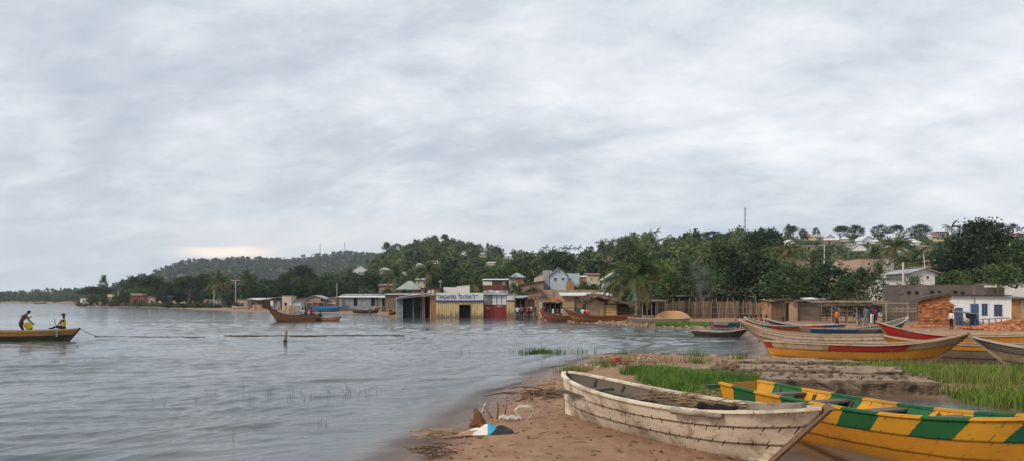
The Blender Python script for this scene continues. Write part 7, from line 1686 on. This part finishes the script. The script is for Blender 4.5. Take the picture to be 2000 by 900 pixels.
P = np.concatenate([rs.normal((5.0, 32.2), (.55, .35), (60, 2)), rs.normal((4.3, 29.6), (.5, .3), (50, 2)), rs.normal((8.4, 31.9), (.8, .2), (40, 2)), rs.normal((3.6, 27.5), (.6, .6), (40, 2))]); scatter('litter', 'bits of wood, plastic and stone washed up on the muddy spit', P, .04, .15, mat('mixed_litter', (.34, .27, .21), .9, .6, 1.2, .3), 3, 'litter')
P = in_poly([(-1.0, 11), (1.3, 9.5), (3.3, 10.2), (1.0, 15), (1.4, 19), (.9, 23), (-.2, 19.5), (-1.0, 15)], 380, rs); scatter('twigs', 'small twigs and bark scattered over the sand', P, .006, .026, mat('twig_dark', (.085, .055, .035), .95, .5, 3, .2), 4, 'twigs', .5, None, 4.0)
P = in_poly([(13, 39), (16, 37), (30, 42), (30, 64), (19, 64), (17, 56)], 300, rs); scatter('litter', 'chips and rubbish scattered over the landing place', P, .05, .22, mat('mixed_litter', (.34, .27, .21), .9, .6, 1.2, .3), 5, 'litter', .4, None, 1.8)
# --- driftwood, roots, rubbish by the waterline
def sticks(name, label, c, n, spread, lmin, lmax, r, m, seed, zr=(.0, .12), cat='driftwood', direction=None):
    rg = random.Random(seed); mb = MB(); z0 = gz(c[0], c[1])
    for i in range(n):
        p = Vector((rg.gauss(0, spread[0]), rg.gauss(0, spread[1]), rg.uniform(*zr) + .02)); a = rg.uniform(0, 6.28) if direction is None else direction + rg.gauss(0, .35); l = rg.uniform(lmin, lmax); d = Vector((math.cos(a), math.sin(a), rg.uniform(-.12, .2))) * l / 2
        mid = p + Vector((rg.uniform(-.12, .12) * l, rg.uniform(-.12, .12) * l, rg.uniform(0, .10) * l)); rr = r * rg.uniform(.5, 1.3); mb.tube([p - d, mid, p + d], [rr, rr * .9, rr * .4], 5)
    o = mb.build(name, m, None); o.location = (c[0], c[1], z0); return tag(o, label, cat, kind='stuff')
ROOT = mat('root_brown', (.125, .075, .045), .95, .4, 6, .6, .03); TAN = mat('driftwood_tan', (.34, .235, .145), .95, .35, 5, .5, .03)
v = ray(1055, 775, .05); sticks('driftwood', 'heap of brown sticks at the waterline by the white boat end', (v.x, v.y), 46, (.5, .45), .2, .9, .020, ROOT, 1)
v = ray(1085, 755, .05); sticks('driftwood', 'dry stems piled against the far end of the white boat', (v.x, v.y), 50, (.35, .6), .2, .8, .014, TAN, 2)
v = ray(1215, 700, .1); sticks('driftwood', 'pale driftwood heap on the tip of the muddy spit', (v.x, v.y), 60, (.7, .4), .3, 1.0, .022, TAN, 3)
v = ray(870, 852, .03); sticks('dry_reeds', 'bundle of straw coloured reeds left of the coloured sack', (v.x, v.y), 60, (.28, .10), .2, .6, .008, TAN, 4, (.0, .08), 'reeds', .15)
v = ray(845, 888, .03); sticks('root_tangle', 'dark curly root tangle at the bottom edge of the sand', (v.x, v.y), 40, (.15, .10), .15, .42, .010, ROOT, 5, (.0, .14), 'roots')
v = ray(1205, 712, .12); sticks('driftwood', 'brown twig heap around the red cloth on the spit', (v.x, v.y), 40, (.45, .3), .15, .5, .015, ROOT, 6)
v = ray(1385, 768, .2); sticks('dry_stems', 'dry brown stems by the stern of the striped boat', (v.x, v.y), 50, (.3, .3), .2, .6, .010, TAN, 7, (.0, .25), 'stems')
def single(name, label, cat, pts, rads, m, loc, n=7):
    mb = MB(); mb.tube(pts, rads, n); o = mb.build(name, m, None, True); o.location = loc; return tag(o, label, cat)
v = ray(935, 828, .05); z0 = gz(v.x, v.y)
rg = random.Random(8); mb = MB()
mb.tube([(.02, 0, -.05), (0, 0, .10), (-.03, .02, .22), (-.05, .0, .33)], [.14, .12, .085, .02], 9)
for k in range(5):
    a = k * 1.3; mb.tube([(.05 * math.cos(a), .05 * math.sin(a), .06), (.16 * math.cos(a), .16 * math.sin(a), .015), (.26 * math.cos(a), .26 * math.sin(a), -.03)], [.06, .035, .01], 6)
me = mb.mesh('tree_stump', mat('stump_red_brown', (.20, .095, .045), .95, .35, 7, .9, .05), True)
for vt in me.vertices: vt.co += Vector((rg.uniform(-.02, .02), rg.uniform(-.02, .02), rg.uniform(-.012, .012)))
o = obj('tree_stump', me, None, loc=(v.x, v.y, z0)); tag(o, 'jagged red brown stump standing at the waterline', 'stump')
for i, (p0, q0, p1, q1, lab, m_) in enumerate(((965, 813, 932, 784, 'dark stick leaning left over the stump', GREYW), (971, 815, 972, 784, 'upright dark stake right of the stump', ROOT), (984, 811, 990, 789, 'short slanting stake right of the upright one', ROOT), (941, 800, 948, 786, 'pale short stick behind the stump', POLE_W))):
    a = ray(p0, q0, .06); Yq = a.y; b = Vector((px(p1, Yq), Yq + .05, zat(q1, Yq))); single('stick', lab, 'stick', [Vector((0, 0, -.08)), (b - a) * .5 + Vector((.01, 0, 0)), b - a], [.018, .016, .011], m_, a, 6)
# coloured sack
v = ray(952, 848, .05); z0 = gz(v.x, v.y)
m_, nt, b = newmat('woven_sack_print'); ob_ = COORD(nt); x, y, z = SEP(nt, ob_); nz = NOISE(nt, ob_, 7, 4); xx = M(nt, 'ADD', x, M(nt, 'MULTIPLY', M(nt, 'SUBTRACT', nz, .5), .12)); zz_ = M(nt, 'ADD', M(nt, 'SUBTRACT', z, .05), M(nt, 'MULTIPLY', M(nt, 'SUBTRACT', nz, .5), .1))
c = MIX(nt, SSTEP(nt, nz, .55, .60), (.66, .64, .58), (.52, .30, .08)); c = MIX(nt, M(nt, 'GREATER_THAN', xx, -.02), c, (.03, .33, .50)); c = MIX(nt, M(nt, 'GREATER_THAN', M(nt, 'SUBTRACT', xx, M(nt, 'MULTIPLY', zz_, 1.2)), .05), c, (.014, .013, .013))
link(nt, c, b.inputs['Base Color']); b.inputs['Roughness'].default_value = .55
W1, W2 = 30, 14; vs = []; fs = []
for i in range(W1 + 1):
    for j in range(W2 + 1):
        u, w_ = i / W1, j / W2; ed = math.sin(math.pi * min(1, max(0, u))) ** .5 * math.sin(math.pi * w_) ** .6
        x_ = -.46 + .88 * u + .05 * math.sin(w_ * 5); y_ = (-.18 + .36 * w_) * (.55 + .45 * u); h_ = .02 + ed * (.07 + .10 * u + .035 * math.sin(u * 13 + w_ * 4) + .03 * math.sin(w_ * 11 - u * 7)); vs.append((x_, y_, h_))
for i in range(W1):
    for j in range(W2): a = i * (W2 + 1) + j; fs.append((a, a + W2 + 1, a + W2 + 2, a + 1))
k0 = len(vs); vs += [(a_, b_, -.02) for a_, b_, _ in vs[:k0]]; fs += [tuple(k0 + q for q in f[::-1]) for f in fs[:W1 * W2]]
o = MB().add(vs, fs).build('plastic_sack', m_, None, True); o.location = (v.x, v.y, z0); o.rotation_euler = (0, 0, R(10)); tag(o, 'crumpled sack with white, blue and black print on the wet sand', 'sack')
# clear plastic film
m_, nt, b = newmat('clear_plastic_film'); b.inputs['Base Color'].default_value = (.72, .70, .66, 1); b.inputs['Roughness'].default_value = .25; tr = nt.nodes.new('ShaderNodeBsdfTransparent'); mxs = nt.nodes.new('ShaderNodeMixShader'); setin(nt, mxs.inputs[0], M(nt, 'ADD', .22, M(nt, 'MULTIPLY', NOISE(nt, COORD(nt), 14, 3), .45))); link(nt, tr.outputs[0], mxs.inputs[1]); link(nt, b.outputs[0], mxs.inputs[2]); link(nt, mxs.outputs[0], nt.nodes['Material Output'].inputs['Surface'])
v = ray(1024, 820, .05); mb = MB(); vs = []; fs = []; n, k = 26, 7
for i in range(n):
    a = 2 * math.pi * i / n; r_ = .15 + .018 * math.sin(3 * a) + .01 * math.sin(7 * a)
    for j in range(k):
        t = j / (k - 1) - .5; rr = r_ + .035 * math.cos(t * 3) + .012 * math.sin(a * 9 + j); vs.append((rr * math.cos(a) + .03 * t, t * .22 + .02 * math.sin(a * 5), .15 + rr * math.sin(a) * .85))
for i in range(n):
    for j in range(k - 1): fs.append((i * k + j, ((i + 1) % n) * k + j, ((i + 1) % n) * k + j + 1, i * k + j + 1))
mb.add(vs, fs); vs = []; fs = []
for i in range(18):
    for j in range(6): u, w_ = i / 17, j / 5; vs.append((-.5 + .42 * u, -.14 + .24 * w_, .02 + .07 * abs(math.sin(u * 8 + w_ * 3)) * (1 - u * .3) + .02 * math.sin(w_ * 9)))
for i in range(17):
    for j in range(5): a = i * 6 + j; fs.append((a, a + 6, a + 7, a + 1))
mb.add(vs, fs); o = mb.build('plastic_film', m_, None, True); o.location = (v.x, v.y, gz(v.x, v.y) + .0); tag(o, 'clear plastic film standing as a ring on the sand', 'plastic')
v = ray(1204, 708, .12); mb = MB()
for k in range(6): mb.box((rg.uniform(-.1, .1), rg.uniform(-.08, .08), .05 + .03 * k), (.30 - .03 * k, .2, .05), Euler((rg.uniform(-.3, .3), rg.uniform(-.3, .3), rg.uniform(0, 3))).to_matrix(), .02)
o = mb.build('red_cloth', CL['red'], None); o.location = (v.x, v.y, gz(v.x, v.y)); tag(o, 'small crumpled red cloth on the muddy spit', 'cloth')
# long bare branch before the white boat
a = ray(1098, 893, .05); pts = [ray(p_, q_, .07 + z_) - a for p_, q_, z_ in ((1098, 896, 0), (1120, 890, .02), (1150, 892, .01), (1190, 889, .02), (1225, 890, .0), (1262, 886, .0))]
o = single('branch', 'long dark bare branch on the sand below the white boat', 'branch', pts, [.010, .014, .013, .012, .010, .006], ROOT, a, 6)
tw = MB(); tw.tube([ray(p_, q_, .07 + z_) - a for p_, q_, z_ in ((1125, 892, 0), (1150, 876, .03), (1172, 856, .05), (1180, 850, .03))], [.010, .008, .006, .004], 5); tw.build('twig', ROOT, o)
for i, (p_, q_, s_) in enumerate(((1090, 812, .10), (1130, 868, .12), (1062, 848, .08), (1000, 870, .07), (1110, 778, .09))):
    v = ray(p_, q_, .08); single('wood_chip', 'pale wood splinter on the sand, %s' % ('by the far flank of the white boat', 'above the long branch', 'midway between sack and boat', 'below the coloured sack', 'behind the film ring')[i], 'splinter', [(-s_, 0, .01), (0, .02, .02), (s_, -.01, .01)], [.012, .016, .006], TAN, (v.x, v.y, gz(v.x, v.y)), 5)
# --- things in the water
p0, p1 = ray(185, 657.5, 0), ray(400, 659, 0)
def floatline(label, P0, P1, r, m, seed, name='floating_pole', n=30, amp=.05):
    rg = random.Random(seed); c = (P0 + P1) / 2; pts = [P0.lerp(P1, i / n) - c + Vector((0, rg.uniform(-amp, amp), rg.uniform(-.004, .008) + .035)) for i in range(n + 1)]
    mb = MB(); mb.tube(pts, [r * rg.uniform(.7, 1.25) for _ in pts], 5); o = mb.build(name, m, None); o.location = (c.x, c.y, 0); return tag(o, label, 'rope' if 'rope' in name else 'pole')
floatline('thin rope lying on the water from the fishing boat', p0, p1, .03, PLANK_D, 1, 'floating_rope')
floatline('dark bamboo pole floating left of the wooden post', ray(438, 656.5, 0), ray(640, 657.5, 0), .065, PLANK_D, 2)
floatline('long thin bamboo floating behind the wooden post', ray(500, 656.2, 0), ray(790, 655.6, 0), .042, PLANK_D, 3)
a = FB_.matrix_basis @ fb.pt(1, 1); b_ = ray(196, 658, .0); single('mooring_rope', 'taut rope from the fishing boat bow down to the water', 'rope', [Vector((0, 0, 0)), (b_ - a) * .5 + Vector((0, 0, -.05)), b_ - a], [.016, .016, .018], POLE_D, a, 6)
v = ray(557, 670, 0); e = empty('wooden_post', (v.x, v.y, -.3), 0, 'short weathered wooden post standing in the lake', 'post')
h = zat(644, v.y) + .3; mb = MB(); mb.tube([(0, 0, 0), (.0, 0, h * .35), (.02, 0, h * .7), (.06, 0, h)], [.09, .095, .088, .082], 9); mb.build('shaft', GREYW, e, True)
MB().tube([(0, 0, .1), (.0, 0, .52)], [.102, .101], 9).build('wet_foot', PLANK_D, e)
# --- timber lying on the landing
for i in range(9):
    Y0 = 41 + i * 1.3; x0, x1 = px(1800 + 12 * (i % 3), Y0), px(2050, Y0 - 2); rg = random.Random(i)
    mb = MB(); mb.bar((0, 0, 0), (x1 - x0, -2.2 + rg.uniform(-.4, .4), rg.uniform(-.03, .06)), .22, .06); o = mb.build('long_plank', PLANK_H, None); o.location = (x0, Y0, gz(x0, Y0) + .06); tag(o, 'long bleached plank on the landing before the brick heap, %s from the lake' % ORD[i], 'plank', 'long planks on the landing')
for i in range(5):
    Y0 = 70 + i * 1.6; x0 = px(1348 + 6 * i, Y0); mb = MB(); mb.bar((0, 0, 0), (4.2, -.8 + .3 * (i % 2), .02), .22, .06); o = mb.build('long_plank', PLANK_H, None); o.location = (x0, Y0, gz(x0 + 2, Y0) + .08); tag(o, 'pale plank on the bank right of the upturned boat, %s from the lake' % ORD[i], 'plank', 'planks on the bank by the reed fence')
for i in range(4):
    Y0 = 60 + i * .9; x0 = px(1528, Y0); mb = MB(); mb.bar((0, 0, 0), (2.9 + .3 * i, .2, .02), .2, .05); o = mb.build('long_plank', PLANK_H, None); o.location = (x0, Y0, gz(x0 + 1, Y0) + .08); tag(o, 'pale plank lying before the mud huts, %s from the lake' % ORD[i], 'plank', 'planks before the mud huts')
# ------------------------------------------------------------------ air
mb = MB().box((0, 0, 70), (7200, 7200, 145.4))
hz = mb.build('haze', None)
m = bpy.data.materials.new('haze_air'); m.use_nodes = True; nt = m.node_tree; nt.nodes.clear()
o_ = nt.nodes.new('ShaderNodeOutputMaterial'); vs_ = nt.nodes.new('ShaderNodeVolumePrincipled')
vs_.inputs['Color'].default_value = (.80, .88, .97, 1); vs_.inputs['Density'].default_value = .00015; vs_.inputs['Anisotropy'].default_value = .1
link(nt, vs_.outputs[0], o_.inputs['Volume']); hz.data.materials.append(m)
tag(hz, 'pale evening haze over the lake and hills', 'haze', kind='stuff')

# thin cooking smoke drifting before the trees by the reed fence
mb = MB(); vs = []; fs = []; n, k = 16, 12
for i in range(k + 1):
    t = i / k; r_ = max(.02, math.sin(math.pi * t) ** .6) * (1.0 + 1.0 * t)
    for j in range(n): a = 2 * math.pi * j / n; vs.append((r_ * math.cos(a) * (1.25 + .3 * math.sin(3 * a + 5 * t)) - .9 * t, r_ * math.sin(a) * .9, 6.2 * t))
for i in range(k):
    for j in range(n): fs.append((i * n + j, i * n + (j + 1) % n, (i + 1) * n + (j + 1) % n, (i + 1) * n + j))
fs += [tuple(range(n - 1, -1, -1)), tuple(k * n + j for j in range(n))]
sm = MB().add(vs, fs).build('smoke', None); sm.location = (px(1378, 96.3), 96.3, 1.6)
m = bpy.data.materials.new('smoke_blue_grey'); m.use_nodes = True; nt = m.node_tree; nt.nodes.clear(); o_ = nt.nodes.new('ShaderNodeOutputMaterial'); v_ = nt.nodes.new('ShaderNodeVolumePrincipled'); v_.inputs['Color'].default_value = (.80, .88, .95, 1)
co = COORD(nt); x, y, z = SEP(nt, co); rr = M(nt, 'SQRT', M(nt, 'ADD', M(nt, 'POWER', M(nt, 'ADD', x, M(nt, 'MULTIPLY', z, .145)), 2.0), M(nt, 'POWER', y, 2.0)))
fall = M(nt, 'MULTIPLY', M(nt, 'SUBTRACT', 1.0, SSTEP(nt, rr, .3, 1.9)), M(nt, 'MULTIPLY', SSTEP(nt, z, .1, 1.2), M(nt, 'SUBTRACT', 1.0, SSTEP(nt, z, 3.6, 6.0))))
setin(nt, v_.inputs['Density'], M(nt, 'MULTIPLY', M(nt, 'MULTIPLY', fall, SSTEP(nt, NOISE(nt, co, .8, 4, .6), .35, .7)), .22)); link(nt, v_.outputs[0], o_.inputs['Volume']); sm.data.materials.append(m)
tag(sm, 'faint bluish cooking smoke before the dark trees', 'smoke', kind='stuff')
